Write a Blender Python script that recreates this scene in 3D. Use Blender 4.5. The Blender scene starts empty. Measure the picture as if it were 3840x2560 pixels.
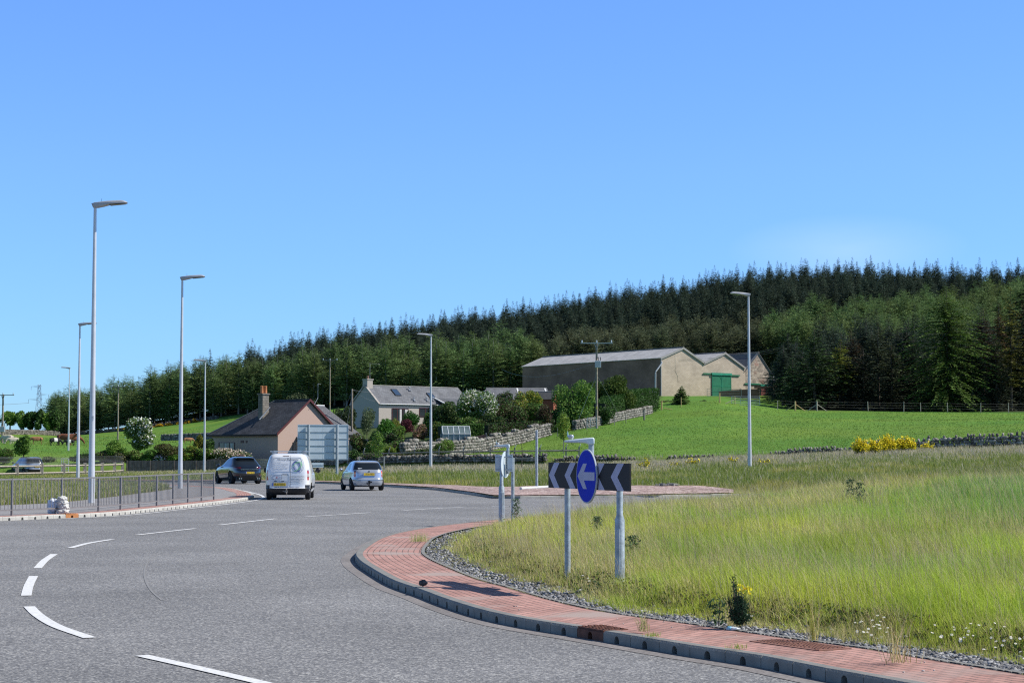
import bpy, math
import numpy as np
from mathutils import Vector, Matrix
R = math.radians
rng = np.random.default_rng(11)
scene = bpy.context.scene
COL = scene.collection
# ------------------------------------------------------------------ camera, light, exposure
FPX, EYE, SC = 7000.0, 1.8, 3840/2352.0     # focal length in photo pixels, eye height, overview scale
PITCH = math.atan(420/7000)
cam = bpy.data.cameras.new('camera'); camo = bpy.data.objects.new('camera', cam); COL.objects.link(camo)
cam.sensor_width = 36; cam.lens = 36*FPX/3840; cam.clip_start = .5; cam.clip_end = 20000
camo.location = (0, 0, EYE); camo.rotation_euler = (math.pi/2+PITCH, 0, 0)
scene.camera = camo
SUN_EL, SUN_AZ = R(44), R(92)               # azimuth clockwise from +Y (the view direction)
w = bpy.data.worlds.new("World"); scene.world = w; w.use_nodes = True
nt = w.node_tree; bg = nt.nodes['Background']
sky = nt.nodes.new('ShaderNodeTexSky'); sky.sky_type = 'NISHITA'; sky.sun_disc = False
sky.sun_elevation = SUN_EL; sky.sun_rotation = SUN_AZ
sky.altitude = 60; sky.air_density = 1.15; sky.dust_density = 0.05; sky.ozone_density = 4.5
mx = nt.nodes.new('ShaderNodeMix'); mx.data_type = 'RGBA'; mx.blend_type = 'MULTIPLY'; mx.inputs[0].default_value = 1
stc = nt.nodes.new('ShaderNodeTexCoord'); ssp = nt.nodes.new('ShaderNodeSeparateXYZ'); nt.links.new(stc.outputs['Generated'], ssp.inputs[0])
srp = nt.nodes.new('ShaderNodeValToRGB'); nt.links.new(ssp.outputs[2], srp.inputs[0]); se = srp.color_ramp.elements
for k, (p_, c_) in enumerate([(0, (.44, .77, 1.38)), (.045, (.47, .79, 1.38)), (.07, (.51, .81, 1.36)), (.15, (.63, .88, 1.34)), (.25, (.68, .93, 1.42)), (.40, (.54, .56, .62)), (1, (.56, .53, .50))]):
    e_ = se[k] if k < 2 else se.new(p_)
    e_.position = p_; e_.color = (c_[0]*.833, c_[1]*.833, c_[2]*.833, 1)
nt.links.new(srp.outputs[0], mx.inputs[7])
nt.links.new(sky.outputs[0], mx.inputs[6])
# one faint wisp of high cloud low over the hill on the right
cn = nt.nodes.new('ShaderNodeTexNoise'); cn.inputs['Scale'].default_value = 9; cn.inputs['Detail'].default_value = 5; cmap = nt.nodes.new('ShaderNodeMapping'); cmap.inputs['Scale'].default_value = (1, 1, 4)
nt.links.new(stc.outputs['Generated'], cmap.inputs[0]); nt.links.new(cmap.outputs[0], cn.inputs['Vector'])
cdv = nt.nodes.new('ShaderNodeVectorMath'); cdv.operation = 'SUBTRACT'; cdv.inputs[1].default_value = (.176, .978, .107); nt.links.new(stc.outputs['Generated'], cdv.inputs[0])
csc = nt.nodes.new('ShaderNodeVectorMath'); csc.operation = 'MULTIPLY'; csc.inputs[1].default_value = (16, 1, 52); nt.links.new(cdv.outputs[0], csc.inputs[0])
cln = nt.nodes.new('ShaderNodeVectorMath'); cln.operation = 'LENGTH'; nt.links.new(csc.outputs[0], cln.inputs[0])
cmr = nt.nodes.new('ShaderNodeMapRange'); cmr.inputs[1].default_value = 0; cmr.inputs[2].default_value = 1; cmr.inputs[3].default_value = .42; cmr.inputs[4].default_value = 0; nt.links.new(cln.outputs['Value'], cmr.inputs[0])
cmm = nt.nodes.new('ShaderNodeMath'); cmm.operation = 'MULTIPLY'; nt.links.new(cmr.outputs[0], cmm.inputs[0]); nt.links.new(cn.outputs['Fac'], cmm.inputs[1])
cmx = nt.nodes.new('ShaderNodeMix'); cmx.data_type = 'RGBA'; cmx.inputs[7].default_value = (5.2, 6.2, 7.0, 1); nt.links.new(cmm.outputs[0], cmx.inputs[0]); nt.links.new(mx.outputs[2], cmx.inputs[6])
nt.links.new(cmx.outputs[2], bg.inputs[0])
bg.inputs[1].default_value = 0.15
sl = bpy.data.lights.new('sun', 'SUN'); sl.energy = 5.0; sl.angle = R(.53); sl.color = (1, .955, .89)
so = bpy.data.objects.new('sun', sl); COL.objects.link(so)
sd = Vector((math.sin(SUN_AZ)*math.cos(SUN_EL), math.cos(SUN_AZ)*math.cos(SUN_EL), math.sin(SUN_EL)))
so.rotation_euler = sd.to_track_quat('Z', 'Y').to_euler(); so.location = (60, 0, 60)
scene.view_settings.view_transform = 'Standard'; scene.view_settings.look = 'None'
scene.view_settings.exposure = 0.16; scene.view_settings.gamma = 1
scene.cycles.max_bounces = 5; scene.cycles.diffuse_bounces = 2; scene.cycles.transmission_bounces = 3
scene.cycles.use_denoising = False; scene.cycles.use_adaptive_sampling = False; scene.cycles.filter_width = 1.2; scene.cycles.sample_clamp_indirect = 3

# ------------------------------------------------------------------ picture measuring: overview pixel -> point
def ray(vx, vy):
    cx = (vx*SC-1920)/FPX; cy = (1280-vy*SC)/FPX
    return Vector((cx, math.cos(PITCH)-cy*math.sin(PITCH), math.sin(PITCH)+cy*math.cos(PITCH)))
def atY(vx, vy, Y):
    d = ray(vx, vy); t = Y/d.y
    return Vector((t*d.x, Y, EYE+t*d.z))
def atZ(vx, vy, z=0.0):
    d = ray(vx, vy); t = (z-EYE)/d.z
    return Vector((t*d.x, t*d.y, z))
def XV(v, Y): return (v*SC-1920)/FPX*Y*.9982
def VX(x, y): return (np.asarray(x)/np.maximum(np.asarray(y), 1)*FPX*1.0018+1920)/SC

# ------------------------------------------------------------------ materials
def nodes(m):
    m.use_nodes = True
    return m.node_tree, m.node_tree.nodes['Principled BSDF']
def rgb(c): return (c[0], c[1], c[2], 1)
MATS = {}
def mat(name, c, rough=.6, metal=0, var=.15, scale=4, bump=0, bscale=30, coat=0, c2=None, spec=.5, emit=None, detail=4):
    if name in MATS: return MATS[name]
    m = bpy.data.materials.new(name); nt, b = nodes(m); L = nt.links
    b.inputs['Roughness'].default_value = rough; b.inputs['Metallic'].default_value = metal
    b.inputs['Specular IOR Level'].default_value = spec
    if coat: b.inputs['Coat Weight'].default_value = coat; b.inputs['Coat Roughness'].default_value = .04
    tc = nt.nodes.new('ShaderNodeTexCoord')
    if var or c2:
        n = nt.nodes.new('ShaderNodeTexNoise'); n.inputs['Scale'].default_value = scale; n.inputs['Detail'].default_value = detail
        L.new(tc.outputs['Object'], n.inputs['Vector'])
        r = nt.nodes.new('ShaderNodeValToRGB'); L.new(n.outputs['Fac'], r.inputs[0])
        r.color_ramp.elements[0].position = .33; r.color_ramp.elements[1].position = .67
        if c2 is None:
            r.color_ramp.elements[0].color = rgb([x*(1-var) for x in c]); r.color_ramp.elements[1].color = rgb([min(1, x*(1+var)) for x in c])
        else:
            r.color_ramp.elements[0].color = rgb(c); r.color_ramp.elements[1].color = rgb(c2)
        L.new(r.outputs[0], b.inputs['Base Color'])
    else: b.inputs['Base Color'].default_value = rgb(c)
    if bump:
        n2 = nt.nodes.new('ShaderNodeTexNoise'); n2.inputs['Scale'].default_value = bscale; n2.inputs['Detail'].default_value = 3
        L.new(tc.outputs['Object'], n2.inputs['Vector'])
        bp = nt.nodes.new('ShaderNodeBump'); bp.inputs['Strength'].default_value = bump; bp.inputs['Distance'].default_value = .02
        L.new(n2.outputs['Fac'], bp.inputs['Height']); L.new(bp.outputs[0], b.inputs['Normal'])
    MATS[name] = m; return m
def leafmat(name, transl=.3, rough=.6, treevar=0):
    if name in MATS: return MATS[name]
    m = bpy.data.materials.new(name); nt, b = nodes(m); L = nt.links
    a = nt.nodes.new('ShaderNodeAttribute'); a.attribute_name = 'Col'
    b.inputs['Roughness'].default_value = rough; b.inputs['Specular IOR Level'].default_value = .25
    L.new(a.outputs['Color'], b.inputs['Base Color'])
    t = nt.nodes.new('ShaderNodeBsdfTranslucent'); L.new(a.outputs['Color'], t.inputs['Color'])
    x = nt.nodes.new('ShaderNodeMixShader'); x.inputs[0].default_value = transl
    L.new(b.outputs[0], x.inputs[1]); L.new(t.outputs[0], x.inputs[2])
    if treevar:            # every tree its own tone of green
        oi = nt.nodes.new('ShaderNodeObjectInfo'); hs = nt.nodes.new('ShaderNodeHueSaturation')
        mv = nt.nodes.new('ShaderNodeMapRange'); mv.inputs[3].default_value = 1-treevar; mv.inputs[4].default_value = 1+treevar; L.new(oi.outputs['Random'], mv.inputs[0]); L.new(mv.outputs[0], hs.inputs['Value'])
        wn = nt.nodes.new('ShaderNodeTexWhiteNoise'); wn.noise_dimensions = '1D'; L.new(oi.outputs['Random'], wn.inputs['W']); mh = nt.nodes.new('ShaderNodeMapRange'); mh.inputs[3].default_value = .47; mh.inputs[4].default_value = .515; L.new(wn.outputs['Value'], mh.inputs[0]); L.new(mh.outputs[0], hs.inputs['Hue'])
        L.new(a.outputs['Color'], hs.inputs['Color']); L.new(hs.outputs[0], b.inputs['Base Color']); L.new(hs.outputs[0], t.inputs['Color'])
    L.new(x.outputs[0], nt.nodes['Material Output'].inputs['Surface'])
    MATS[name] = m; return m
def brickmat(name, c1, c2, mortar, bw, bh, ms=.01, rough=.85, bump=.4, var=.25, nscale=1.2, stain=None):
    if name in MATS: return MATS[name]
    m = bpy.data.materials.new(name); nt, b = nodes(m); L = nt.links
    b.inputs['Roughness'].default_value = rough; b.inputs['Specular IOR Level'].default_value = .3
    uv = nt.nodes.new('ShaderNodeUVMap')
    br = nt.nodes.new('ShaderNodeTexBrick'); br.inputs['Scale'].default_value = 1
    br.inputs['Brick Width'].default_value = bw; br.inputs['Row Height'].default_value = bh
    br.inputs['Mortar Size'].default_value = ms; br.inputs['Mortar Smooth'].default_value = .1
    br.inputs['Color1'].default_value = rgb(c1); br.inputs['Color2'].default_value = rgb(c2); br.inputs['Mortar'].default_value = rgb(mortar)
    L.new(uv.outputs[0], br.inputs['Vector'])
    n = nt.nodes.new('ShaderNodeTexNoise'); n.inputs['Scale'].default_value = nscale; n.inputs['Detail'].default_value = 6
    L.new(uv.outputs[0], n.inputs['Vector'])
    mr = nt.nodes.new('ShaderNodeMapRange'); mr.inputs[1].default_value = .3; mr.inputs[2].default_value = .7
    mr.inputs[3].default_value = 1-var; mr.inputs[4].default_value = 1+var; L.new(n.outputs['Fac'], mr.inputs[0])
    mu = nt.nodes.new('ShaderNodeMix'); mu.data_type = 'RGBA'; mu.blend_type = 'MULTIPLY'; mu.inputs[0].default_value = 1
    L.new(br.outputs['Color'], mu.inputs[6]); L.new(mr.outputs[0], mu.inputs[7])
    out = mu.outputs[2]
    if stain:
        n3 = nt.nodes.new('ShaderNodeTexNoise'); n3.inputs['Scale'].default_value = stain[1]; n3.inputs['Detail'].default_value = 4
        L.new(uv.outputs[0], n3.inputs['Vector'])
        r3 = nt.nodes.new('ShaderNodeMapRange'); r3.inputs[1].default_value = stain[2]; r3.inputs[2].default_value = stain[2]+.12
        L.new(n3.outputs['Fac'], r3.inputs[0])
        m3 = nt.nodes.new('ShaderNodeMix'); m3.data_type = 'RGBA'; L.new(r3.outputs[0], m3.inputs[0])
        L.new(out, m3.inputs[6]); m3.inputs[7].default_value = rgb(stain[0]); out = m3.outputs[2]
    L.new(out, b.inputs['Base Color'])
    bp = nt.nodes.new('ShaderNodeBump'); bp.inputs['Strength'].default_value = bump; bp.inputs['Distance'].default_value = .01
    inv = nt.nodes.new('ShaderNodeMath'); inv.operation = 'SUBTRACT'; inv.inputs[0].default_value = 1
    L.new(br.outputs['Fac'], inv.inputs[1]); L.new(inv.outputs[0], bp.inputs['Height']); L.new(bp.outputs[0], b.inputs['Normal'])
    MATS[name] = m; return m
def speckle(name, cols, scale, big=.4, bigscale=.35, rough=.9, bump=.5, uvw=False, attr=False, dist=.006):
    """stony surface: voronoi cells pick colours from a ramp, large soft noise varies it"""
    if name in MATS: return MATS[name]
    m = bpy.data.materials.new(name); nt, b = nodes(m); L = nt.links
    b.inputs['Roughness'].default_value = rough; b.inputs['Specular IOR Level'].default_value = .3
    tc = nt.nodes.new('ShaderNodeTexCoord')
    v = nt.nodes.new('ShaderNodeTexVoronoi'); v.inputs['Scale'].default_value = scale
    L.new(tc.outputs['Object'], v.inputs['Vector'])
    sp = nt.nodes.new('ShaderNodeSeparateColor'); L.new(v.outputs['Color'], sp.inputs[0])
    r = nt.nodes.new('ShaderNodeValToRGB'); L.new(sp.outputs[0], r.inputs[0])
    el = r.color_ramp.elements
    while len(el) < len(cols): el.new(.5)
    for i, (p, c) in enumerate(cols): el[i].position = p; el[i].color = rgb(c)
    n = nt.nodes.new('ShaderNodeTexNoise'); n.inputs['Scale'].default_value = bigscale; n.inputs['Detail'].default_value = 5
    L.new(tc.outputs['Object'], n.inputs['Vector'])
    mr = nt.nodes.new('ShaderNodeMapRange'); mr.inputs[1].default_value = .3; mr.inputs[2].default_value = .7
    mr.inputs[3].default_value = 1-big; mr.inputs[4].default_value = 1+big; L.new(n.outputs['Fac'], mr.inputs[0])
    mu = nt.nodes.new('ShaderNodeMix'); mu.data_type = 'RGBA'; mu.blend_type = 'MULTIPLY'; mu.inputs[0].default_value = 1
    L.new(r.outputs[0], mu.inputs[6]); L.new(mr.outputs[0], mu.inputs[7]); L.new(mu.outputs[2], b.inputs['Base Color'])
    bp = nt.nodes.new('ShaderNodeBump'); bp.inputs['Strength'].default_value = bump; bp.inputs['Distance'].default_value = dist
    L.new(sp.outputs[1], bp.inputs['Height']); L.new(bp.outputs[0], b.inputs['Normal'])
    MATS[name] = m; return m

# ------------------------------------------------------------------ object helpers
def tag(o, label=None, cat=None, group=None, kind=None):
    if label: o['label'] = label
    if cat: o['category'] = cat
    if group: o['group'] = group
    if kind: o['kind'] = kind
    return o
def thing(name, label, cat, loc=(0, 0, 0), rotz=0, group=None):
    o = bpy.data.objects.new(name, None); COL.objects.link(o); o.empty_display_size = .3
    o.location = loc; o.rotation_euler = (0, 0, rotz)
    return tag(o, label, cat, group)
def link(name, me, m, parent=None):
    o = bpy.data.objects.new(name, me); COL.objects.link(o)
    if m is not None: me.materials.append(m)
    if parent is not None: o.parent = parent
    return o
def copy_tree(o, parent=None):
    c = o.copy(); COL.objects.link(c)
    if parent is not None: c.parent = parent; c.matrix_parent_inverse = o.matrix_parent_inverse
    for ch in list(o.children): copy_tree(ch, c)
    return c
class MB:
    def __init__(s): s.v = []; s.f = []
    def poly(s, pts):
        i = len(s.v); s.v += [tuple(p) for p in pts]; s.f.append(tuple(range(i, i+len(pts)))); return s
    def box(s, c, d, rz=0, top=None):
        """centre, full size; top=(sx,sy) scales the top face"""
        i = len(s.v); cr, sr = math.cos(rz), math.sin(rz); tx, ty = top or (1, 1)
        for z in (-.5, .5):
            kx, ky = (tx, ty) if z > 0 else (1, 1)
            for x, y in ((-.5, -.5), (.5, -.5), (.5, .5), (-.5, .5)):
                X, Y = x*d[0]*kx, y*d[1]*ky
                s.v.append((c[0]+X*cr-Y*sr, c[1]+X*sr+Y*cr, c[2]+z*d[2]))
        for q in ((3, 2, 1, 0), (4, 5, 6, 7), (0, 1, 5, 4), (1, 2, 6, 5), (2, 3, 7, 6), (3, 0, 4, 7)): s.f.append(tuple(i+k for k in q))
        return s
    def tube(s, pts, r, n=8, cap=True):
        pts = [Vector(p) for p in pts]; rs = r if isinstance(r, (list, tuple)) else [r]*len(pts)
        base = len(s.v); up = Vector((0, 0, 1))
        for k, p in enumerate(pts):
            d = (pts[min(k+1, len(pts)-1)]-pts[max(k-1, 0)]).normalized()
            a = d.cross(up)
            if a.length < .05: a = d.cross(Vector((0, 1, 0)))
            a.normalize(); b = a.cross(d)
            for j in range(n):
                t = 2*math.pi*j/n; q = p+(a*math.cos(t)+b*math.sin(t))*rs[k]; s.v.append(tuple(q))
        for k in range(len(pts)-1):
            for j in range(n):
                a0 = base+k*n+j; a1 = base+k*n+(j+1) % n
                s.f.append((a0, a1, a1+n, a0+n))
        if cap:
            s.f.append(tuple(base+j for j in range(n-1, -1, -1))); e = base+(len(pts)-1)*n; s.f.append(tuple(e+j for j in range(n)))
        return s
    def slab(s, pts, th):
        """polygon thickened by th opposite to its normal"""
        P = [Vector(p) for p in pts]; n = (P[1]-P[0]).cross(P[-1]-P[0]).normalized()*th
        i = len(s.v); k = len(P); s.v += [tuple(p) for p in P]+[tuple(p-n) for p in P]
        s.f.append(tuple(range(i, i+k))); s.f.append(tuple(range(i+2*k-1, i+k-1, -1)))
        for j in range(k):
            a, b = i+j, i+(j+1) % k; s.f.append((b, a, a+k, b+k))
        return s
    def prism(s, prof, axis_a, axis_b, origin, ext):
        """2-D profile [(a,b)] extruded by vector ext"""
        A, B, O, E = Vector(axis_a), Vector(axis_b), Vector(origin), Vector(ext)
        P = [O+A*a+B*b for a, b in prof]; i = len(s.v); k = len(P)
        s.v += [tuple(p) for p in P]+[tuple(p+E) for p in P]
        s.f.append(tuple(range(i+k-1, i-1, -1))); s.f.append(tuple(range(i+k, i+2*k)))
        for j in range(k):
            a, b = i+j, i+(j+1) % k; s.f.append((a, b, b+k, a+k))
        return s
    def lathe(s, prof, c=(0, 0, 0), n=16, axis='z'):
        i = len(s.v)
        for r, z in prof:
            for j in range(n):
                t = 2*math.pi*j/n; a, b = r*math.cos(t), r*math.sin(t)
                p = {'z': (a, b, z), 'x': (z, a, b), 'y': (a, z, b)}[axis]
                s.v.append((p[0]+c[0], p[1]+c[1], p[2]+c[2]))
        for k in range(len(prof)-1):
            for j in range(n):
                a0 = i+k*n+j; a1 = i+k*n+(j+1) % n; s.f.append((a0, a1, a1+n, a0+n))
        s.f.append(tuple(i+j for j in range(n-1, -1, -1))); e = i+(len(prof)-1)*n; s.f.append(tuple(e+j for j in range(n)))
        return s
    def build(s, name, m, parent=None, smooth=False, bevel=0, angle=40):
        me = bpy.data.meshes.new(name); me.from_pydata(s.v, [], s.f); me.update()
        uv = me.uv_layers.new(name='UVMap').data
        V = me.vertices
        for p in me.polygons:
            n = p.normal; t = Vector((0, 0, 1)).cross(n)
            t = Vector((1, 0, 0)) if t.length < .02 else t.normalized()
            b = n.cross(t)
            for li in p.loop_indices:
                co = V[me.loops[li].vertex_index].co; uv[li].uv = (co.dot(t), co.dot(b))
        o = link(name, me, m, parent)
        if bevel:
            md = o.modifiers.new('bevel', 'BEVEL'); md.width = bevel; md.segments = 2; md.limit_method = 'ANGLE'; md.angle_limit = R(35)
        if smooth:
            me.shade_smooth() if hasattr(me, 'shade_smooth') else [setattr(p, 'use_smooth', True) for p in me.polygons]
            try: me.set_sharp_from_angle(angle=R(angle))
            except Exception: pass
        return o
def np_mesh(name, verts, loops, starts, col=None, smooth=False):
    me = bpy.data.meshes.new(name)
    me.vertices.add(len(verts)); me.vertices.foreach_set('co', np.ascontiguousarray(verts, dtype=np.float32).ravel())
    me.loops.add(len(loops)); me.loops.foreach_set('vertex_index', np.ascontiguousarray(loops, dtype=np.int32).ravel())
    me.polygons.add(len(starts)); me.polygons.foreach_set('loop_start', np.ascontiguousarray(starts, dtype=np.int32))
    if smooth: me.polygons.foreach_set('use_smooth', np.ones(len(starts), dtype=bool))
    me.update(calc_edges=True)
    if col is not None:
        a = me.color_attributes.new('Col', 'FLOAT_COLOR', 'POINT')
        c4 = np.ones((len(verts), 4), dtype=np.float32); c4[:, :3] = col; a.data.foreach_set('color', c4.ravel())
    return me
def quad_mesh(name, verts, col):          # verts (4N,3), colour (4N,3)
    n = len(verts)//4
    return np_mesh(name, verts, np.arange(4*n), np.arange(0, 4*n, 4), col)
def hash2(ix, iy, seed):
    h = (ix.astype(np.int64)*374761393+iy.astype(np.int64)*668265263+seed*1442695041) & 0xffffffff
    h = ((h ^ (h >> 13))*1274126177) & 0xffffffff
    return ((h ^ (h >> 16)) & 0xffff)/65535.0
def vn(x, y, seed=0):                     # value noise 0..1
    x = np.asarray(x, float); y = np.asarray(y, float)
    ix, iy = np.floor(x), np.floor(y); fx, fy = x-ix, y-iy
    fx = fx*fx*(3-2*fx); fy = fy*fy*(3-2*fy)
    a, b, c, d = hash2(ix, iy, seed), hash2(ix+1, iy, seed), hash2(ix, iy+1, seed), hash2(ix+1, iy+1, seed)
    return (a*(1-fx)+b*fx)*(1-fy)+(c*(1-fx)+d*fx)*fy
def fbm(x, y, seed=0, o=4):
    s = 0; a = .5; t = 0
    for k in range(o): s = s+a*vn(np.asarray(x)*2**k, np.asarray(y)*2**k, seed+k*17); t += a; a *= .5
    return s/t
def sm(a, b, x):
    t = np.clip((x-a)/(b-a), 0, 1); return t*t*(3-2*t)
def spline(P, step):
    P = [np.array(p, float) for p in P]; out = []
    Q = [2*P[0]-P[1]]+P+[2*P[-1]-P[-2]]
    for i in range(1, len(Q)-2):
        for t in np.linspace(0, 1, 24, endpoint=False):
            a, b, c, d = Q[i-1], Q[i], Q[i+1], Q[i+2]
            out.append(.5*((2*b)+(-a+c)*t+(2*a-5*b+4*c-d)*t*t+(-a+3*b-3*c+d)*t**3))
    out.append(P[-1]); out = np.array(out)
    L = np.r_[0, np.cumsum(np.linalg.norm(np.diff(out, axis=0), axis=1))]
    n = max(2, int(L[-1]/step)+1); s = np.linspace(0, L[-1], n)
    return np.stack([np.interp(s, L, out[:, k]) for k in range(out.shape[1])], 1)
def offset(P, d):                         # to the right of the direction of travel
    T = np.gradient(P[:, :2], axis=0); T /= np.linalg.norm(T, axis=1)[:, None]
    Q = P.copy(); Q[:, 0] += T[:, 1]*d; Q[:, 1] -= T[:, 0]*d; return Q
def strip(name, P, d0, d1, z, m, nx=1, zf=None, thick=0):
    """band along a path between two offsets, UV = (length, offset)"""
    L = np.r_[0, np.cumsum(np.linalg.norm(np.diff(P[:, :2], axis=0), axis=1))]
    offs = np.linspace(d0, d1, nx+1); V = []; UV = []
    for d in offs:
        Q = offset(P, d)
        for q, l in zip(Q, L):
            V.append((q[0], q[1], z if zf is None else float(zf(q[0], q[1], d)))); UV.append((l, d))
    n = len(P); F = []
    for k in range(nx):
        for i in range(n-1):
            a = k*n+i; f = (a, a+1, a+n+1, a+n)
            F.append(f if d1 < d0 else f[::-1])
    me = bpy.data.meshes.new(name); me.from_pydata(V, [], F); me.update()
    uv = me.uv_layers.new(name='UVMap').data
    for lp in me.loops: uv[lp.index].uv = UV[lp.vertex_index]
    return link(name, me, m)
# ------------------------------------------------------------------ terrain: rows of (Y, z) over picture columns
VC = np.array([-1400, 0, 150, 300, 450, 600, 700, 800, 1000, 1133, 1200, 1350, 1500, 1650, 1800, 2000, 2352, 3300.])
YK = np.interp(VC, [-1400, 0, 300, 450, 640, 718, 890, 966, 1072, 1128, 1165, 1529, 1620, 2352, 3300],
               [122, 119, 118, 117.5, 117, 113, 103.5, 97, 84, 75.4, 74.8, 77, 79, 83, 88])
def row(v): return np.interp(VC, [p[0] for p in v], [p[1] for p in v])
ZK = row([(0, .1), (3300, .1)])
Z1 = row([(0, .12), (1133, .2), (1600, .35), (2000, .6), (2352, .8), (3300, 1)])
Z2 = row([(0, .0), (150, .05), (300, .1), (450, .1), (640, .15), (800, .3), (1000, .45), (1200, .5), (1350, .55), (1500, .7), (1650, .95), (1800, 1.1), (2000, 1.3), (2352, 1.6), (3300, 2)])
YW = row([(0, 182), (700, 182), (800, 160), (1000, 150), (1200, 145), (1500, 142), (1800, 140), (2000, 138), (2352, 135), (3300, 133)])
Z3 = row([(0, -.3), (150, -.2), (300, .05), (450, .15), (700, .25), (800, .5), (1000, .77), (1200, .8), (1500, 1.2), (1800, 1.65), (2000, 2.0), (2352, 2.3), (3300, 2.6)])
Z4 = row([(0, .1), (300, .5), (450, .9), (700, 1.0), (800, 1.3), (1000, 1.5), (1200, 1.55), (1500, 1.62), (1800, 2.0), (2000, 2.3), (2352, 2.7), (3300, 3.2)])
Y5 = row([(0, 187), (700, 187), (800, 174), (3300, 172)]); Z5 = row([(0, .5), (300, .9), (450, 1.0), (700, 1.1), (800, 1.5), (1000, 1.65), (1100, 1.8), (1200, 2.1), (1350, 3.1), (1500, 3.6), (1800, 3.6), (2000, 3.6), (2352, 4.0), (3300, 4.3)])
TR = [(YK, ZK), (YK+5, Z1), ((YK+YW)/2+3, Z2), (YW, Z3), (YW+1.2, Z4), (Y5, Z5)]
TAB = [-1400, 0, 150, 300, 450, 600, 800, 1000, 1200, 1350, 1500, 1650, 1800, 2000, 2352, 3300]
for Y, z in [(205, [2.5, 1.8, 1.6, 1.5, 1.3, 1.2, 3.0, 3.7, 3.9, 4.8, 5.1, 5.4, 5.3, 5.3, 5.5, 5.6]),
             (232, [3.1, 2.6, 2.3, 2.2, 2.2, 2.3, 4.9, 5.4, 5.6, 6.1, 6.7, 7.3, 6.6, 6.5, 6.5, 6.5]),
             (250, [3.5, 3.2, 2.8, 2.7, 2.8, 3.0, 6, 6.5, 7, 7.6, 8.6, 8.8, 7.5, 7.4, 7.3, 7.3]),
             (300, [4, 3.8, 3.5, 3.6, 4.2, 5, 8, 8.5, 9.3, 10, 11, 11, 10, 9.5, 9.5, 9.5]),
             (345, [5, 4.6, 4.2, 4.5, 5.4, 6.5, 9.5, 10, 11, 11.8, 12.4, 12.4, 12, 11.5, 11.5, 11.5]),
             (400, [6, 5.5, 5, 6, 7.2, 9.4, 11.5, 12.5, 14.5, 16, 17, 17.5, 18, 18.5, 19, 19]),
             (450, [7, 7, 5.8, 7, 9.3, 12, 15, 17, 19, 21, 23, 24.5, 26, 27, 27, 27]),
             (500, [8, 7.5, 6.5, 9, 12.5, 15.5, 20, 22, 24.5, 27.5, 30, 32, 34, 35, 35, 34]),
             (560, [8, 7, 6, 10, 14, 18, 24.5, 28, 31, 34, 37, 40, 42, 43, 43, 42]),
             (620, [7, 6, 5, 8, 12, 17, 24, 31, 36.5, 40.5, 43.5, 46.5, 49, 50, 48, 46]),
             (700, [5, 4, 3, 5, 7, 10, 15, 20, 26, 30, 34, 38, 40, 42, 42, 42]),
             (1500, [4, 8, 8, 6, 5, 5, 5, 5, 5, 5, 5, 5, 5, 5, 5, 5]),
             (9000, [-5]*16)]:
    TR.append((np.full(len(VC), float(Y)), np.interp(VC, TAB, z)))
NR = len(TR)
def tz(x, y):
    x = np.atleast_1d(np.asarray(x, float)); y = np.atleast_1d(np.asarray(y, float))
    v = VX(x, y); ys = [np.interp(v, VC, t[0]) for t in TR]; zs = [np.interp(v, VC, t[1]) for t in TR]
    out = np.zeros_like(y)
    for r in range(NR-1):
        k = (y >= ys[r]) & (y < ys[r+1]); t = (y-ys[r])/(ys[r+1]-ys[r])
        out = np.where(k, zs[r]*(1-t)+zs[r+1]*t, out)
    amp = np.where(y > 200, .35, .06)*sm(0, 8, y-ys[0])
    return out+(fbm(x/18, y/18, 5)-.5)*amp
def gz(x, y): return float(tz(x, y)[0])

# colours of the ground itself
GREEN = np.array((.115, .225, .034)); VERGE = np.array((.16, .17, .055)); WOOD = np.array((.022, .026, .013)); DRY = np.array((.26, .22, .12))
def forest_edge(v):   # distance at which the wood begins
    return np.interp(v, [-1400, 90, 110, 330, 550, 620, 800, 1200, 1700, 1790, 1850, 3300], [900, 900, 486, 470, 452, 430, 398, 396, 398, 330, 254, 254])
def vwall(Y): return np.interp(Y, [150, 159, 171.5, 191.5, 203.5, 232, 300], [850, 924, 1075, 1236, 1365, 1494, 1520])
vs = np.arange(-1400, 3301, 14.); seg = [5, 6, 8, 3, 7, 6, 5, 10, 10, 8, 10, 10, 10, 10, 8, 8, 8, 6]
V = []; C = []; nc = len(vs)
for r in range(NR-1):
    ya, yb = np.interp(vs, VC, TR[r][0]), np.interp(vs, VC, TR[r+1][0])
    for k in range(seg[r]+(r == NR-2)):
        t = k/seg[r]; Y = ya*(1-t)+yb*t; X = (vs*SC-1920)/FPX*.9982*Y
        Z = tz(X, Y-(1e-4 if r == NR-2 and k == seg[r] else 0))
        n1, n2, n3 = fbm(X/14, Y/14, 3), fbm(X/4, Y/4, 9), fbm(X/40, Y/40, 21)
        c = GREEN*(0.8+.4*n2[:, None])*(np.array((1.0, 1, 1))+(n1[:, None]-.5)*np.array((.9, .25, .3)))
        yw = np.interp(vs, VC, YW); vg = 1-sm(-1, 2, Y-yw)
        cv = VERGE*(0.6+.8*n2[:, None]); c = c*(1-vg[:, None])+cv*vg[:, None]
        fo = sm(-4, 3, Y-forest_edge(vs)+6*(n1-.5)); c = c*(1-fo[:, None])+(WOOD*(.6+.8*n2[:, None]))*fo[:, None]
        wv = vwall(Y); gd = (sm(480, 560, vs)*(1-sm(wv-6, wv+10, vs))*sm(0, 6, Y-yw)*(1-sm(300, 330, Y)))[:, None]*.8
        c = c*(1-gd)+np.array((.05, .065, .025))*(.6+.8*n2[:, None])*gd
        V.append(np.stack([X, Y, Z], 1)); C.append(c)
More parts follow.
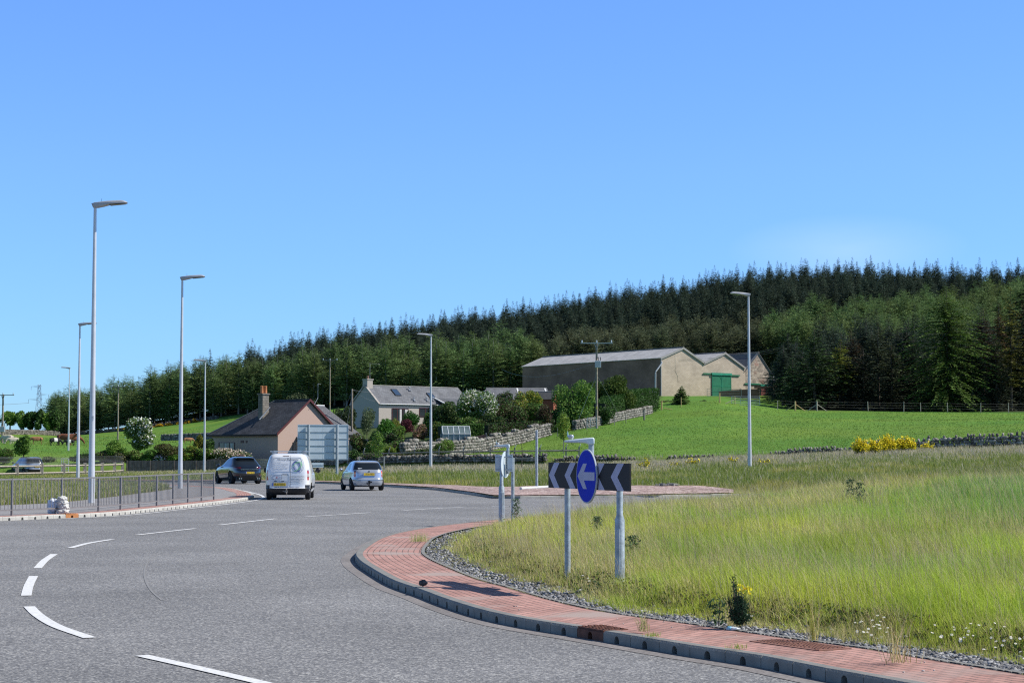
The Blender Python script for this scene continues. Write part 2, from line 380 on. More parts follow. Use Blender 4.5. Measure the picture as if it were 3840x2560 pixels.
nr = len(V); V = np.concatenate(V); C = np.concatenate(C)
i = np.arange(nr-1)[:, None]*nc+np.arange(nc-1)[None]; i = i.ravel()
F = np.stack([i, i+1, i+nc+1, i+nc], 1)
me = np_mesh('ground', V, F.ravel(), np.arange(0, 4*len(F), 4), C, True)
gm = bpy.data.materials.new('pasture_and_verge'); nt, b = nodes(gm); L = nt.links
a = nt.nodes.new('ShaderNodeAttribute'); a.attribute_name = 'Col'
tc = nt.nodes.new('ShaderNodeTexCoord')
n = nt.nodes.new('ShaderNodeTexNoise'); n.inputs['Scale'].default_value = 1.3; n.inputs['Detail'].default_value = 8; n.inputs['Roughness'].default_value = .7
L.new(tc.outputs['Object'], n.inputs['Vector'])
r_ = nt.nodes.new('ShaderNodeValToRGB'); L.new(n.outputs['Fac'], r_.inputs[0])
r_.color_ramp.elements[0].position = .3; r_.color_ramp.elements[0].color = (.72, .75, .72, 1); r_.color_ramp.elements[1].position = .72; r_.color_ramp.elements[1].color = (1.28, 1.22, 1.18, 1)
mu = nt.nodes.new('ShaderNodeMix'); mu.data_type = 'RGBA'; mu.blend_type = 'MULTIPLY'; mu.inputs[0].default_value = 1
L.new(a.outputs['Color'], mu.inputs[6]); L.new(r_.outputs[0], mu.inputs[7]); L.new(mu.outputs[2], b.inputs['Base Color'])
b.inputs['Roughness'].default_value = .95; b.inputs['Specular IOR Level'].default_value = .1
bp = nt.nodes.new('ShaderNodeBump'); bp.inputs['Strength'].default_value = .6; bp.inputs['Distance'].default_value = .12
L.new(n.outputs['Fac'], bp.inputs['Height']); L.new(bp.outputs[0], b.inputs['Normal'])
tag(link('ground', me, gm), 'rising ground of verge, pasture and wooded hill beyond the road', kind='structure')
base = MB().poly([(-9000, -3000, -.9), (9000, -3000, -.9), (9000, 700, -.9), (-9000, 700, -.9)]).build('outer_ground', mat('outer_grass', (.10, .2, .03), .95, var=.3, scale=.05))
tag(base, 'flat grassland far outside the junction', kind='structure')

# ------------------------------------------------------------------ road
asph = speckle('asphalt', [(0, (.115, .115, .117)), (.35, (.162, .161, .163)), (.62, (.222, .220, .218)), (.84, (.32, .315, .305)), (1, (.47, .46, .43))], 54, big=.15, bigscale=.30, bump=.8, dist=.006, rough=.85)
rb = MB()
gx = np.arange(-90, 111, 4.); gy = np.arange(-40, 121, 4.)
for xx in gx[:-1]:
    for yy in gy[:-1]: rb.poly([(xx, yy, 0), (xx+4, yy, 0), (xx+4, yy+4, 0), (xx, yy+4, 0)])
tag(rb.build('road', asph), 'pale grey worn asphalt of the roundabout carriageway', kind='structure')

# key kerb lines (outer top edge), near to far
ISL = [(30, -1), (20, 1.2), (12, 4.6), (6.6, 9.4), (3.57, 13), (2.66, 14.56)]+[tuple(atZ(a_, b_, .12)[:2]) for a_, b_ in
      [(1738, 1498.4), (1608, 1480), (1446, 1454), (1317, 1433), (1212.9, 1417.4), (1108.7, 1396.5), (1017.6, 1369), (965.5, 1349.6), (900.5, 1327.5),
       (848.3, 1298.8), (822.3, 1280.6), (817, 1265), (843, 1244.5), (874, 1230), (926.5, 1217), (1020, 1203)]]+[(.3, 50.5), (3, 56), (8, 62), (15, 66.5), (24, 69.5), (34, 70.5)]
ISL = spline(ISL, .5)
COR = [(-46, 26), (-30, 33), (-21, 40), (-16.3, 45.5)]+[tuple(atZ(a_, b_, .12)[:2]) for a_, b_ in
      [(0, 1185.5), (130, 1180), (258, 1174), (387, 1161.5), (490, 1150.6), (554, 1143)]]+[(-10.35, 74.5), (-10.9, 79), (-12.1, 85), (-14.4, 94), (-18.5, 102), (-25, 107.5), (-36, 110.5), (-60, 112)]
COR = spline(COR, .5)
FARV = np.arange(-700, 2800, 10.)
fy = np.interp(FARV, VC, YK); FAR = spline([(XV(v, y), y) for v, y in zip(FARV[::6], fy[::6])], .9)

concrete = mat('kerb_concrete', (.225, .22, .20), .85, var=.14, scale=6, bump=.25, bscale=60)
rust = mat('rusty_iron', (.085, .035, .022), .8, var=.35, scale=12, bump=.4, bscale=60, c2=(.17, .065, .038))
concrete2 = mat('sunlit_pale_concrete', (.46, .44, .39), .85, var=.16, scale=5, bump=.25, bscale=60)  # paler copy of the kerb concrete, sunlight on the footway kerb put into it
def kerb(name, P, side, label, skip=(), holes=True, w=.13, h=.105, m=None):
    """kerb stones .5 m long with an arched inlet each; side=+1: land lies right of the path"""
    mb = MB(); outer = []
    for i in range(len(P)-1):
        a = np.array(P[i]); b2 = np.array(P[i+1]); t = b2-a; ln = np.linalg.norm(t)
        if ln < .05: continue
        t /= ln; nrm = np.array((t[1], -t[0]))*side; g = .004; target = mb
        if i in skip: target = MB(); outer.append(target)
        def W(s, d, z): return (a[0]+t[0]*s+nrm[0]*d, a[1]+t[1]*s+nrm[1]*d, z)
        c = ln/2; prof = []
        if holes:
            hw, hh = .042, .075
            arch = [(c-hw, 0)]+[(c-hw*math.cos(q), hh-hw+hw*math.sin(q)) for q in np.linspace(0, math.pi, 7)]+[(c+hw, 0)]
            face = [(g, h-.02), (g, -.02), (c-hw, -.02)]+arch+[(c+hw, -.02), (ln-g, -.02), (ln-g, h-.02)]
        else: arch = None; face = [(g, h-.02), (g, -.02), (ln-g, -.02), (ln-g, h-.02)]
        fl = [W(s, 0, z) for s, z in face]
        target.poly(fl if side > 0 else fl[::-1])
        for q in ([W(g, 0, h-.02), W(ln-g, 0, h-.02), W(ln-g, .02, h), W(g, .02, h)], [W(g, .02, h), W(ln-g, .02, h), W(ln-g, w, h), W(g, w, h)],
                  [W(g, 0, -.02), W(g, 0, h-.02), W(g, .02, h), W(g, w, h), W(g, w, -.02)], [W(ln-g, w, -.02), W(ln-g, w, h), W(ln-g, .02, h), W(ln-g, 0, h-.02), W(ln-g, 0, -.02)]):
            target.poly(q[::-1] if side > 0 else q)
        if arch:
            for (s0, z0), (s1, z1) in zip(arch[:-1], arch[1:]): target.poly([W(s0, 0, z0), W(s1, 0, z1), W(s1, .12, z1), W(s0, .12, z0)])
            target.poly([W(s, .12, z) for s, z in arch])
    tag(mb.build(name, m or concrete), label, kind='structure')
    return outer
def near_i(P, vx, vy):
    p = atZ(vx, vy, .12); return int(np.argmin(np.hypot(P[:, 0]-p.x, P[:, 1]-p.y)))
gi = near_i(ISL, 1415, 1448)
gr = kerb('island_kerb', ISL, 1, 'concrete drainage kerb round the grassy island', skip=(gi,))
ci = near_i(COR, 150, 1179)
gr2 = kerb('footway_kerb', COR, -1, 'pale concrete drainage kerb along the railed footway', skip=(ci,), m=concrete2)
kerb('verge_kerb', FAR, -1, 'kerb at the far side of the roundabout', holes=False, m=mat('far_kerb_concrete', (.34, .33, .30), .85, var=.15, scale=3))
paving = brickmat('brick_paving', (.40, .215, .175), (.50, .285, .235), (.13, .095, .08), .2, .1, .0075, var=.20, nscale=1.6, bump=.5, stain=((.40, .31, .27), .7, .55))
Zp = .103
tag(strip('brick_paving', ISL, .13, 1.13, Zp, paving, 2), 'red brick paved strip round the island', kind='structure')
tag(strip('edging', ISL, 1.13, 1.19, Zp+.012, concrete, 1), 'thin concrete edging inside the island paving', kind='structure')
# footway at the left corner
tag(strip('brick_edging_strip', COR, -.13, -.72, Zp, paving, 2), 'red brick strip behind the footway kerb', kind='structure')
fi0 = 0
pathm = speckle('footway_asphalt', [(0, (.20, .19, .185)), (.5, (.27, .26, .255)), (1, (.36, .35, .34))], 60, big=.12, bigscale=.6, bump=.3)
GE = [(-52, 32), (-32, 40), (-24, 50), (-19.6, 56), (-16.9, 61.7), (-15.75, 66), (-15.9, 79), (-16.7, 92), (-20, 101), (-27, 105.5), (-37, 108.8), (-60, 110.3)]
GE = spline(GE, .5)
def ribbon(name, A, B, zf, m, n=3, cnt=240):
    def rs(P):
        L_ = np.r_[0, np.cumsum(np.linalg.norm(np.diff(P, axis=0), axis=1))]; s = np.linspace(0, L_[-1], cnt)
        return np.stack([np.interp(s, L_, P[:, k]) for k in (0, 1)], 1)
    A, B = rs(A), rs(B); V = []; F = []
    for k in range(n+1):
        t = k/n
        for p in A*(1-t)+B*t: V.append((p[0], p[1], zf(p[0], p[1], t)))
    for k in range(n):
        for i in range(cnt-1):
            a = k*cnt+i; F.append((a, a+1, a+cnt+1, a+cnt))
    me = bpy.data.meshes.new(name); me.from_pydata(V, [], F); me.update()
    if me.polygons[0].normal.z < 0: me.flip_normals()
    return link(name, me, m)
tag(ribbon('footway', offset(COR, -.72), GE, lambda x, y, t: .100, pathm), 'grey asphalt footway behind the railing', kind='structure')
# grassy corner behind the footway
BK = spline([(-90, 34), (-80, 60), (-70, 85), (-62, 104), (-61, 108)], .5)
def zc(x, y):
    d = float(np.min(np.hypot(GE[:, 0]-x, GE[:, 1]-y))); return .09+.02*float(sm(0, 6, d))
tag(ribbon('corner_verge', GE, np.array([(-60-30*(1-t)**2, 34+74*t) for t in np.linspace(0, 1, 240)]), lambda x, y, t: zc(x, y), mat('verge_soil', (.13, .13, .05), .95, var=.4, scale=1.5), 14), 'rough grass corner between footway and side road', kind='structure')

# island mound
CEN = np.array((34., 33.5))
ang = np.arctan2(ISL[:, 1]-CEN[1], ISL[:, 0]-CEN[0]); rad = np.hypot(ISL[:, 0]-CEN[0], ISL[:, 1]-CEN[1])
angu = np.where(ang < 0, ang+2*math.pi, ang); od = np.argsort(angu); AA, RR = angu[od], rad[od]
def isl_d(x, y):          # distance inward from the kerb
    a_ = np.arctan2(np.asarray(y)-CEN[1], np.asarray(x)-CEN[0]); a_ = np.where(a_ < 0, a_+2*math.pi, a_)
    return np.interp(a_, AA, RR)-np.hypot(np.asarray(x)-CEN[0], np.asarray(y)-CEN[1])
def isl_z(x, y):
    d = isl_d(x, y)
    return .085+.12*sm(1.65, 2.25, d)+1.15*sm(1.3, 24, d)+.42*sm(1.5, 6, d)*sm(42, 58, np.asarray(y))*sm(2, 12, np.asarray(x))+(fbm(np.asarray(x)/3, np.asarray(y)/3, 40)-.5)*.18*sm(2, 5, d)
th = np.linspace(AA[0], AA[-1], 260); V = []; n_in = 46
for k in range(n_in):
    t = (k/(n_in-1))**1.6
    for q in th:
        r0 = np.interp(q, AA, RR)-1.19; r1 = r0*(1-t*.93)
        x, y = CEN[0]+r1*math.cos(q), CEN[1]+r1*math.sin(q); V.append((x, y, float(isl_z(x, y))))
F = [(k*260+i, k*260+i+1, (k+1)*260+i+1, (k+1)*260+i) for k in range(n_in-1) for i in range(259)]
me = bpy.data.meshes.new('island_ground'); me.from_pydata(V, [], F); me.update()
if me.polygons[5].normal.z < 0: me.flip_normals()
me.shade_smooth()
tag(link('island_ground', me, mat('island_soil', (.10, .085, .05), .95, c2=(.20, .20, .07), scale=1.6, bump=.5, bscale=12)), 'earth mound of the island under its long grass', kind='structure')

# pale worn band of asphalt beside the island kerb
tag(strip('channel_band', ISL, -.24, -.015, .004, speckle('channel_asphalt', [(0, (.17, .158, .152)), (.6, (.225, .208, .20)), (1, (.29, .27, .26))], 45, big=.15, bigscale=.8, bump=.2)), 'dusty band of road beside the island kerb', kind='structure')

# markings
white = mat('road_paint', (.60, .60, .585), .7, scale=26, c2=(.84, .84, .82), detail=6)
def dash(pts, wd=.11):
    P = np.array([tuple(atZ(a_, b_, 0)[:2]) for a_, b_ in pts]); P = spline(P, .25)
    o = strip('lane_marking', P, -wd/2, wd/2, .008, white); tag(o, 'white painted dash on the roundabout lane line', kind='structure')
LM = [[(325, 1505.5), (400, 1522), (500, 1545), (640, 1578), (820, 1625)],
      [(67, 1393), (88, 1413), (130, 1438), (206, 1465)],
      [(60, 1368), (66, 1345), (77, 1323)],
      [(86, 1305), (103, 1287), (124, 1272.5)],
      [(160, 1258.5), (205, 1247), (258, 1238.5)],
      [(313, 1228.5), (380, 1221), (448, 1213.5)],
      [(503, 1205.5), (570, 1198), (634, 1191)],
      [(702, 1186.5), (775, 1182), (850, 1177)],
      [(926, 1172), (1000, 1167.5), (1064, 1164.5)],
      [(1130, 1163), (1180, 1162), (1230, 1161.5)]]
for p in LM: dash(p, .13)
iw = [i for i in range(len(COR)) if 52 < COR[i, 1] < 96]
tag(strip('edge_line', COR[iw], .32, .44, .008, white), 'white edge line beside the footway kerb', kind='structure')
fw = [i for i in range(len(FAR)) if -70 < FAR[i, 0] < -11.5+2.5]
tag(strip('edge_line', FAR[fw], .35, .50, .008, white), 'white edge line along the far kerb', kind='structure')
sc1 = spline([tuple(atZ(a_, b_, 0)[:2]) for a_, b_ in [(372, 1268), (345, 1285), (334, 1310), (338, 1335), (352, 1358), (375, 1378)]], .3)
scm = mat('tyre_scuff', (.235, .232, .225), .85, var=.2, scale=20)
for o_ in (0,): tag(strip('tyre_scuff', offset(sc1, o_), 0, .03, .004, scm), 'pale curved tyre scuff on the asphalt', kind='structure')
# gravel band behind the far kerb
GW = lambda v: np.interp(v, [-800, 640, 890, 1000, 1133, 1300, 1600, 1720], [.8, 1.2, 2.2, 4.5, 11, 12, 5, 0.6])
gravel = speckle('pink_gravel', [(0, (.20, .13, .115)), (.4, (.36, .25, .22)), (.75, (.48, .36, .32)), (1, (.62, .52, .47))], 9, big=.2, bigscale=.5, bump=1, dist=.05)
V = []; gv = np.arange(100, 1690, 6.); K = 14
for k in range(K+1):
    for v in gv:
        yk = float(np.interp(v, VC, YK)); y = yk+.2+GW(v)*k/K*(1+.25*(float(fbm(v/35., 3.3, 8))-.5)); x = XV(v, y); V.append((x, y, gz(x, y)+.035-.05*(k == K)))
n = len(gv); F = [(k*n+i, k*n+i+1, (k+1)*n+i+1, (k+1)*n+i) for k in range(K) for i in range(n-1)]
me = bpy.data.meshes.new('gravel_strip'); me.from_pydata(V, [], F); me.update()
tag(link('gravel_strip', me, gravel), 'pinkish gravel band behind the far kerb', kind='structure')
# ------------------------------------------------------------------ street lamps
galv = mat('lamp_steel', (.58, .59, .60), .45, metal=.25, var=.08, scale=2)
galv2 = mat('galvanised_steel', (.36, .41, .44), .55, metal=.3, var=.22, scale=14, bump=.15, bscale=40)
head_m = mat('lamp_head_paint', (.40, .41, .43), .5, metal=.2, var=.05)
ledm = mat('lamp_lens', (.12, .13, .14), .2, var=.1)
dark = mat('black_plastic', (.012, .013, .016), .5, var=.2)
def lamp_proto():
    t = thing('street_lamp', 'x', 'street lamp')
    MB().tube([(0, 0, 0), (0, 0, 1.1), (0, 0, 1.25), (0, 0, 10.13)], [.112, .112, .105, .052], 20).build('pole', galv, t, smooth=True)
    MB().box((.1, 0, .62), (.035, .09, .55)).build('access_door', galv, t, bevel=.006)
    prof = [(-.11, .16), (-.06, .02), (.1, .01), (.3, .06), (.52, .13), (.8, .155), (1.09, .18), (1.12, .205), (1.06, .25), (.95, .285), (.4, .255), (0, .205)]
    hb = MB(); n = len(prof); ys = [(-.19, .55), (-.15, .9), (0, 1), (.15, .9), (.19, .55)]
    for y, k in ys:
        for x, z in prof: hb.v.append((x if x < .4 else .4+(x-.4)*(1-.06*abs(y)/.19), y*(.62+.38*min(1, max(0, x)/.6)), 0.17+(z-.17)*k+10.11))
    for i in range(4):
        for j in range(n): a = i*n+j; b_ = i*n+(j+1) % n; hb.f.append((a, b_, b_+n, a+n))
    hb.f.append(tuple(range(n-1, -1, -1))); hb.f.append(tuple(range(4*n, 5*n)))
    hd = hb.build('lamp_head', head_m, t, smooth=True, angle=50)
    MB().prism([(.50, .112), (1.04, .158), (1.04, .15), (.52, .10)], (1, 0, 0), (0, 0, 1), (0, -.12, 10.11), (0, .24, 0)).build('lens', ledm, hd)
    MB().tube([(.22, 0, 10.34), (.22, 0, 10.45)], .006, 5).build('sensor', dark, hd)
    return t
proto = lamp_proto()
LAMPS = [(211, 1155, 64.0, .12, 0, 'tall street lamp nearest the camera, behind the pedestrian railing'),
         (414.6, 1121, 90.9, .12, 0, 'street lamp at the right end of the railing, head pointing right'),
         (179.5, 1100, 123, None, 0, 'street lamp beside the wooden fence, its head half hidden by the nearest pole'),
         (157, 1058, 225, None, 180, 'most distant lamp on the left, standing between gate and cattle field'),
         (469.5, 1076, 172, None, 180, 'street lamp by the flowering hedge, in front of the dark garden fence'),
         (989.5, 1081, 143, None, 190, 'street lamp in the middle, between silver car and rockery'),
         (1722, 1072, 109.6, None, 188, 'street lamp on the right verge in front of the green pasture')]
for i, (v, vy, Y, z, rot, lb) in enumerate(LAMPS):
    o = proto if i == 0 else copy_tree(proto)
    x = XV(v, Y); zz = gz(x, Y)-.05 if z is None else z
    o.location = (x, Y, zz); o.rotation_euler = (0, 0, R(rot)); tag(o, lb, 'street lamp', 'street lamps round the junction')
    if v == 157: o.scale = (.95, .95, .98)
# number tag on the nearest pole
def text(name, s, size, m, parent=None, loc=(0, 0, 0), rot=(math.pi/2, 0, 0), ext=.001, align='CENTER', sx=1, space=1):
    c = bpy.data.curves.new(name, 'FONT'); c.body = s; c.size = size; c.extrude = ext; c.align_x = align; c.align_y = 'CENTER'; c.space_character = space; c.resolution_u = 3
    tmp = bpy.data.objects.new(name, c); COL.objects.link(tmp); dg = bpy.context.evaluated_depsgraph_get()
    me = bpy.data.meshes.new_from_object(tmp.evaluated_get(dg)); bpy.data.objects.remove(tmp); bpy.data.curves.remove(c)
    me.materials.clear(); o = link(name, me, m, parent); o.location = loc; o.rotation_euler = rot; o.scale = (sx, 1, 1); return o
plaque = mat('white_plaque', (.8, .8, .78), .6, var=.05)
ink = mat('dark_ink', (.02, .02, .025), .6, var=0)
pl = MB().box((.03, -.088, 2.9), (.07, .012, .16)).build('number_plate', plaque, proto)
text('number', '71', .085, ink, pl, (.03, -.096, 2.9), sx=.8)

# ------------------------------------------------------------------ chevron board with keep-left roundel (nearest sign)
black = mat('sign_black', (.010, .010, .012), .75, var=.15, scale=3)
refl = mat('sign_reflective_white', (.42, .43, .55), .75, spec=.2, var=.07, scale=10)
blue = mat('sign_blue', (.010, .030, .46), .7, spec=.15, var=.06, scale=5)
rim = mat('sign_rim', (.42, .46, .52), .7, spec=.2, var=.05)
alu = mat('sign_back_aluminium', (.56, .64, .68), .55, metal=.1, var=.05, scale=2)
def disc(r, n=40, z=0): return [(r*math.cos(2*math.pi*k/n), r*math.sin(2*math.pi*k/n)) for k in range(n)]
chan = mat('sign_channel', (.24, .29, .33), .6, metal=.2, var=.05)
def luminaire(t, x, y, z, ang, ln=.95, k=.40):
    """arm light of an illuminated sign; ang = direction of the arm"""
    g = MB(); c, s = math.cos(ang), math.sin(ang); A = (c, s, 0)
    g.prism([(a_*k, b_*k) for a_, b_ in ((-.10, -.1), (.10, -.1), (.16, -.055), (ln, -.04), (ln+.02, .03), (.45, .08), (.1, .115), (-.05, .125), (-.10, .1))], A, (0, 0, 1), (x+s*.055, y-c*.055, z), (-s*.11, c*.11, 0))
    h = g.build('lamp_arm', alu, t, smooth=True, bevel=.015)
    MB().lathe([(.030, 0), (.032, .01), (.040, .02), (.041, .035), (.034, .05), (.01, .058)], (x+c*.26, y+s*.26, z+.03), 16).build('sensor_dome', mat('sensor_plastic', (.5, .52, .53), .25, metal=.5, var=.05), h, smooth=True)
    MB().tube([(x+c*.30, y+s*.30, z+.06), (x+c*.30, y+s*.30, z+.10), (x+c*.30, y+s*.30, z+.135)], [.009, .008, .002], 6).build('sensor_tip', mat('sensor_tip', (.45, .68, .62), .3, var=.05), h)
    return h
def chevron_sign(name, label, L_, R_, zc_, hgt, hp, base_z, roundel, lum=True, halves=((0, .42), (.555, 1))):
    """board from L_ to R_ (x,y); face normal to the left of L->R seen from above ... origin at the middle of the posts"""
    L_, R_ = Vector(L_), Vector(R_); d = R_-L_; ln = d.length; d.normalize(); az = math.atan2(d.y, d.x)
    t = thing(name, label, 'road sign', (L_.x, L_.y, base_z), az)
    z0, z1 = zc_-hgt/2-base_z, zc_+hgt/2-base_z
    # local x along the board, face at -y
    for a, b_ in halves:
        bd = MB().box(((a+b_)/2*ln, 0, (z0+z1)/2), ((b_-a)*ln, .02, hgt)).build('chevron_board', black, t)
        n = 2; wseg = (b_-a)*ln/n; m_ = (z0+z1)/2; th = wseg*.34; dp = wseg*.34
        for k in range(n):
            x0 = a*ln+k*wseg+wseg*.05
            cb = MB()
            for sg in (1, -1):
                zz = m_+sg*(hgt/2-.002)
                q = [(x0, -.0125, m_), (x0+th, -.0125, m_), (x0+th+dp, -.0125, zz), (x0+dp, -.0125, zz)]
                cb.poly(q if sg > 0 else q[::-1])
            cb.build('chevron', refl, bd)
    cx = ln*.53; rr = roundel; rz = m_
    rd = MB(); rd.v = []; 
    rd.prism(disc(rr), (1, 0, 0), (0, 0, 1), (cx, -.05, rz), (0, .018, 0)); R0 = rd.build('roundel', rim, t)
    MB().prism(disc(rr*.955), (1, 0, 0), (0, 0, 1), (cx, -.0525, rz), (0, .002, 0)).build('blue_face', blue, R0)
    k = rr/.33*.0+rr
    aw = [(-.84*k, 0), (-.28*k, .47*k), (.08*k, .47*k), (-.20*k, .155*k), (.84*k, .155*k), (.84*k, -.155*k), (-.20*k, -.155*k), (.08*k, -.47*k), (-.28*k, -.47*k)]
    MB().prism(aw, (1, 0, 0), (0, 0, 1), (cx, -.0550, rz), (0, .002, 0)).build('arrow', refl, R0)
    for px, big, top in hp:
        if big:
            MB().tube([(px, .07, -.3), (px, .07, .97), (px, .07, 1.03), (px, .07, top-base_z)], [.062, .062, .04, .04], 20).build('post', galv2, t, smooth=True)
            MB().box((px+.045, .07-.045, .55), (.05, .012, .55), R(45)).build('access_door', galv2, t)
        else: MB().tube([(px, .07, -.3), (px, .07, top-base_z)], .038, 16).build('post', galv2, t, smooth=True)
        for zz in (z0+.07, z1-.07): MB().tube([(px-.06, .02, zz), (px-.06, .12, zz), (px+.06, .12, zz), (px+.06, .02, zz)], .007, 5).build('bracket', galv2, t)
    for zz in (z0+.07, z1-.07): MB().box((ln/2, .018, zz), (ln*.96, .018, .03)).build('stiffener', chan, t)
    if lum:
        MB().tube([(cx-.20, .10, z0-.05), (cx-.20, .10, 1.915-base_z)], .036, 14).build('lamp_post', galv2, t, smooth=True)
        luminaire(t, cx-.20, .10, 1.955-base_z, math.pi*1.0-az+0, .85)
    return t
LB = atY(1261, 1092, 25.0); RB = atY(1448, 1089, 22.4)
cz = 1.515
s_big = FPX/25
tsign = chevron_sign('chevron_sign', 'black and white chevron board with blue keep left roundel, nearest sign on the island grass',
    (LB.x, LB.y, 0), (RB.x, RB.y, 0), cz, .335, [], float(isl_z(1, 24)), .34)
dl = (Vector((RB.x, RB.y, 0))-Vector((LB.x, LB.y, 0))); lnb = dl.length
bz = float(isl_z(1, 24))
for vx, big in ((1291, False), (1410, True)):
    # post position along the board where its picture column falls
    best = min(np.linspace(0, 1, 200), key=lambda q: abs(float(VX(LB.x+dl.x*q, LB.y+dl.y*q))-vx)); px = best*lnb
    z_top = cz+.16-bz
    if big:
        zs = atY(1422, 1187, 23).z-bz
        MB().tube([(px, .075, -.3), (px, .075, zs-.03), (px, .075, zs+.03), (px, .075, z_top)], [.06, .06, .04, .04], 24).build('post', galv2, tsign, smooth=True)
        MB().box((px+.045, .075-.045, .42), (.05, .012, .5), R(45)).build('access_door', galv2, tsign)
    else: MB().tube([(px, .075, -.3), (px, .075, z_top)], .039, 16).build('post', galv2, tsign, smooth=True)
    for zz in (cz-.1-bz, cz+.1-bz):
        MB().tube([(px-.06, .02, zz), (px-.06, .125, zz), (px+.06, .125, zz), (px+.06, .02, zz)], .008, 5).build('bracket', galv2, tsign)

# second keep-left assembly seen from its back
Yb = 46.5; p0 = atY(1152, 1172, Yb); zb = float(isl_z(p0.x, Yb))
t2 = thing('chevron_sign', 'keep left sign seen from its grey back with lamp arm, further along the island', 'road sign', (p0.x, Yb, zb), R(-12))
def zz_(vy): return atY(1152, vy, Yb).z-zb
kx = Yb/FPX*SC
MB().tube([(0, 0, -.3), (0, 0, zz_(1119)), (0, 0, zz_(1114)), (0, 0, zz_(1046))], [.073, .073, .046, .046], 18).build('post', galv2, t2, smooth=True)
MB().box((.05, -.055, .45), (.05, .012, .6), R(35)).build('access_door', galv2, t2)
xr = (1176-1152)*kx
MB().tube([(xr, .12, -.3), (xr, .12, zz_(1051))], .042, 16).build('post', galv2, t2, smooth=True)
xl = (1163-1152)*kx
MB().tube([(xl, .2, zz_(1088)), (xl, .2, zz_(1022))], .037, 14).build('lamp_post', galv2, t2, smooth=True)
luminaire(t2, xl, .2, zz_(1024)-.0, math.pi, .85)
for xa, xb in ((-16, -5), (13, 25)):
    MB().box(((xa+xb)/2*kx, .06, zz_(1063.5)), ((xb-xa)*kx, .015, 38*kx)).build('chevron_board', alu, t2)
for vy in (1049, 1078): MB().box((4.5*kx, .055, zz_(vy)), (38*kx, .03, .03)).build('stiffener', galv2, t2)
rd = MB().prism(disc(.33), (.13, .99, 0), (0, 0, 1), (5.2*kx, .16, zz_(1066.5)), (.012, -.004, 0)).build('roundel', alu, t2)
MB().box((5.2*kx, .14, zz_(1066.5)), (.02, .03, .6)).build('stiffener', galv2, t2)

# lone post and fallen pole on the gravel
pp = atY(1233, 1126, 83.5); zp = gz(pp.x, 83.5)
o = MB().tube([(0, 0, -.2), (0, 0, atY(1233, 987, 83.5).z-zp)], .057, 14).build('sign_post', galv2, smooth=True); o.location = (pp.x, 83.5, zp)
tag(o, 'bare grey steel post standing alone on the pink gravel', 'post')
a_ = atY(1196, 1130, 80); b_ = atY(1300, 1128, 84)
o = MB().tube([(0, 0, 0), (b_.x-a_.x, 4, .05)], .062, 14).build('fallen_pole', mat('white_pole', (.6, .6, .58), .5, var=.08), smooth=True); o.location = (a_.x, 80, gz(a_.x, 80)+.085)
tag(o, 'pale steel pole lying flat on the gravel', 'pole')
rb_ = MB(); rg = np.random.default_rng(3)
for k in range(9): rb_.box((rg.uniform(-.5, .5), rg.uniform(-.3, .3), .06), (rg.uniform(.1, .5), rg.uniform(.05, .3), rg.uniform(.03, .14)), rg.uniform(0, 3))
p_ = atY(1366, 1127.5, 83); o = rb_.build('rubble_heap', concrete); o.location = (p_.x+3.2, 83, gz(p_.x+3.2, 83)+.03); tag(o, 'small heap of pale broken concrete on the gravel behind the chevron board', 'rubble')

# big direction sign seen from behind
Ys = 128.0; pc = atY(743, 1020, Ys); zs_ = gz(XV(743, Ys), Ys)
ks = Ys/FPX*SC
t = thing('direction_sign', 'large direction sign seen from its pale blue back with two round posts', 'road sign', (XV(742, Ys), Ys, zs_), R(14))
H0, H1 = atY(743, 1056, Ys).z-zs_, atY(743, 974.5, Ys).z-zs_
Wd = (798-685)*ks/math.cos(R(14))
bp_ = MB().box((0, .07, (H0+H1)/2), (Wd, .02, H1-H0)).build('panel', alu, t)
MB().box((Wd*.0, .058, (H0+H1)/2), (.008, .006, H1-H0-.02)).build('panel_joint', alu, bp_)
for k in range(6):
    z = H1-.06-(H1-H0-.12)*k/5; MB().box((0, .045, z), (Wd, .03, .032)).build('stiffener', chan, t)
for sx in (-1, 1):
    e = MB().box((sx*(Wd/2), .055, (H0+H1)/2), (.02, .05, H1-H0)).build('panel_edge', alu, bp_)
for vx in (709, 773):
    px = (vx-742)*ks/math.cos(R(14)); MB().tube([(px, -.09, -.3), (px, -.09, H1-.02)], .095, 18).build('post', galv2, t, smooth=True)
za, zb2 = atY(730, 1073, Ys).z-zs_, atY(730, 1062, Ys).z-zs_
pq = MB().box(((728-742)*ks, .05, (za+zb2)/2), ((742-711)*ks, .02, zb2-za)).build('supplementary_plate', alu, t)
MB().box(((728-742)*ks, .03, (za+zb2)/2), ((742-711)*ks, .03, .03)).build('stiffener', galv2, pq)

# ------------------------------------------------------------------ pedestrian guard railing
railm = mat('railing_paint', (.23, .215, .205), .5, metal=.35, var=.15, scale=10)
RP = [(-31, 1186.0), (33.5, 1181.6), (110.5, 1178.0), (167, 1175.4), (211, 1171.2), (264.5, 1165.6), (314, 1159.5), (353, 1154), (377.5, 1151), (400, 1148)]
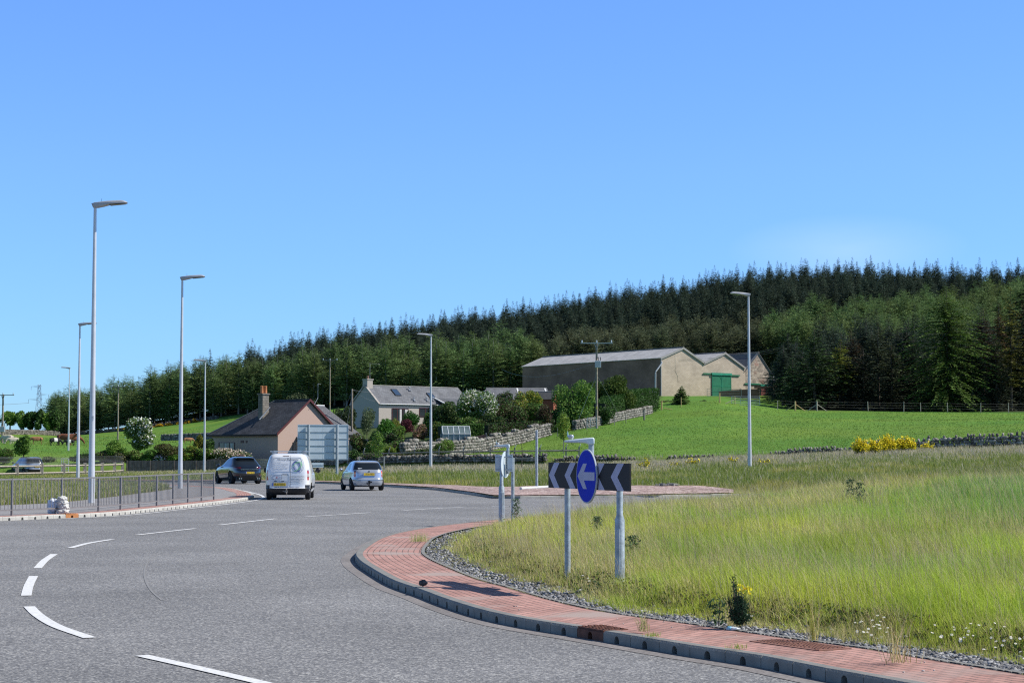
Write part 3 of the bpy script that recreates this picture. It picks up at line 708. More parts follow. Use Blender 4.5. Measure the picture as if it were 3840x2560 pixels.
# even 2 m panels parallel to the kerb
base_i = near_i(COR, 33.5, 1183); RL = offset(COR, -.62)
Q = []; s = 0
start = atZ(33.5, 1181.6, .12); j0 = int(np.argmin(np.hypot(RL[:, 0]-start.x, RL[:, 1]-start.y)))
Ls = np.r_[0, np.cumsum(np.linalg.norm(np.diff(RL, axis=0), axis=1))]
pts = [(np.interp(Ls[j0]+k*2.0, Ls, RL[:, 0]), np.interp(Ls[j0]+k*2.0, Ls, RL[:, 1])) for k in range(-3, 10)]
t = thing('pedestrian_railing', 'grey steel pedestrian guard railing along the footway kerb', 'railing', (pts[0][0], pts[0][1], .115))
bx, by = pts[0]
for x, y in pts: MB().box((x-bx, y-by, .5), (.05, .05, 1.02), math.atan2(pts[5][1]-pts[4][1], pts[5][0]-pts[4][0])).build('post', railm, t)
barme = None; nb = 0; rest = MB(); bars = []
for (xa, ya), (xb, yb) in zip(pts[:-1], pts[1:]):
    a = Vector((xa-bx, ya-by, 0)); b2 = Vector((xb-bx, yb-by, 0)); d = (b2-a).normalized(); az = math.atan2(d.y, d.x)
    for z in (.98, .14): MB().box(((a.x+b2.x)/2, (a.y+b2.y)/2, z), (1.95, .035, .04), az).build('rail', railm, t)
    for k in range(1, 14): bars.append((a+(b2-a)*k/14, az))
bars = bars[::-1]
bar0 = MB().box((0, 0, .56), (.012, .012, .82)).build('bar', railm, t)
for k, (p, az) in enumerate(reversed(bars)):
    pass
order = sorted(bars, key=lambda q: (q[0].x+bx)**2+(q[0].y+by)**2 if float(VX(q[0].x+bx, q[0].y+by)) > -5 else 1e9)
for k, (p, az) in enumerate(order):
    if k < 99:
        o = bar0 if k == 0 else bar0.copy()
        if k: COL.objects.link(o)
        o.location = p; o.rotation_euler = (0, 0, az); o.parent = t
    else: rest.box((p.x, p.y, .56), (.012, .012, .82), az)
tag(rest.build('bar', railm, t), kind='stuff')
# sandbags at the railing post
sack = mat('sack_fabric', (.58, .57, .53), .8, var=.15, scale=8, bump=.5, bscale=25)
sack2 = mat('sack_plastic', (.62, .66, .74), .45, var=.12, scale=8, bump=.4, bscale=20)
def blob(name, m, r, seed, parent=None, amp=.25, squash=(1, 1, 1), sub=4, freq=2.5):
    import bmesh
    bm = bmesh.new(); bmesh.ops.create_icosphere(bm, subdivisions=sub, radius=1)
    from mathutils import noise
    for v in bm.verts:
        n_ = noise.fractal(v.co*freq+Vector((seed*7.1, seed*3.3, 0)), .8, 2, 4)
        v.co = Vector((v.co.x*squash[0], v.co.y*squash[1], v.co.z*squash[2]))*r*(1+amp*n_)
    me = bpy.data.meshes.new(name); bm.to_mesh(me); bm.free(); me.shade_smooth()
    return link(name, me, m, parent)
sp_ = atZ(120, 1181, .12); sx_, sy_ = pts[4][0], pts[4][1]
for k, (dx, dz, w_, lb) in enumerate([(.0, .075, .17, 'crumpled white sandbag at the bottom of the pile by the railing post'), (.03, .21, .155, 'crumpled white sandbag second from the bottom of the railing pile'), (.0, .34, .15, 'crumpled white sandbag just under the top one at the railing'), (-.01, .475, .13, 'topmost white sandbag of the pile at the railing post')]):
    o = blob('sandbag', sack, w_, k, amp=.32, squash=(1, .8, .62), sub=4, freq=2.2); o.location = (sx_+dx+.06, sy_-.14, .105+dz*.88); tag(o, lb, 'sandbag', 'sandbags at the railing')
o = blob('sandbag', sack2, .22, 9, amp=.28, squash=(.85, .7, 1.05), sub=4, freq=1.8); o.location = (sx_-.22, sy_-.02, .30); tag(o, 'bluish white plastic sack slumped left of the sandbag pile', 'sandbag', 'sandbags at the railing')

# small things on the ground near by
for k, blk in enumerate((gr, gr2)):
    mb = MB()
    for q in blk: mb.f += [tuple(i_+len(mb.v) for i_ in f) for f in q.f]; mb.v += q.v
    P_ = ISL if k == 0 else COR; idx = gi if k == 0 else ci; sd_ = 1 if k == 0 else -1
    root = mb.build('gully_box', rust if k == 0 else mat('orange_rust', (.42, .17, .055), .7, var=.2, scale=10))
    tag(root, 'dark rusty iron drain box set into the island kerb' if k == 0 else 'orange rusty iron drain box in the kerb in front of the railing', 'drain cover', 'iron drain boxes in the kerbs')
    lid = MB(); tdir = P_[idx+1]-P_[idx-1]; tdir /= np.linalg.norm(tdir); nrm = np.array((tdir[1], -tdir[0]))*sd_
    c0 = (P_[idx]+P_[idx+1])/2
    lc = c0+nrm*.145; az = math.atan2(tdir[1], tdir[0])
    lid.box((lc[0], lc[1], .105), (.49, .28, .012), az)
    for a in np.arange(-.20, .21, .066):
        for b2 in np.arange(-.10, .11, .066): q = lc+tdir*a+nrm*b2; lid.box((q[0], q[1], .113), (.03, .03, .012), az)
    lid.build('lid', root.data.materials[0], root)
# manhole cover in the brick strip
p_ = atZ(1795, 1474.5, .12); mi = int(np.argmin(np.hypot(ISL[:, 0]-p_.x, ISL[:, 1]-p_.y))); tdir = ISL[mi+1]-ISL[mi-1]; tdir /= np.linalg.norm(tdir)
nrm = np.array((tdir[1], -tdir[0])); az = math.atan2(tdir[1], tdir[0]); c0 = ISL[mi]+nrm*.83
rust2 = mat('rusty_cover', (.20, .09, .06), .8, var=.3, scale=10, c2=(.27, .13, .09)); cov = thing('manhole_cover', 'studded rusty iron cover made of two triangles in the brick paving', 'manhole cover', (c0[0], c0[1], .1045), az); cov.scale = (.62, .72, 1)
for sg in (-1, 1):
    tri = [(-.78, -.27*sg), (.78, -.27*sg), (-.78*sg if 0 else (.78 if sg > 0 else -.78), .27*sg)]
    tri = [(-.77, -.26), (.75, -.26), (-.77, .25)] if sg < 0 else [(.77, .26), (-.75, .26), (.77, -.25)]
    pl_ = MB(); pl_.prism(tri, (1, 0, 0), (0, 1, 0), (0, 0, 0), (0, 0, .006))
    (x1, y1), (x2, y2), (x3, y3) = tri
    for a in np.arange(-.72, .73, .075):
        for b2 in np.arange(-.22, .23, .075):
            den = (y2-y3)*(x1-x3)+(x3-x2)*(y1-y3); l1 = ((y2-y3)*(a-x3)+(x3-x2)*(b2-y3))/den; l2 = ((y3-y1)*(a-x3)+(x1-x3)*(b2-y3))/den
            if min(l1, l2, 1-l1-l2) > .04: pl_.box((a, b2, .008), (.035, .035, .008))
    pl_.build('plate', rust2, cov)
o = blob('stone', mat('dark_stone', (.10, .09, .085), .9, var=.4, scale=25, bump=.8, bscale=40), .05, 4, amp=.35, squash=(1.1, .9, .8), sub=3); p_ = atZ(972, 1337, .16); o.location = (p_.x, p_.y, .155); tag(o, 'small dark stone lying on the brick paving beside the kerb', 'stone')
# crushed bottle
p_ = atZ(1683, 1438, .14); bt = thing('crushed_bottle', 'crushed clear plastic bottle with blue label in the gravel below the gorse bush', 'bottle', (p_.x, p_.y, .12), R(-12))
blob('bottle_shell', mat('clear_plastic', (.62, .68, .70), .15, var=.15, scale=20), .030, 2, bt, amp=.3, squash=(2.2, .75, .6), sub=3)
o = blob('label', mat('blue_label', (.22, .48, .62), .4, var=.3, scale=25), .031, 5, bt, amp=.2, squash=(1.0, .80, .66), sub=3); o.location = (-.028, 0, .003)

# ------------------------------------------------------------------ fences, gates
wood = mat('weathered_timber', (.34, .30, .24), .85, var=.3, scale=6, bump=.3, bscale=30)
newwood = mat('new_timber', (.50, .36, .16), .8, var=.2, scale=6)
greywood = mat('grey_post_timber', (.20, .19, .17), .9, var=.3, scale=6)
wire = mat('fence_wire', (.30, .30, .30), .5, metal=.5, var=0)
# wooden post-and-rail fence on the left
fp = [(23*SC*0+v*1.0, Y) for v, Y in ((-60, 136), (-18, 139.5), (39.7, 143.5), (96.5, 147), (147, 150.5), (195.5, 154.5), (235, 159), (263.5, 163.5), (282, 168))]
ft = thing('post_and_rail_fence', 'pale wooden post and rail fence in front of the parked silver car', 'fence', (XV(97, 147), 147, 0))
o0 = Vector((XV(97, 147), 147, 0)); P3 = [Vector((XV(v, Y), Y, max(-.05, gz(XV(v, Y), Y)-.05)))-o0 for v, Y in fp]
for p in P3: MB().box((p.x, p.y, .40), (.26, .14, 1.30), R(10)).build('post', wood, ft)
for a, b2 in zip(P3[:-1], P3[1:]):
    for z in (.27, .82): MB().tube([Vector((a.x, a.y+.14, z)), Vector((b2.x, b2.y+.14, z))], [.075, .075], 4).build('rail', wood, ft)
for k in range(7):
    z = .95+.10*k
    MB().tube([Vector((p.x, p.y+.25, z)) for p in P3], .008, 4).build('wire', wire, ft)
# field fences: individual posts on the right skyline of the pasture
def posts(name, label, cat, group, L_, m, hh=1.25, r=.06, labels=None):
    for k, (v, vy, Y, *mm) in enumerate(L_):
        x = XV(v, Y); z = gz(x, Y); h_, r2, m2 = (mm+[hh, r, m][len(mm):])[:3]
        o = MB().tube([(0, 0, -.2), (0, 0, h_)], r2, 8).build(name, m2); o.location = (x, Y, z-.05); o.rotation_euler = (R(rng.uniform(-2, 2)), R(rng.uniform(-2, 2)), 0)
        tag(o, labels[k] if labels else label, cat, group)
posts('fence_post', '', 'fence post', 'posts of the wire fence under the conifers',
      [(1787, 945, 251, 1.3, .05), (1995, 945, 251, 1.4, .055), (2077, 945, 251, 1.4, .055), (2178, 945, 251, 1.4, .055), (2254, 945, 251, 1.4, .055), (2318, 945, 251, 1.4, .055), (2116, 945, 251, 1.35, .05)], wood,
      labels=['fence post just left of the braced strainer posts under the conifers', 'fence post under the conifers, first to the right of the braced pair', 'fence post below the dark gap between two conifers',
              'fence post directly under the broad green conifer', 'fence post under the browning conifers at right', 'rightmost fence post at the edge of the wood', 'short fence post between its neighbours under the broad conifer'])
for v, lb in ((1827.5, 'stout strainer post with two diagonal struts, lighter of the pair'), (1877.5, 'stout strainer post with two diagonal struts, darker of the pair under the conifers')):
    x = XV(v, 251); z = gz(x, 251)-.05; t = thing('strainer_post', lb, 'fence post', (x, 251, z), 0, 'braced strainer posts')
    MB().tube([(0, 0, -.2), (0, 0, 1.35)], .11, 10).build('post', newwood if v < 1850 else wood, t)
    for s_ in (-1, 1): MB().tube([(0, 0, .95), (s_*1.35, 0, .02)], .055, 6).build('strut', newwood if v < 1850 else wood, t)
for k in range(3):
    z = .5+.35*k
    pts_ = [Vector((XV(v, 251), 251, gz(XV(v, 251), 251)+z)) for v in (1787, 1827, 1877, 1995, 2077, 2116, 2178, 2254, 2318, 2400)]
    tag(MB().tube(pts_, .005, 4).build('fence_wire', wire), ['lowest', 'middle', 'top'][k]+' strand of the wire fence below the conifers', 'wire', 'strands of the fence under the conifers')
posts('fence_post', '', 'fence post', 'posts beside the farm track', [(1520, 945, 236, 1.25, .09, newwood), (1565, 935, 240, 1.3, .045, newwood), (1653.5, 925, 247, 1.35, .09, newwood), (1689, 925, 248, 1.2, .045, newwood), (1480, 978, 214, 1.25, .11, greywood),
       (1347, 977, 196, 1.15, .05, greywood), (1303, 985, 188, 1.1, .05, greywood), (1281, 985, 190, 1.1, .04, greywood), (1438, 978, 208, 1.15, .04, greywood), (1411, 976, 204, 1.1, .04, greywood)], wood,
      labels=['yellowish new post at the end of the field wall with a rail beside it', 'thin new post in front of the small conifer by the barn', 'stout yellowish post on the grassy crest below the green door', 'thin yellowish post right of the stout one on the crest', 'dark grey stout post standing free in the pasture',
              'grey post left of the small metal gate in the field wall', 'thin grey post by the wall nearest the young tree', 'thin grey post behind the wall left of the gate', 'thin grey post in front of the wall below the trimmed hedge', 'thin grey post in front of the wall, right of the electricity pole'])
def rail(v0, y0, v1, y1, Y, lb, r=.05, m=newwood):
    a, b2 = atY(v0, y0, Y), atY(v1, y1, Y); tag(MB().tube([a, b2], r, 6).build('timber_rail', m), lb, 'rail')
rail(1525, 937, 1552, 942, 236, 'yellowish timber rail beside the end post of the field wall')
rail(1662, 929, 1690, 916, 247, 'pale timber plank leaning on the crest below the barns', .07, mat('pale_plank', (.62, .52, .32), .8))
def gate(v0, v1, yb, Y, hh, lb, m, bars_=6, rot=0):
    x0, x1 = XV(v0, Y), XV(v1, Y); z = gz((x0+x1)/2, Y); t = thing('field_gate', lb, 'gate', ((x0+x1)/2, Y, z), R(rot)); w_ = (x1-x0)/2
    fr = MB()
    for s_ in (-1, 1): fr.tube([(s_*w_, 0, .1), (s_*w_, 0, hh)], .03, 6)
    fr.build('frame', m, t)
    for k in range(bars_): MB().tube([(-w_, 0, .12+(hh-.14)*k/(bars_-1)), (w_, 0, .12+(hh-.14)*k/(bars_-1))], .025, 6).build('bar', m, t)
    MB().tube([(-w_*.35, 0, .1), (-w_*.35, 0, hh)], .025, 6).build('stay', m, t)
gm_ = mat('gate_galvanised', (.42, .46, .48), .5, metal=.3, var=.05)
gate(1681, 1746, 930, 249, 1.25, 'silver metal field gate on the crest below the barns', gm_, 6)
gate(1349, 1371, 978, 197, 1.2, 'narrow metal gate in the gap of the stone wall beside the pole', gm_, 5)
gate(1445+20, 1513, 915, 262, 1.4, 'sloping metal gate at the end of the trimmed hedge', gm_, 7, 10)
gate(1625, 1704, 905, 300, 1.3, 'bar gate in front of the green barn door', mat('gate_green_grey', (.16, .24, .22), .6), 4)
gate(141, 158, 1060, 176, 1.5, 'small white metal gate behind the wooden fence', mat('gate_white', (.65, .65, .62), .6), 6)

# dark garden fence behind the verge (vertical boards), brick and block walls beside it
dfm = mat('dark_fence_boards', (.085, .075, .065), .9, c2=(.16, .145, .13), scale=3)
dt = thing('garden_fence', 'long dark boarded fence below the flowering shrubs', 'fence', (XV(400, 181.6), 181.6, 0))
ox = XV(400, 181.6); vv = np.arange(292, 620, 2.2); bpn = MB()
for k, v in enumerate(vv):
    x = XV(v, 181.6); top = atY(v, 1057 if v < 480 else 1056, 181.6).z; b0 = gz(x, 181.6)-.1
    bpn.box((x-ox, rng.uniform(-.01, .01), (top+b0)/2), (.088, .03, top-b0-rng.uniform(0, .04)))
bpn.build('boards', dfm, dt)
for v in (292, 345, 400, 450, 505, 560, 612):
    x = XV(v, 181.6); top = atY(v, 1057, 181.6).z; MB().box((x-ox, -.06, top/2), (.10, .10, top+.02)).build('post', dfm, dt)
redb = brickmat('red_orange_brick', (.42, .17, .11), (.50, .23, .16), (.35, .28, .24), .22, .075, .012, var=.15)
bw = MB(); a_ = atY(485, 1052, 188); b_ = atY(563, 1040, 189)
x0, x1 = XV(478, 188), XV(564, 188.5)
bw.prism([(0, 0), (x1-x0, 0), (x1-x0, atY(560, 1043, 188).z-gz(x1, 188)+.1), (0, atY(480, 1055.5, 188).z-gz(x1, 188)+.1)], (1, 0, 0), (0, 0, 1), (0, 0, 0), (0, .22, 0))
o = bw.build('brick_wall', redb); o.location = (x0, 187.3, gz(x1, 188)-.1); tag(o, 'low orange brick wall sloping up behind the dark car', 'wall')
blockm = brickmat('stone_block_wall', (.34, .31, .25), (.42, .38, .31), (.16, .15, .13), .42, .16, .02, var=.3)
x0, x1 = XV(566, 178), XV(652, 178); bwb = MB(); zt = atY(600, 1055, 178).z
g0 = gz(x0, 178)-.2; bwb.box(((x1-x0)/2, 0, (zt-g0)/2), (x1-x0, .3, zt-g0)).box(((x1-x0)/2, 0, zt-g0+.04), (x1-x0+.1, .4, .08))
o = bwb.build('block_wall', blockm); o.location = (x0, 178, g0); tag(o, 'pale stone block wall between dark car and white van', 'wall')

# ------------------------------------------------------------------ dry stone walls
def stone_wall(name, label, P, hgt, th=.55, size=.30, seed=1, upright=False, colr=((.10, .095, .08), (.33, .31, .27)), base=None):
    """P: path (x,y); stones as rounded irregular blocks, one mesh"""
    g = np.random.default_rng(seed); P = spline(P, .2); Ls = np.r_[0, np.cumsum(np.linalg.norm(np.diff(P[:, :2], axis=0), axis=1))]
    T = np.gradient(P[:, :2], axis=0); T /= np.linalg.norm(T, axis=1)[:, None]
    import bmesh
    bm = bmesh.new(); bmesh.ops.create_icosphere(bm, subdivisions=1, radius=1); bv = np.array([v.co[:] for v in bm.verts]); bf = np.array([[v.index for v in f.verts] for f in bm.faces]); bm.free()
    # square the ball a little
    bv = np.sign(bv)*np.abs(bv)**.7
    VV = []; CC = []; k = 0
    hf = hgt if callable(hgt) else (lambda s: hgt)
    s = 0
    rows_n = int(np.ceil(max(hf(q) for q in np.linspace(0, Ls[-1], 20))/(size*.72)))
    for r in range(rows_n):
        s = g.uniform(0, size); zr = r*size*.72
        while s < Ls[-1]:
            w_ = size*g.uniform(.6, 1.6)
            if zr < hf(s)*g.uniform(.93, 1.06):
                x, y = np.interp(s, Ls, P[:, 0]), np.interp(s, Ls, P[:, 1]); tx, ty = np.interp(s, Ls, T[:, 0]), np.interp(s, Ls, T[:, 1])
                last = zr+size*.72 > hf(s)
                for side in ((-1, 1) if not (upright and last) else (0,)):
                    off = side*(th/2-.1)*(1-.25*zr/max(.1, hf(s)))
                    ez = size*.46*g.uniform(.75, 1.25); el = w_*.56
                    if upright and last: ez = size*g.uniform(.35, .75); el = size*g.uniform(.22, .45)
                    v = bv*np.array((el, (.17 if side else th*.5)*g.uniform(.8, 1.25), ez))*(1+g.uniform(-.2, .2, (len(bv), 1)))
                    a = g.uniform(-.35, .35); c_, s_ = math.cos(a), math.sin(a)
                    v = np.stack([v[:, 0]*c_-v[:, 2]*s_, v[:, 1], v[:, 0]*s_+v[:, 2]*c_], 1)
                    X = x+v[:, 0]*tx+(v[:, 1]+off)*ty; Y = y+v[:, 0]*ty-(v[:, 1]+off)*tx
                    z0 = (gz(x, y) if base is None else base)
                    VV.append(np.stack([X, Y, z0+zr+size*.3+v[:, 2]], 1)); m_ = g.uniform(0, 1)**1.1
                    CC.append(np.tile((np.array(colr[0])*(1-m_)+np.array(colr[1])*m_)*g.uniform(.85, 1.1), (len(bv), 1))); k += 1
            s += w_*.95
    VV = np.concatenate(VV); CC = np.concatenate(CC); n = len(bv)
    Fq = (bf[None]+np.arange(k)[:, None, None]*n).reshape(-1, 3)
    me = np_mesh(name, VV, Fq.ravel(), np.arange(0, 3*len(Fq), 3), CC, False)
    o = link(name, me, leafmat('stone_colours', 0, .9)); tag(o, label, 'stone wall'); return o
# wall across the picture behind the verge
wl = [(XV(v, np.interp(v, VC, YW)+.6), np.interp(v, VC, YW)+.6) for v in range(655, 1280, 25)]
stone_wall('dry_stone_wall', 'low dry stone wall with upright coping stones behind the silver car', wl, .52, size=.27, seed=2, upright=True, colr=((.07, .065, .055), (.29, .28, .25)))  # dark stone colours here and on the next stretch paint in the shaded face
wl = [(XV(v, np.interp(v, VC, YW)+.6), np.interp(v, VC, YW)+.6) for v in range(1275, 1960, 40)]
stone_wall('dry_stone_wall', 'half buried dry stone wall in long grass behind the chevron board', wl, lambda s: .30*max(0, .25+math.sin(s*.55)*math.sin(s*.21+1)), size=.25, seed=22, upright=True, colr=((.07, .065, .055), (.29, .28, .25)))
wl = [(XV(v, np.interp(v, VC, YW)+.6), np.interp(v, VC, YW)+.6) for v in range(1965, 2480, 40)]
stone_wall('dry_stone_wall', 'dark dry stone wall at right beyond the gorse flowers', wl, lambda s: .55+.25*min(1, s/14), size=.3, seed=3, upright=True, colr=((.11, .10, .09), (.36, .34, .30)))
A_, B_, C_, D_ = (-12.1, 152.), (2.7, 191.5), (9.0, 203.5), (17.2, 232.)
stone_wall('dry_stone_wall', 'long pale dry stone wall climbing diagonally between garden and pasture', [(-9.3, 159), (-4, 171.5), B_, (3.9, 194.5)], lambda s: 1.2+.15*math.sin(s), size=.36, seed=4)
stone_wall('dry_stone_wall', 'upper stretch of pale stone wall below the trimmed hedge', [(6.6, 199.5), C_, (13, 218), D_], .95, size=.36, seed=5)
stone_wall('dry_stone_wall', 'tumbled stone wall in the far cattle field left of the dark roofed house', [(XV(372, 300), 300), (XV(420, 296), 296), (XV(470, 290), 290), (XV(505, 284), 284)], 1.0, size=.36, seed=6, colr=((.10, .095, .08), (.30, .28, .25)))
stone_wall('dry_stone_wall', 'distant field wall below the small trees at far left', [(XV(-10, 415), 415), (XV(40, 430), 430), (XV(90, 448), 448), (XV(135, 462), 462)], .9, size=.4, seed=7, colr=((.08, .075, .065), (.26, .24, .21)))
stone_wall('dry_stone_wall', 'stone wall in shadow along the left forest edge', [(XV(v, forest_edge(v)-7), float(forest_edge(v))-7) for v in (180, 230, 290, 350, 420, 500)], .6, size=.4, seed=8, colr=((.06, .055, .05), (.18, .17, .15)))  # darker stones, with the forest edge shadow put into their colour
# timber rail fence on top of the front wall
rt = thing('rail_fence', 'low wooden rail fence running just behind the stone wall', 'fence', (XV(1000, 152), 152, 0)); o0 = Vector((XV(1000, 152), 152, 0))
prev = None
for v in (835, 868, 893, 952, 1008, 1064, 1126, 1182, 1240, 1300, 1330):
    Y = float(np.interp(v, VC, YW))+1.9; p = Vector((XV(v, Y), Y, gz(XV(v, Y), Y)))-o0
    MB().box((p.x, p.y, p.z+.28), (.11, .1, .85)).build('post', greywood, rt)
    MB().tube([p+Vector((0, 0, .62)), p+Vector((.12, -.1, .92))], .03, 5).build('bracket', mat('pale_bracket', (.55, .55, .5), .7), rt)
    if prev is not None: MB().tube([prev+Vector((0, -.08, .42)), p+Vector((0, -.08, .42))], .06, 4).build('rail', greywood, rt)
    prev = p
# small guards around saplings
for v in (854, 1199):
    x = XV(v, 143 if v < 900 else 133); Y = 143 if v < 900 else 133; z = gz(x, Y)
    t = thing('tree_guard', 'low wooden stake frame round the sapling '+('beside the silver car' if v < 900 else 'left of the chevron back sign'), 'tree stake', (x, Y, z))
    for s_ in (-.95, .95): MB().box((s_, 0, .55), (.09, .09, 1.2)).build('stake', mat('pale_stake', (.5, .47, .4), .8), t)
    MB().box((0, 0, .78), (1.9, .05, .07)).build('crossbar', wood, t)
# ------------------------------------------------------------------ vehicles: stacked rounded plan outlines
glass = mat('car_glass', (.012, .016, .02), .06, var=0, spec=.8)
glass_b = mat('car_glass_bluish', (.05, .09, .15), .06, var=0, spec=.9)
tyre = mat('tyre_rubber', (.012, .012, .013), .85, var=.2)
redl = mat('tail_light_red', (.42, .012, .012), .15, var=.1, scale=10, coat=.5)
redd = mat('tail_light_dark_red', (.10, .006, .012), .12, var=.1, coat=.5)
clearl = mat('tail_light_clear', (.45, .38, .36), .2, var=.2, scale=20)
amber = mat('tail_light_amber', (.75, .22, .05), .2, var=.1)
plate_y = mat('plate_yellow', (.75, .50, .02), .5, var=.05)
shut = mat('panel_gap', (.10, .11, .13), .6, var=0)
chrome = mat('chrome', (.6, .6, .6), .15, metal=1, var=0)
def car_body(t, spec, paint, cls, wheels, nz=90, npt=280, exp=5.0):
    K = np.array(spec, float); zs = np.interp(np.linspace(0, 1, nz), np.linspace(0, 1, len(K)), K[:, 0])
    # finer where the outline moves quickly
    Rr = np.interp(zs, K[:, 0], K[:, 1]); Ff = np.interp(zs, K[:, 0], K[:, 2]); Ww = np.interp(zs, K[:, 0], K[:, 3])
    def sm3(a):
        b = a.copy(); b[1:-1] = (a[:-2]+2*a[1:-1]+a[2:])/4; return b
    for _ in range(2): Rr, Ff, Ww = sm3(Rr), sm3(Ff), sm3(Ww)
    th = np.linspace(0, 2*math.pi, 4000, endpoint=False); V = []
    for z, r, f, w_ in zip(zs, Rr, Ff, Ww):
        c, s = np.cos(th), np.sin(th); x = w_*np.sign(c)*np.abs(c)**(2/exp); y = (r+f)/2+(f-r)/2*np.sign(s)*np.abs(s)**(2/exp)
        d = np.r_[0, np.cumsum(np.hypot(np.diff(x), np.diff(y)))]; q = np.linspace(0, d[-1], npt, endpoint=False)
        V.append(np.stack([np.interp(q, d, x), np.interp(q, d, y), np.full(npt, z)], 1))
    V = np.concatenate(V); i = (np.arange(nz-1)[:, None]*npt+np.arange(npt)[None]).ravel(); j = (np.arange(nz-1)[:, None]*npt+(np.arange(npt)+1)[None] % npt).ravel()
    F = np.stack([i, j, j+npt, i+npt], 1)
    c = V[F].mean(1); a = V[F[:, 1]]-V[F[:, 0]]; b = V[F[:, 3]]-V[F[:, 0]]; n = np.cross(a, b); n /= np.maximum(np.linalg.norm(n, axis=1), 1e-9)[:, None]
    wd = np.interp(c[:, 2], zs, Ww); names = cls(c[:, 0], c[:, 1], c[:, 2], n[:, 0], n[:, 1], wd)
    cut = np.zeros(len(F), bool)
    for wx, wy, wr in wheels: cut |= (np.abs(c[:, 0]) > .45) & ((c[:, 1]-wy)**2+(c[:, 2]-wr)**2 < (wr*1.13)**2) & (np.abs(n[:, 0]) > .35)
    root = None
    for key in ['body']+sorted(set(names)-{'body'}):
        k = (names == key) & ~cut
        if not k.any(): continue
        f = F[k]; loops = f.ravel(); starts = np.arange(0, 4*len(f), 4)
        if key == 'body':
            m0 = len(F); cap = np.arange((nz-1)*npt, nz*npt); loops = np.r_[loops, cap]; starts = np.r_[starts, 4*len(f)]
        used, inv = np.unique(loops, return_inverse=True)
        me = np_mesh(key, V[used], inv, starts, None, True)
        nm, m = {'body': ('body', paint), 'rw': ('rear_window', glass), 'sw': ('side_window', t.get('_sw') or glass), 'ws': ('windscreen', glass), 'bumper': ('bumper', dark),
                 'strip': ('rubbing_strip', dark), 'red': ('tail_light', redl), 'redd': ('tail_light', redd), 'clear': ('indicator_light', clearl), 'amber': ('indicator_light', amber), 'sill': ('sill', dark), 'gap': ('door_seam', shut)}.get(key, (key, dark))
        if key == 'sw': m = glass_b
        link(nm, me, m, t)
    # dark under-body
    L0, L1 = K[:, 1].min()+.25, K[:, 2].max()-.25; W_ = K[:, 3].max()-.08
    MB().box((0, (L0+L1)/2, .30), (W_*2-.30, L1-L0, .22)).box((0, (L0+L1)/2, .55), (W_*2-.34, L1-L0, .5)).build('underbody', dark, t)
def wheel(t, x, y, r, wd, rimm, spokes=5):
    s = 1 if x > 0 else -1
    w_ = thing('wheel', None, None, (x, y, r)); w_.parent = t
    MB().lathe([(r*.60, -wd/2), (r*.93, -wd/2), (r, -wd/2+.03), (r, wd/2-.03), (r*.93, wd/2), (r*.60, wd/2), (r*.60, -wd/2)], (0, 0, 0), 32, 'x').build('tyre', tyre, w_, smooth=True)
    rm = MB(); xo = s*(wd/2-.025)
    rm.lathe([(r*.62, xo-s*.06), (r*.62, xo), (r*.55, xo), (r*.55, xo-s*.06)][::s], (0, 0, 0), 32, 'x').lathe([(r*.14, xo-.03), (r*.14, xo+.01)], (0, 0, 0), 12, 'x')
    for k in range(spokes):
        a = 2*math.pi*k/spokes+.3
        rm.tube([(xo-s*.01, r*.1*math.cos(a), r*.1*math.sin(a)), (xo-s*.005, r*.57*math.cos(a), r*.57*math.sin(a))], [r*.10, r*.075], 5)
    rm.build('rim', rimm, w_)
    MB().lathe([(r*.58, xo-s*.09), (r*.58, xo-s*.075)][::s], (0, 0, 0), 24, 'x').build('brake_disc', tyre, w_)
def car(name, label, cat, v, Y, z, head, spec, paint, cls, wheels, wd, rimm, tr, spokes=5, exp=5.):
    t = thing(name, label, cat, (XV(v, Y), Y, z), R(head))
    car_body(t, spec, paint, cls, [(0, wy, wr) for wy, wr in wheels], exp=exp)
    for wy, wr in wheels:
        for s in (-1, 1): wheel(t, s*tr, wy, wr, wd, rimm, spokes)
    return t
def mirrors(t, y, z, x, m, sz=(.2, .12, .15)):
    for s in (-1, 1):
        o = blob('wing_mirror', m, 1, 3, t, amp=.03, squash=(sz[0]/2, sz[1]/2, sz[2]/2), sub=3); o.location = (s*x, y, z)
        MB().tube([(-s*.16, 0.02, -.06), (0, 0, -.02)], .02, 6).build('stalk', dark, o)
def plate(t, x, y, z, s, w_=.52, h=.111, blue_=True):
    p = MB().box((x, y, z), (w_, .012, h)).build('number_plate', plate_y, t)
    if blue_: MB().box((x-w_/2+.022, y-.0075, z), (.044, .003, h)).build('badge_band', mat('plate_blue', (.05, .12, .45), .5, var=0), p)
    text('registration', s, h*1.02, ink, p, (x+.02, y-.0075, z), sx=.80, ext=.0008)
white_p = mat('white_van_paint', (.76, .77, .77), .25, var=.03, scale=1.5, coat=.7)
dark_p = mat('dark_blue_grey_paint', (.007, .011, .019), .12, metal=0, var=.1, coat=1)
silver_p = mat('silver_paint', (.46, .50, .56), .22, metal=.45, var=.04, coat=.9)
greyblue_p = mat('grey_blue_paint', (.20, .24, .29), .25, metal=.4, var=.05, coat=.9)
rim_l = mat('alloy_wheel', (.42, .42, .42), .35, metal=.6, var=.1)
rim_d = mat('dark_alloy_wheel', (.03, .03, .035), .3, metal=.6, var=.1)
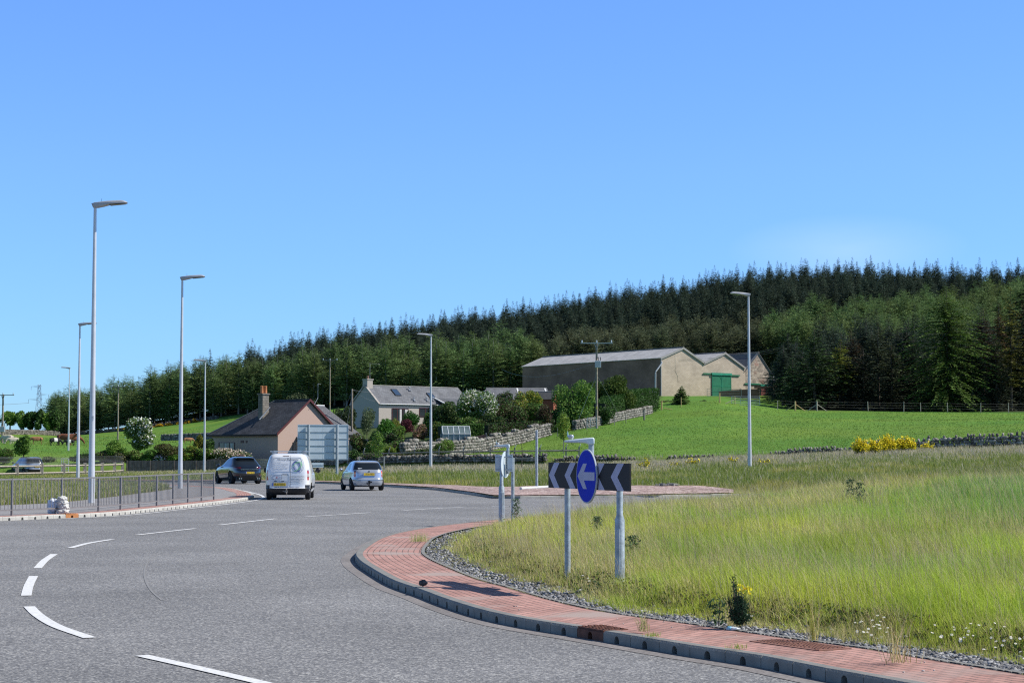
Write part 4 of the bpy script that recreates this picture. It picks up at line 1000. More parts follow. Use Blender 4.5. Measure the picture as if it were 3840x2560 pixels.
# --- white van
VS = [(.20, .14, 4.1, .76), (.30, .04, 4.3, .85), (.40, 0, 4.36, .885), (.455, .0, 4.37, .90), (.47, .05, 4.37, .90), (.60, .06, 4.37, .905), (.85, .06, 4.30, .905), (.95, .06, 4.12, .905), (1.02, .065, 3.85, .90), (1.08, .07, 3.5, .89),
      (1.15, .08, 3.3, .88), (1.25, .095, 3.14, .865), (1.4, .125, 2.93, .83), (1.5, .15, 2.78, .80), (1.6, .18, 2.6, .765), (1.68, .22, 2.42, .73), (1.74, .28, 2.25, .68), (1.785, .38, 2.05, .60), (1.81, .6, 1.8, .45)]
def cls_van(x, y, z, nx, ny, w_):
    o = np.full(len(x), 'body', object); rear = (ny < -.35) & (y < 1)
    ax = np.abs(x)
    o[(y < .42) & ((z < .455) | ((ax > .68) & (z < .59)))] = 'bumper'
    o[(y > 4.0) & (z < .5)] = 'bumper'
    li = (y < .30) & (z > .745) & (z < 1.16) & (ax > .755); o[li] = 'redd'; o[li & (z > 1.02) & (z < 1.13)] = 'red'; o[li & (z > .89) & (z < 1.02)] = 'clear'; o[li & (z > .76) & (z < .88)] = 'red'
    o[(ny > .3) & (z > 1.12) & (z < 1.7) & (ax < w_-.08)] = 'ws'
    o[(np.abs(nx) > .7) & (z > 1.08) & (z < 1.62) & (y > 2.05) & (y < 3.35-(z-1.08)*1.1) & (z-1.08 < (3.45-y)*.9)] = 'sw'
    o[(z < .30) & (o == 'body')] = 'sill'
    o[(np.abs(nx) > .7) & (z > .42) & (z < .52) & (y > .9) & (y < 3.4)] = 'strip'
    return o
van = car('white_van', 'white panel van with roof bars and company lettering on its rear doors', 'van', (1078)/SC, 72.8, 0, 3.2, VS, white_p, cls_van, [(.80, .315), (3.50, .315)], .19, rim_l, .755, exp=6.5)
def vz(py): return (1495-py)/758
def vx_(px): return (px-825)/758
def vR(z): return float(np.interp(z, [q[0] for q in VS], [q[1] for q in VS]))-.006
def vt(s, px, py, size, m, name='lettering', align='CENTER', sx=1.0, space=1.0):
    z = vz(py); sl_ = math.atan2(vR(z+.08)-vR(z-.08), .16)
    return text(name, s, size, m, van, (vx_(px), vR(z)-.004, z), (math.pi/2-sl_*1.0, 0, 0), .001, align, sx, space)
grey_t = mat('lettering_grey', (.13, .15, .18), .6, var=0); grey_l = mat('lettering_light_grey', (.40, .43, .47), .6, var=0); navy = mat('lettering_navy', (.03, .06, .16), .6, var=0)
ltb = mat('logo_blue', (.02, .04, .30), .5, var=0); ltg = mat('logo_green', (.25, .66, .28), .5, var=0)
vt('Novus Elements', 838, 300, .118, grey_t, sx=1.05)
for py, s, a in ((378, 'Solar PV Installs', 400), (430, 'Electric Vehicle Charge Points', 400), (487, 'Battery Storage Solutions', 400), (545, 'LED lighting Systems Designs', 400), (590, 'Install and Upgrades', 400)): vt(s, a, py, .045, grey_l, align='LEFT', sx=1.1)
vt('07450 751792', 1125, 812, .082, grey_l, sx=1.0); vt('0800 0835879', 1122, 890, .082, grey_l, sx=1.05); vt('info@novuselements.com', 1130, 948, .038, grey_l)
vt('www.novuselements.com', 808, 1118, .090, navy, sx=1.05)
def ring(cx, cz_, ra, rb2, tilt, m, r, a0=0, a1=360, dy=0):
    pts = []
    for a in np.linspace(R(a0), R(a1), 48):
        x, z = ra*math.cos(a), rb2*math.sin(a); X = cx+x*math.cos(tilt)-z*math.sin(tilt); Z = cz_+x*math.sin(tilt)+z*math.cos(tilt); pts.append((X, vR(Z)-.004-dy, Z))
    MB().tube(pts, r, 5).build('logo_ring', m, van)
lx, lz = vx_(1108), vz(505)
ring(lx-.01, lz, .125, .205, R(28), ltb, .010); ring(lx+.012, lz, .10, .185, R(28), ltb, .006)
ring(lx, lz, .13, .205, R(-40), ltg, .011, -75, 215, .003); ring(lx, lz, .10, .17, R(-40), ltg, .006, -40, 150, .003)
# panels and seams of the rear doors
MB().box((vx_(912), vR(.8)-.001, .80), (.010, .006, .62)).tube([(vx_(912), vR(z)-.001, z) for z in np.linspace(1.1, 1.72, 8)], .005, 4).build('door_seam', shut, van)
zt = .90
fr = [(405, 250), (1215, 250), (1275, 330), (1310, 480), (1290, 590), (1240, 655), (370, 655), (318, 560), (310, 460), (350, 330), (405, 250)]
MB().tube([(vx_(a), vR(vz(b))+.002, vz(b)) for a, b in fr], .0065, 4, cap=False).build('pressed_panel_edge', mat('panel_shade', (.42, .45, .49), .4, var=0), van)
MB().box((vx_(775), vR(vz(205))-.004, vz(205)), (.24, .012, .022)).build('brake_light', redd, van)
MB().tube([(vx_(665), vR(.99)-.03, .985), (vx_(700), vR(.99)-.04, .99), (vx_(840), vR(.99)-.035, .985)], .014, 6).build('door_handle', dark, van)
MB().box((vx_(505), vR(.89)-.003, vz(817)), (.40, .006, .175)).build('badge_panel', mat('badge_white', (.72, .75, .78), .4, var=.02), van)
bpn_ = van.children[-1]
mbr = MB()
for z in (vz(752), vz(884)): mbr.box((vx_(505), vR(.89)-.007, z), (.40, .003, .006))
for x in (350, 660): mbr.box((vx_(x), vR(.89)-.007, vz(817)), (.006, .003, .175))
mbr.build('badge_border', grey_t, bpn_)
MB().box((vx_(515), vR(.89)-.008, vz(835)), (.10, .003, .018)).box((vx_(515), vR(.89)-.0095, vz(835)), (.018, .003, .09)).build('red_cross', mat('cross_red', (.45, .02, .05), .5, var=0), bpn_)
MB().box((vx_(600), vR(.89)-.008, vz(835)), (.09, .003, .014)).build('badge_dash', navy, bpn_)
MB().tube([(vx_(415)+.06*math.cos(a)*(1 if k < 9 else .7), vR(.89)-.008, vz(832)+.055*math.sin(a)) for k, a in enumerate(np.linspace(.6, 5.4, 18))], .006, 4).build('badge_crest', navy, bpn_)
text('badge_text', 'APPROVED INSTALLER', .022, grey_t, bpn_, (vx_(515), vR(.89)-.008, vz(779)))
MB().box((vx_(590), .049, .635), (.68, .006, .22)).build('plate_recess', mat('recess_grey', (.50, .53, .57), .4, var=.05), van)
for px in (473, 690): MB().box((vx_(px), .04, vz(942)), (.09, .02, .03)).build('plate_lamp', dark, van)
plate(van, vx_(582), .036, vz(1038), 'NU64 NVG')
# tow bar
tb = MB(); tb.tube([(vx_(800), .02, .40), (vx_(800), -.05, .37), (vx_(805), -.06, .28), (vx_(812), .02, .20)], .02, 8).lathe([(.012, 0), (.03, .012), (.035, .03), (.03, .05), (.01, .06)], (vx_(800), -.05, .37), 10).box((vx_(740), -.01, .345), (.12, .02, .02)).box((vx_(800), -.02, .33), (.12, .05, .09))
tb.build('tow_bar', mat('dull_steel', (.25, .23, .21), .5, metal=.5), van)
# roof bars
rbm = mat('roof_bar_aluminium', (.62, .65, .66), .35, metal=.4, var=.05)
for k, y in enumerate((.55, 1.25, 1.95)):
    MB().box((.04, y, 1.885+.0*k), (1.50-.02*k, .05, .035)).build('roof_bar', rbm, van)
    for s in (-1, 1): MB().box((s*.60, y, 1.835), (.09, .06, .10)).box((s*.60-.02*s, y-.03, 1.90), (.035, .02, .05)).build('bar_foot', mat('bar_foot', (.35, .37, .38), .4, metal=.4), van)
mirrors(van, 3.02, 1.13, 1.05, dark, (.20, .14, .22))
# --- dark sporty suv
SS = [(.25, .22, 4.35, .84), (.35, .10, 4.55, .90), (.5, .02, 4.66, .935), (.65, 0, 4.68, .95), (.80, .03, 4.62, .955), (.92, .08, 4.35, .95), (.98, .10, 4.0, .94), (1.03, .14, 3.6, .92), (1.08, .22, 3.42, .88), (1.18, .38, 3.15, .83), (1.3, .58, 2.88, .775), (1.42, .80, 2.6, .715), (1.5, .92, 2.4, .66), (1.55, .90, 2.2, .62), (1.585, 1.0, 2.0, .55), (1.61, 1.3, 1.8, .40)]
def cls_suv(x, y, z, nx, ny, w_):
    o = np.full(len(x), 'body', object); ax = np.abs(x)
    o[(ny < -.25) & (z > 1.13) & (z < 1.49) & (ax < w_-.07) & (y < 1.6)] = 'rw'
    o[(ny > .25) & (z > 1.10) & (z < 1.5) & (ax < w_-.07) & (y > 2)] = 'ws'
    o[(np.abs(nx) > .6) & (z > 1.06) & (z < 1.47) & (y > .95+(z-1.06)*.6) & (y < 3.35-(z-1.06)*1.9)] = 'sw'
    li = (y < .55) & (z > .90) & (z < 1.00) & (ax > .50); o[li] = 'redd'
    lj = (y < .40) & (z > .50) & (z < .56) & (ax > .62); o[lj] = 'redd'
    o[(y < .3) & (z < .50)] = 'bumper'; o[(z < .36) & (o == 'body')] = 'sill'
    return o
suv = car('dark_suv', 'dark blue grey sporty suv turning left into the side road', 'car', 574, 111.0, 0, 25, SS, dark_p, cls_suv, [(.98, .37), (3.79, .37)], .26, rim_d, .80, exp=4.2)
plate(suv, .02, -.005, .67, 'SN17 EUB', .52, .12)
MB().box((.0, .02, .86), (1.1, .02, .018)).build('trim_strip', chrome, suv)
MB().prism([(0, 0), (.32, .02), (.30, .05), (0, .04)], (0, 1, 0), (0, 0, 1), (-.58, .74, 1.49), (1.16, 0, 0)).build('spoiler', dark_p, suv, bevel=.01)
MB().tube([(-.02, .44, 1.19), (.42, .50, 1.215)], .012, 5).build('wiper', dark, suv)
for s in (-1, 1):
    for d in (0, .11): MB().tube([(s*(.50+d), .02, .33), (s*(.50+d), .2, .33)], .04, 10).build('exhaust_pipe', chrome, suv)
mirrors(suv, 3.12, 1.10, 1.02, dark_p, (.22, .14, .16))
# --- silver hatchback
HS = [(.20, .16, 3.75, .74), (.28, .06, 3.88, .79), (.40, 0, 3.95, .815), (.56, .0, 3.95, .825), (.60, .05, 3.92, .825), (.72, .07, 3.82, .82), (.84, .09, 3.55, .815), (.90, .11, 3.2, .81), (.95, .14, 3.0, .80), (1.0, .18, 2.86, .785), (1.1, .25, 2.66, .75), (1.2, .33, 2.46, .71), (1.3, .41, 2.26, .665), (1.37, .48, 2.08, .62), (1.41, .56, 1.95, .57), (1.44, .72, 1.8, .48), (1.455, .95, 1.6, .35)]
def cls_hat(x, y, z, nx, ny, w_):
    o = np.full(len(x), 'body', object); ax = np.abs(x)
    o[(ny < -.3) & (z > 1.02) & (z < 1.355) & (ax < w_-.06) & (y < 1.2)] = 'rw'
    o[(ny > .25) & (z > 1.0) & (z < 1.37) & (ax < w_-.06) & (y > 1.7)] = 'ws'
    sw = (np.abs(nx) > .6) & (z > .99) & (z < 1.33) & (y > .95+(z-.99)*.5) & (y < 2.85-(z-.99)*1.75)
    sw &= ~((np.abs(y-1.72+(z-1)*.1) < .035)); o[sw] = 'sw'
    li = (y < .34) & (z > .66) & (z < .98) & (ax > .625+.0*z); o[li] = 'redd'; o[li & (z > .66) & (z < .76)] = 'red'; o[li & (z > .82) & (z < .90)] = 'amber'; o[li & (z > .76) & (z < .82)] = 'clear'; o[li & (x > 0) & (z > .9)] = 'red'
    o[(z > .485) & (z < .525) & (y < .55)] = 'strip'; o[(np.abs(nx) > .7) & (z > .50) & (z < .54) & (y > .95) & (y < 2.9)] = 'strip'
    o[(z < .25)] = 'sill'
    return o
hat = car('silver_hatchback', 'silver five door hatchback driving away beside the far kerb', 'car', 848.5, 91.0, 0, 15, HS, silver_p, cls_hat, [(.72, .30), (3.18, .30)], .185, rim_l, .72, exp=4.6)
plate(hat, -.0, .028, .80, 'SY54 PKU', .52, .115, False)
MB().box((0, .045, .80), (.62, .03, .17)).build('plate_recess', mat('recess_silver', (.38, .40, .44), .3, metal=.4), hat)
MB().lathe([(.001, 0), (.042, 0), (.045, .01), (.001, .012)], (0, .082, .925), 14, 'y').build('round_badge', mat('badge_metal', (.12, .14, .15), .4, metal=.6), hat)
MB().tube([(0, .20, 1.03), (.36, .235, 1.06)], .010, 5).build('wiper', dark, hat)
tb = MB().box((0, -.02, .42), (.10, .05, .16)).tube([(0, -.02, .36), (0, -.10, .34), (0, -.12, .42)], .022, 6).lathe([(.01, 0), (.03, .015), (.03, .04), (.01, .055)], (0, -.12, .42), 8).lathe([(.04, -.03), (.04, .03)], (.10, -.03, .42), 8, 'y').lathe([(.035, -.03), (.035, .03)], (-.10, -.03, .34), 8, 'y').tube([(0, .1, .22), (0, -.02, .40)], .03, 6)
tb.build('tow_bar', dark, hat)
MB().tube([(0, .9, 1.45), (0, .78, 1.62)], .006, 4).build('aerial', dark, hat)
MB().box((-.42, .245, 1.08), (.20, .01, .04)).build('window_sticker', plaque, hat)
mirrors(hat, 2.70, 1.02, .93, silver_p, (.17, .10, .12))
# --- grey people carrier behind the fence
MS = [(.25, .15, 4.5, .84), (.40, .02, 4.7, .91), (.55, 0, 4.76, .93), (.70, .06, 4.74, .94), (.90, .08, 4.5, .94), (1.0, .09, 4.2, .93), (1.08, .10, 3.9, .92), (1.15, .14, 3.7, .90), (1.3, .22, 3.4, .86), (1.45, .30, 3.1, .81), (1.58, .38, 2.85, .76), (1.65, .46, 2.7, .70), (1.70, .62, 2.5, .60), (1.72, .9, 2.2, .45)]
def cls_mpv(x, y, z, nx, ny, w_):
    o = np.full(len(x), 'body', object); ax = np.abs(x)
    o[(ny < -.3) & (z > 1.12) & (z < 1.60) & (ax < w_-.07) & (y < 1.3)] = 'rw'
    o[(ny > .25) & (z > 1.12) & (z < 1.6) & (ax < w_-.07) & (y > 2.3)] = 'ws'
    sw = (np.abs(nx) > .6) & (z > 1.08) & (z < 1.56) & (y > .40+(z-1.08)*.3) & (y < 3.75-(z-1.08)*1.6); sw &= ~((np.abs(y-1.5) < .04) | (np.abs(y-2.6) < .04)); o[sw] = 'sw'
    li = (y < .34) & (z > .78) & (z < 1.06) & (ax > .78); o[li] = 'red'
    o[(z < .55) & (y < .3)] = 'bumper'; o[(np.abs(nx) > .7) & (z > .45) & (z < .62)] = 'strip'; o[z < .3] = 'sill'
    return o
mpv = car('grey_people_carrier', 'grey people carrier parked behind the wooden fence at far left', 'car', 84, 181, gz(XV(84, 181), 181)-.02, 36, MS, greyblue_p, cls_mpv, [(.95, .33), (3.85, .33)], .21, rim_l, .80)
plate(mpv, .12, -.0, .80, 'T851 DSE', .56, .12, False)
MB().box((0, .33, 1.63), (.16, .03, .03)).build('brake_light', redl, mpv)
for s in (-1, 1): MB().tube([(s*.62, .8, 1.70), (s*.62, 1.0, 1.745), (s*.62, 2.2, 1.745), (s*.60, 2.5, 1.70)], .018, 6).build('roof_rail', dark, mpv)
mirrors(mpv, 3.45, 1.18, 1.03, dark, (.2, .12, .16))

# ------------------------------------------------------------------ cattle
def cow(name, label, v, Y, head, mat_, scale=1, low=True, patch=None, lie=False):
    x = XV(v, Y); t = thing(name, label, 'cow', (x, Y, gz(x, Y)), R(head), 'cattle grazing in the far field')
    P = {}; vs_ = []; es = []; rs = []
    def add(p, r, par=None):
        vs_.append(p); rs.append(r); i = len(vs_)-1
        if par is not None: es.append((par, i))
        return i
    pel = add((-.75, 0, 1.12), (.30, .34)); b1 = add((-.35, 0, 1.05), (.34, .40), pel); b2 = add((.1, 0, 1.0), (.36, .42), b1); ch = add((.55, 0, 1.02), (.30, .42), b2)
    wi = add((.85, 0, 1.15), (.19, .30), ch)
    if low: nk = add((1.15, 0, .92), (.14, .20), wi); hd = add((1.42, 0, .62), (.13, .16), nk); fh = add((1.55, 0, .38), (.09, .11), hd); mz = add((1.6, 0, .24), (.07, .08), fh)
    else: nk = add((1.15, 0, 1.25), (.14, .20), wi); hd = add((1.42, 0, 1.35), (.13, .16), nk); fh = add((1.64, 0, 1.22), (.09, .11), hd); mz = add((1.74, 0, 1.15), (.07, .08), fh)
    for s in (-1, 1):
        e = add((vs_[hd][0]-.06, s*.13, vs_[hd][2]+.10), (.05, .05), hd); add((e and vs_[e][0]-.03, s*.27, vs_[e][2]-.02), (.02, .04), e)
        h1 = add((-.85, s*.20, .85), (.15, .20), pel); k1 = add((-.68, s*.21, .62), (.09, .12), h1); ho = add((-.88, s*.20, .42), (.055, .07), k1); an = add((-.84, s*.20, .12), (.045, .05), ho); add((-.80, s*.20, .03), (.06, .06), an)
        f1 = add((.58, s*.19, .78), (.12, .15), ch); f2 = add((.57, s*.19, .42), (.065, .07), f1); f3 = add((.57, s*.19, .12), (.04, .045), f2); add((.61, s*.19, .03), (.055, .055), f3)
    tl = add((-1.04, 0, 1.18), (.06, .06), pel); tl2 = add((-1.10, 0, .8), (.03, .03), tl); add((-1.10, 0, .42), (.045, .045), tl2)
    ud = add((-.45, 0, .68), (.10, .10), b1)
    me = bpy.data.meshes.new('cow_body'); me.from_pydata(vs_, es, []); me.update()
    o = link('body', me, mat_, t); md = o.modifiers.new('skin', 'SKIN'); md.use_smooth_shade = True
    sv = me.skin_vertices[0].data
    for i, r in enumerate(rs): sv[i].radius = r
    sv[0].use_root = True
    s2 = o.modifiers.new('sub', 'SUBSURF'); s2.levels = 2; s2.render_levels = 2
    t.scale = (scale,)*3; return t
brown = mat('brown_hide', (.17, .055, .022), .8, var=.25, scale=2); ltbrown = mat('light_brown_hide', (.30, .14, .06), .8, var=.25, scale=2); cream = mat('cream_hide', (.55, .48, .38), .8, var=.12, scale=2)
def banded(name, c1, c2, axis_pos, wd):
    m = bpy.data.materials.new(name); nt, b = nodes(m); tc = nt.nodes.new('ShaderNodeTexCoord'); s = nt.nodes.new('ShaderNodeSeparateXYZ'); nt.links.new(tc.outputs['Object'], s.inputs[0])
    a = nt.nodes.new('ShaderNodeMath'); a.operation = 'SUBTRACT'; a.inputs[1].default_value = axis_pos; nt.links.new(s.outputs[0], a.inputs[0])
    b2 = nt.nodes.new('ShaderNodeMath'); b2.operation = 'ABSOLUTE'; nt.links.new(a.outputs[0], b2.inputs[0])
    c = nt.nodes.new('ShaderNodeMath'); c.operation = 'LESS_THAN'; c.inputs[1].default_value = wd; nt.links.new(b2.outputs[0], c.inputs[0])
    x = nt.nodes.new('ShaderNodeMix'); x.data_type = 'RGBA'; nt.links.new(c.outputs[0], x.inputs[0]); x.inputs[6].default_value = rgb(c1); x.inputs[7].default_value = rgb(c2)
    nt.links.new(x.outputs[2], b.inputs['Base Color']); b.inputs['Roughness'].default_value = .8; return m
belted = banded('belted_hide', (.012, .012, .014), (.7, .68, .62), .05, .33)
cow('brown_cow', 'large brown cow standing side on behind the nearest lamp posts', 151, 252, 0, brown, 1.12, low=False)
cow('calf', 'black and white belted calf standing just left of the large brown cow', 126, 249, 40, belted, .72)
cow('calf', 'black and white calf under the head of the large brown cow', 159, 247, 200, belted, .62)
cow('brown_cow', 'brown cow head down at the right, muzzle against the next lamp post', 168, 255, 20, brown, .95)
cow('light_brown_cow', 'light brown calf grazing alone between the bush and the other cattle', 84, 250, 195, ltbrown, .74)
cow('cream_cow', 'cream coloured cow behind the roadside bushes at far left', 17, 246, 160, cream, .85)
cow('cream_cow', 'second cream cow, lower and right of the first at far left', 30, 243, 200, cream, .7)
cow('brown_calf', 'small tan calf by the field wall right of the second tall lamp', 432, 262, 15, ltbrown, .62)
# ------------------------------------------------------------------ buildings
slate = brickmat('dark_slate', (.050, .052, .058), (.085, .087, .094), (.022, .022, .025), .30, .20, .016, rough=.75, var=.3, nscale=.8, bump=.6)
slate2 = brickmat('grey_slate', (.125, .13, .14), (.18, .185, .195), (.08, .08, .085), .30, .20, .012, rough=.7, var=.2, nscale=.7, bump=.5)
slate3 = brickmat('mid_slate', (.10, .105, .115), (.14, .145, .155), (.05, .05, .055), .30, .20, .012, rough=.7, var=.2, nscale=.7, bump=.5)
roughcast = mat('brown_roughcast', (.46, .33, .27), .95, var=.10, scale=25, bump=.5, bscale=22, detail=8)
harl = mat('pale_harling', (.43, .385, .33), .95, var=.08, scale=6, bump=.4, bscale=22)
redpaint = mat('dark_red_paint', (.10, .022, .020), .5, var=.1)
whitep = mat('white_paint_trim', (.72, .72, .70), .6, var=.05)
winglass = mat('window_glass', (.03, .04, .045), .08, var=.2, scale=1, spec=.8)
curtain = mat('curtain_cloth', (.55, .53, .50), .9, var=.1)
lead = mat('lead_sheet', (.38, .40, .42), .5, metal=.2, var=.1)
pot = mat('terracotta_pot', (.52, .20, .08), .8, var=.15)
chst = brickmat('chimney_stone', (.17, .155, .13), (.23, .21, .175), (.11, .10, .085), .5, .25, .02, var=.3)
def window(par, c, along, w_, h, frame, mull=(1, 1), nrm=None, curt=None, dep=.06, bar=.06):
    """opening set in a wall plane; c = centre, along = unit vector; nrm points outward"""
    A = Vector(along).normalized(); N = Vector(nrm).normalized(); Z = Vector((0, 0, 1)); c = Vector(c)
    f = MB()
    def bx(cx, cz_, sx, sz, off, d):
        q = [c+A*(cx+sx/2*a)+Z*(cz_+sz/2*b_)+N*off for a, b_ in ((-1, -1), (1, -1), (1, 1), (-1, 1))]
        if (q[1]-q[0]).cross(q[3]-q[0]).dot(N) < 0: q = q[::-1]
        f.slab(q, d)
    bx(0, h/2-bar/2, w_, bar, dep, dep+.02); bx(0, -h/2+bar/2, w_+.1, bar, dep+.03, dep+.05)
    for s in (-1, 1): bx(s*(w_/2-bar/2), 0, bar, h-2*bar, dep, dep+.02)
    for k in range(1, mull[0]): bx(-w_/2+w_*k/mull[0], 0, bar*.8, h-2*bar, dep-.01, dep+.0)
    if mull[1] > 1: bx(0, h/2-h*.3, w_-2*bar, bar*.7, dep-.012, dep+.0)
    W = f.build('window', frame, par)
    q = [c+A*(w_/2*a)+Z*(h/2*b_)+N*.012 for a, b_ in ((-1, -1), (1, -1), (1, 1), (-1, 1))]
    if (q[1]-q[0]).cross(q[3]-q[0]).dot(N) < 0: q = q[::-1]
    MB().slab(q, .008).build('pane', winglass, W)
    if curt:
        for a0, a1 in curt:
            q = [c+A*(w_*x)+Z*(h/2*.92*b_)+N*.018 for x, b_ in ((a0, -1), (a1, -1), (a1, 1), (a0, 1))]
            if (q[1]-q[0]).cross(q[3]-q[0]).dot(N) < 0: q = q[::-1]
            MB().slab(q, .004).build('curtain', curtain, W)
    return W
def orient(q, outward):
    q = [Vector(p) for p in q]; n = (q[1]-q[0]).cross(q[-1]-q[0])
    return q if n.dot(Vector(outward)) > 0 else q[::-1]
def aerial(par, x, y, z, h=1.4, ln=1.2, dirx=1):
    MB().tube([(x, y, z), (x, y, z+h)], .02, 5).tube([(x-.1*dirx, y, z+h), (x+ln*dirx, y, z+h)], .012, 4).build('aerial', lead, par)
    a = MB()
    for k in range(8): a.tube([(x+dirx*(.1+k*.14), y-.18, z+h), (x+dirx*(.1+k*.14), y+.18, z+h)], .007, 4)
    a.build('aerial_rods', lead, par)

# --- brown bungalow: local x along the gable wall, local y along the long shaded wall
bx0, by0 = -23.8, 190.0; bz0 = .55; rz_ = math.atan2(.74, .67)
hb = thing('brown_bungalow', 'brown roughcast bungalow with steep dark slate roof and red barge boards', 'house', (bx0, by0, bz0), rz_)
E, RG, W_, D_ = 3.5, 6.8, 8.2, 10.6
mb = MB()
mb.poly([(0, 0, -.5), (W_, 0, -.5), (W_, 0, E), (W_/2, 0, RG-.12), (0, 0, E)])
mb.poly([(0, D_, -.5), (0, 0, -.5), (0, 0, E), (0, D_, E)]); mb.poly([(W_, 0, -.5), (W_, D_, -.5), (W_, D_, E), (W_, 0, E)]); mb.poly([(W_, D_, -.5), (0, D_, -.5), (0, D_, E), (W_, D_, E)])
mb.build('wall', roughcast, hb)
ov = .35; rl = 5.2; kx2 = (RG-E)/(W_/2); eo = E-kx2*ov
rf = MB()
rf.slab(orient([(-ov, -.3, eo), (W_/2, -.3, RG), (W_/2, rl, RG), (-ov, D_+ov, eo)], (-1, 0, 1)), .12)
rf.slab(orient([(W_+ov, -.3, eo), (W_/2, -.3, RG), (W_/2, rl, RG), (W_+ov, D_+ov, eo)], (1, 0, 1)), .12)
rf.slab(orient([(-ov, D_+ov, eo), (W_/2, rl, RG), (W_+ov, D_+ov, eo)], (0, 1, 1)), .12)
roof = rf.build('roof', slate, hb)
MB().tube([(W_/2, -.3, RG+.03), (W_/2, rl, RG+.03)], .09, 6).build('ridge', slate, roof)
MB().tube([(W_/2, rl, RG+.02), (-ov, D_+ov, eo+.03)], .07, 6).build('hip_ridge', mat('hip_mortar', (.20, .20, .20), .8), roof)
for s in (0, 1):
    xa = -ov-.03 if s == 0 else W_+ov+.03
    MB().slab(orient([(xa, -.34, eo-.18), (W_/2, -.34, RG-.16), (W_/2, -.34, RG+.10), (xa, -.34, eo+.12)], (0, -1, 0)), .05).build('barge_board', redpaint, hb)
MB().slab(orient([(-ov-.02, -.3, eo-.2), (-ov-.02, D_+ov, eo-.2), (-ov-.02, D_+ov, eo), (-ov-.02, -.3, eo)], (-1, 0, 0)), .04).build('fascia', redpaint, hb)
MB().tube([(-ov-.09, -.3, eo-.06), (-ov-.09, D_+ov, eo-.06)], .06, 6).build('gutter', dark, hb)
# lower lean-to at the far end
lt = MB(); lt.poly([(0.4, D_+3.2, -.5), (.4, D_, -.5), (.4, D_, 2.6), (.4, D_+3.2, 1.2)]); lt.poly([(5, D_+3.2, -.5), (.4, D_+3.2, -.5), (.4, D_+3.2, 1.2), (5, D_+3.2, 1.2)])
lt.build('annex_wall', roughcast, hb); MB().slab(orient([(.1, D_-.1, 2.72), (5.2, D_-.1, 2.72), (5.2, D_+3.5, 1.2), (.1, D_+3.5, 1.2)], (0, .4, 1)), .12).build('annex_roof', slate, hb)
window(hb, (0, 8.1, 1.75), (0, 1, 0), 2.6, 1.35, redpaint, (3, 1), (-1, 0, 0), [(-.36, -.24), (.02, .2)])
for y, w2 in ((5.6, .5), (4.9, .25)): MB().slab(orient([(-.03, y-w2/2, 2.35), (-.03, y+w2/2, 2.35), (-.03, y+w2/2, 2.6), (-.03, y-w2/2, 2.6)], (-1, 0, 0)), .03).build('wall_vent', redpaint, hb)
# chimney on the left slope
cy_ = 4.75
ck = MB().box((2.1, cy_, 5.45), (.85, .72, 3.9)).box((2.1, cy_, 7.45), (1.03, .9, .14)).build('chimney', chst, roof)
for d in (-.33, .33): MB().lathe([(.17, 7.50), (.165, 7.7), (.15, 8.22), (.17, 8.27), (.13, 8.29)], (2.1+d*.75, cy_, 0), 14).build('chimney_pot', pot, ck, smooth=True)
MB().slab(orient([(1.08, cy_-.62, 4.75), (2.5, cy_-.62, 6.08), (2.5, cy_-.50, 6.12), (1.08, cy_-.50, 4.80)], (-1, 0, 1)), .03).build('flashing', lead, ck)
# bay window with lead canopy on the gable wall
bay = MB().box((4.2, -.35, 1.2), (3.6, .7, 2.5)).build('bay_window', roughcast, hb)
MB().slab(orient([(2.1, -1.0, 2.5), (6.3, -1.0, 2.5), (5.9, 0.02, 3.0), (2.5, .02, 3.0)], (0, -.3, 1)), .12).build('bay_roof', slate3, bay)
MB().slab(orient([(2.1, -1.01, 2.38), (6.3, -1.01, 2.38), (6.3, -1.01, 2.5), (2.1, -1.01, 2.5)], (0, -1, 0)), .03).build('bay_fascia', whitep, bay)
window(bay, (4.2, -.7, 1.55), (1, 0, 0), 3.0, 1.7, redpaint, (3, 2), (0, -1, 0), [(-.46, -.36), (.0, .08), (.36, .46)])
MB().box((2.55, -.72, 1.15), (.38, .10, 2.3)).build('corner_pillar', mat('yellow_timber', (.50, .36, .12), .7, var=.3, scale=5), bay)
MB().tube([(2.0, -.02, .2), (2.0, -.02, 2.4)], .04, 6).build('drain_pipe', dark, hb)
MB().tube([(W_/2+.4, -.45, RG-.5), (W_/2+.9, -.45, RG+.2), (W_/2+.9, -.45, RG+1.7)], .025, 5).build('aerial_mast', lead, hb)
MB().tube([(W_/2+.9, -.45, RG+1.68), (W_/2+2.0, .3, RG+1.66)], .015, 4).build('aerial_boom', lead, hb)
# rear wing, ridge along local x
wg = MB(); wy0, wy1, wx1 = 1.6, 8.6, 12.6; we = E; wr = 6.35
wg.poly([(W_, wy0, -.5), (wx1, wy0, -.5), (wx1, wy0, we), (W_, wy0, we)]); wg.poly([(wx1, wy0, -.5), (wx1, wy1, -.5), (wx1, wy1, we), (wx1, wy0, we)]); wg.poly([(wx1, wy1, -.5), (W_, wy1, -.5), (W_, wy1, we), (wx1, wy1, we)])
wg.build('wing_wall', roughcast, hb); ym = (wy0+wy1)/2
r2 = MB(); r2.slab(orient([(4, wy0-.3, we-.25), (wx1+.3, wy0-.3, we-.25), (wx1-1.7, ym, wr), (4, ym, wr)], (0, -1, 1)), .12); r2.slab(orient([(wx1+.3, wy0-.3, we-.25), (wx1+.3, wy1+.3, we-.25), (wx1-1.7, ym, wr)], (1, 0, 1)), .12)
r2.slab(orient([(4, wy1+.3, we-.25), (wx1+.3, wy1+.3, we-.25), (wx1-1.7, ym, wr), (4, ym, wr)], (0, 1, 1)), .12)
rw = r2.build('wing_roof', slate3, hb)
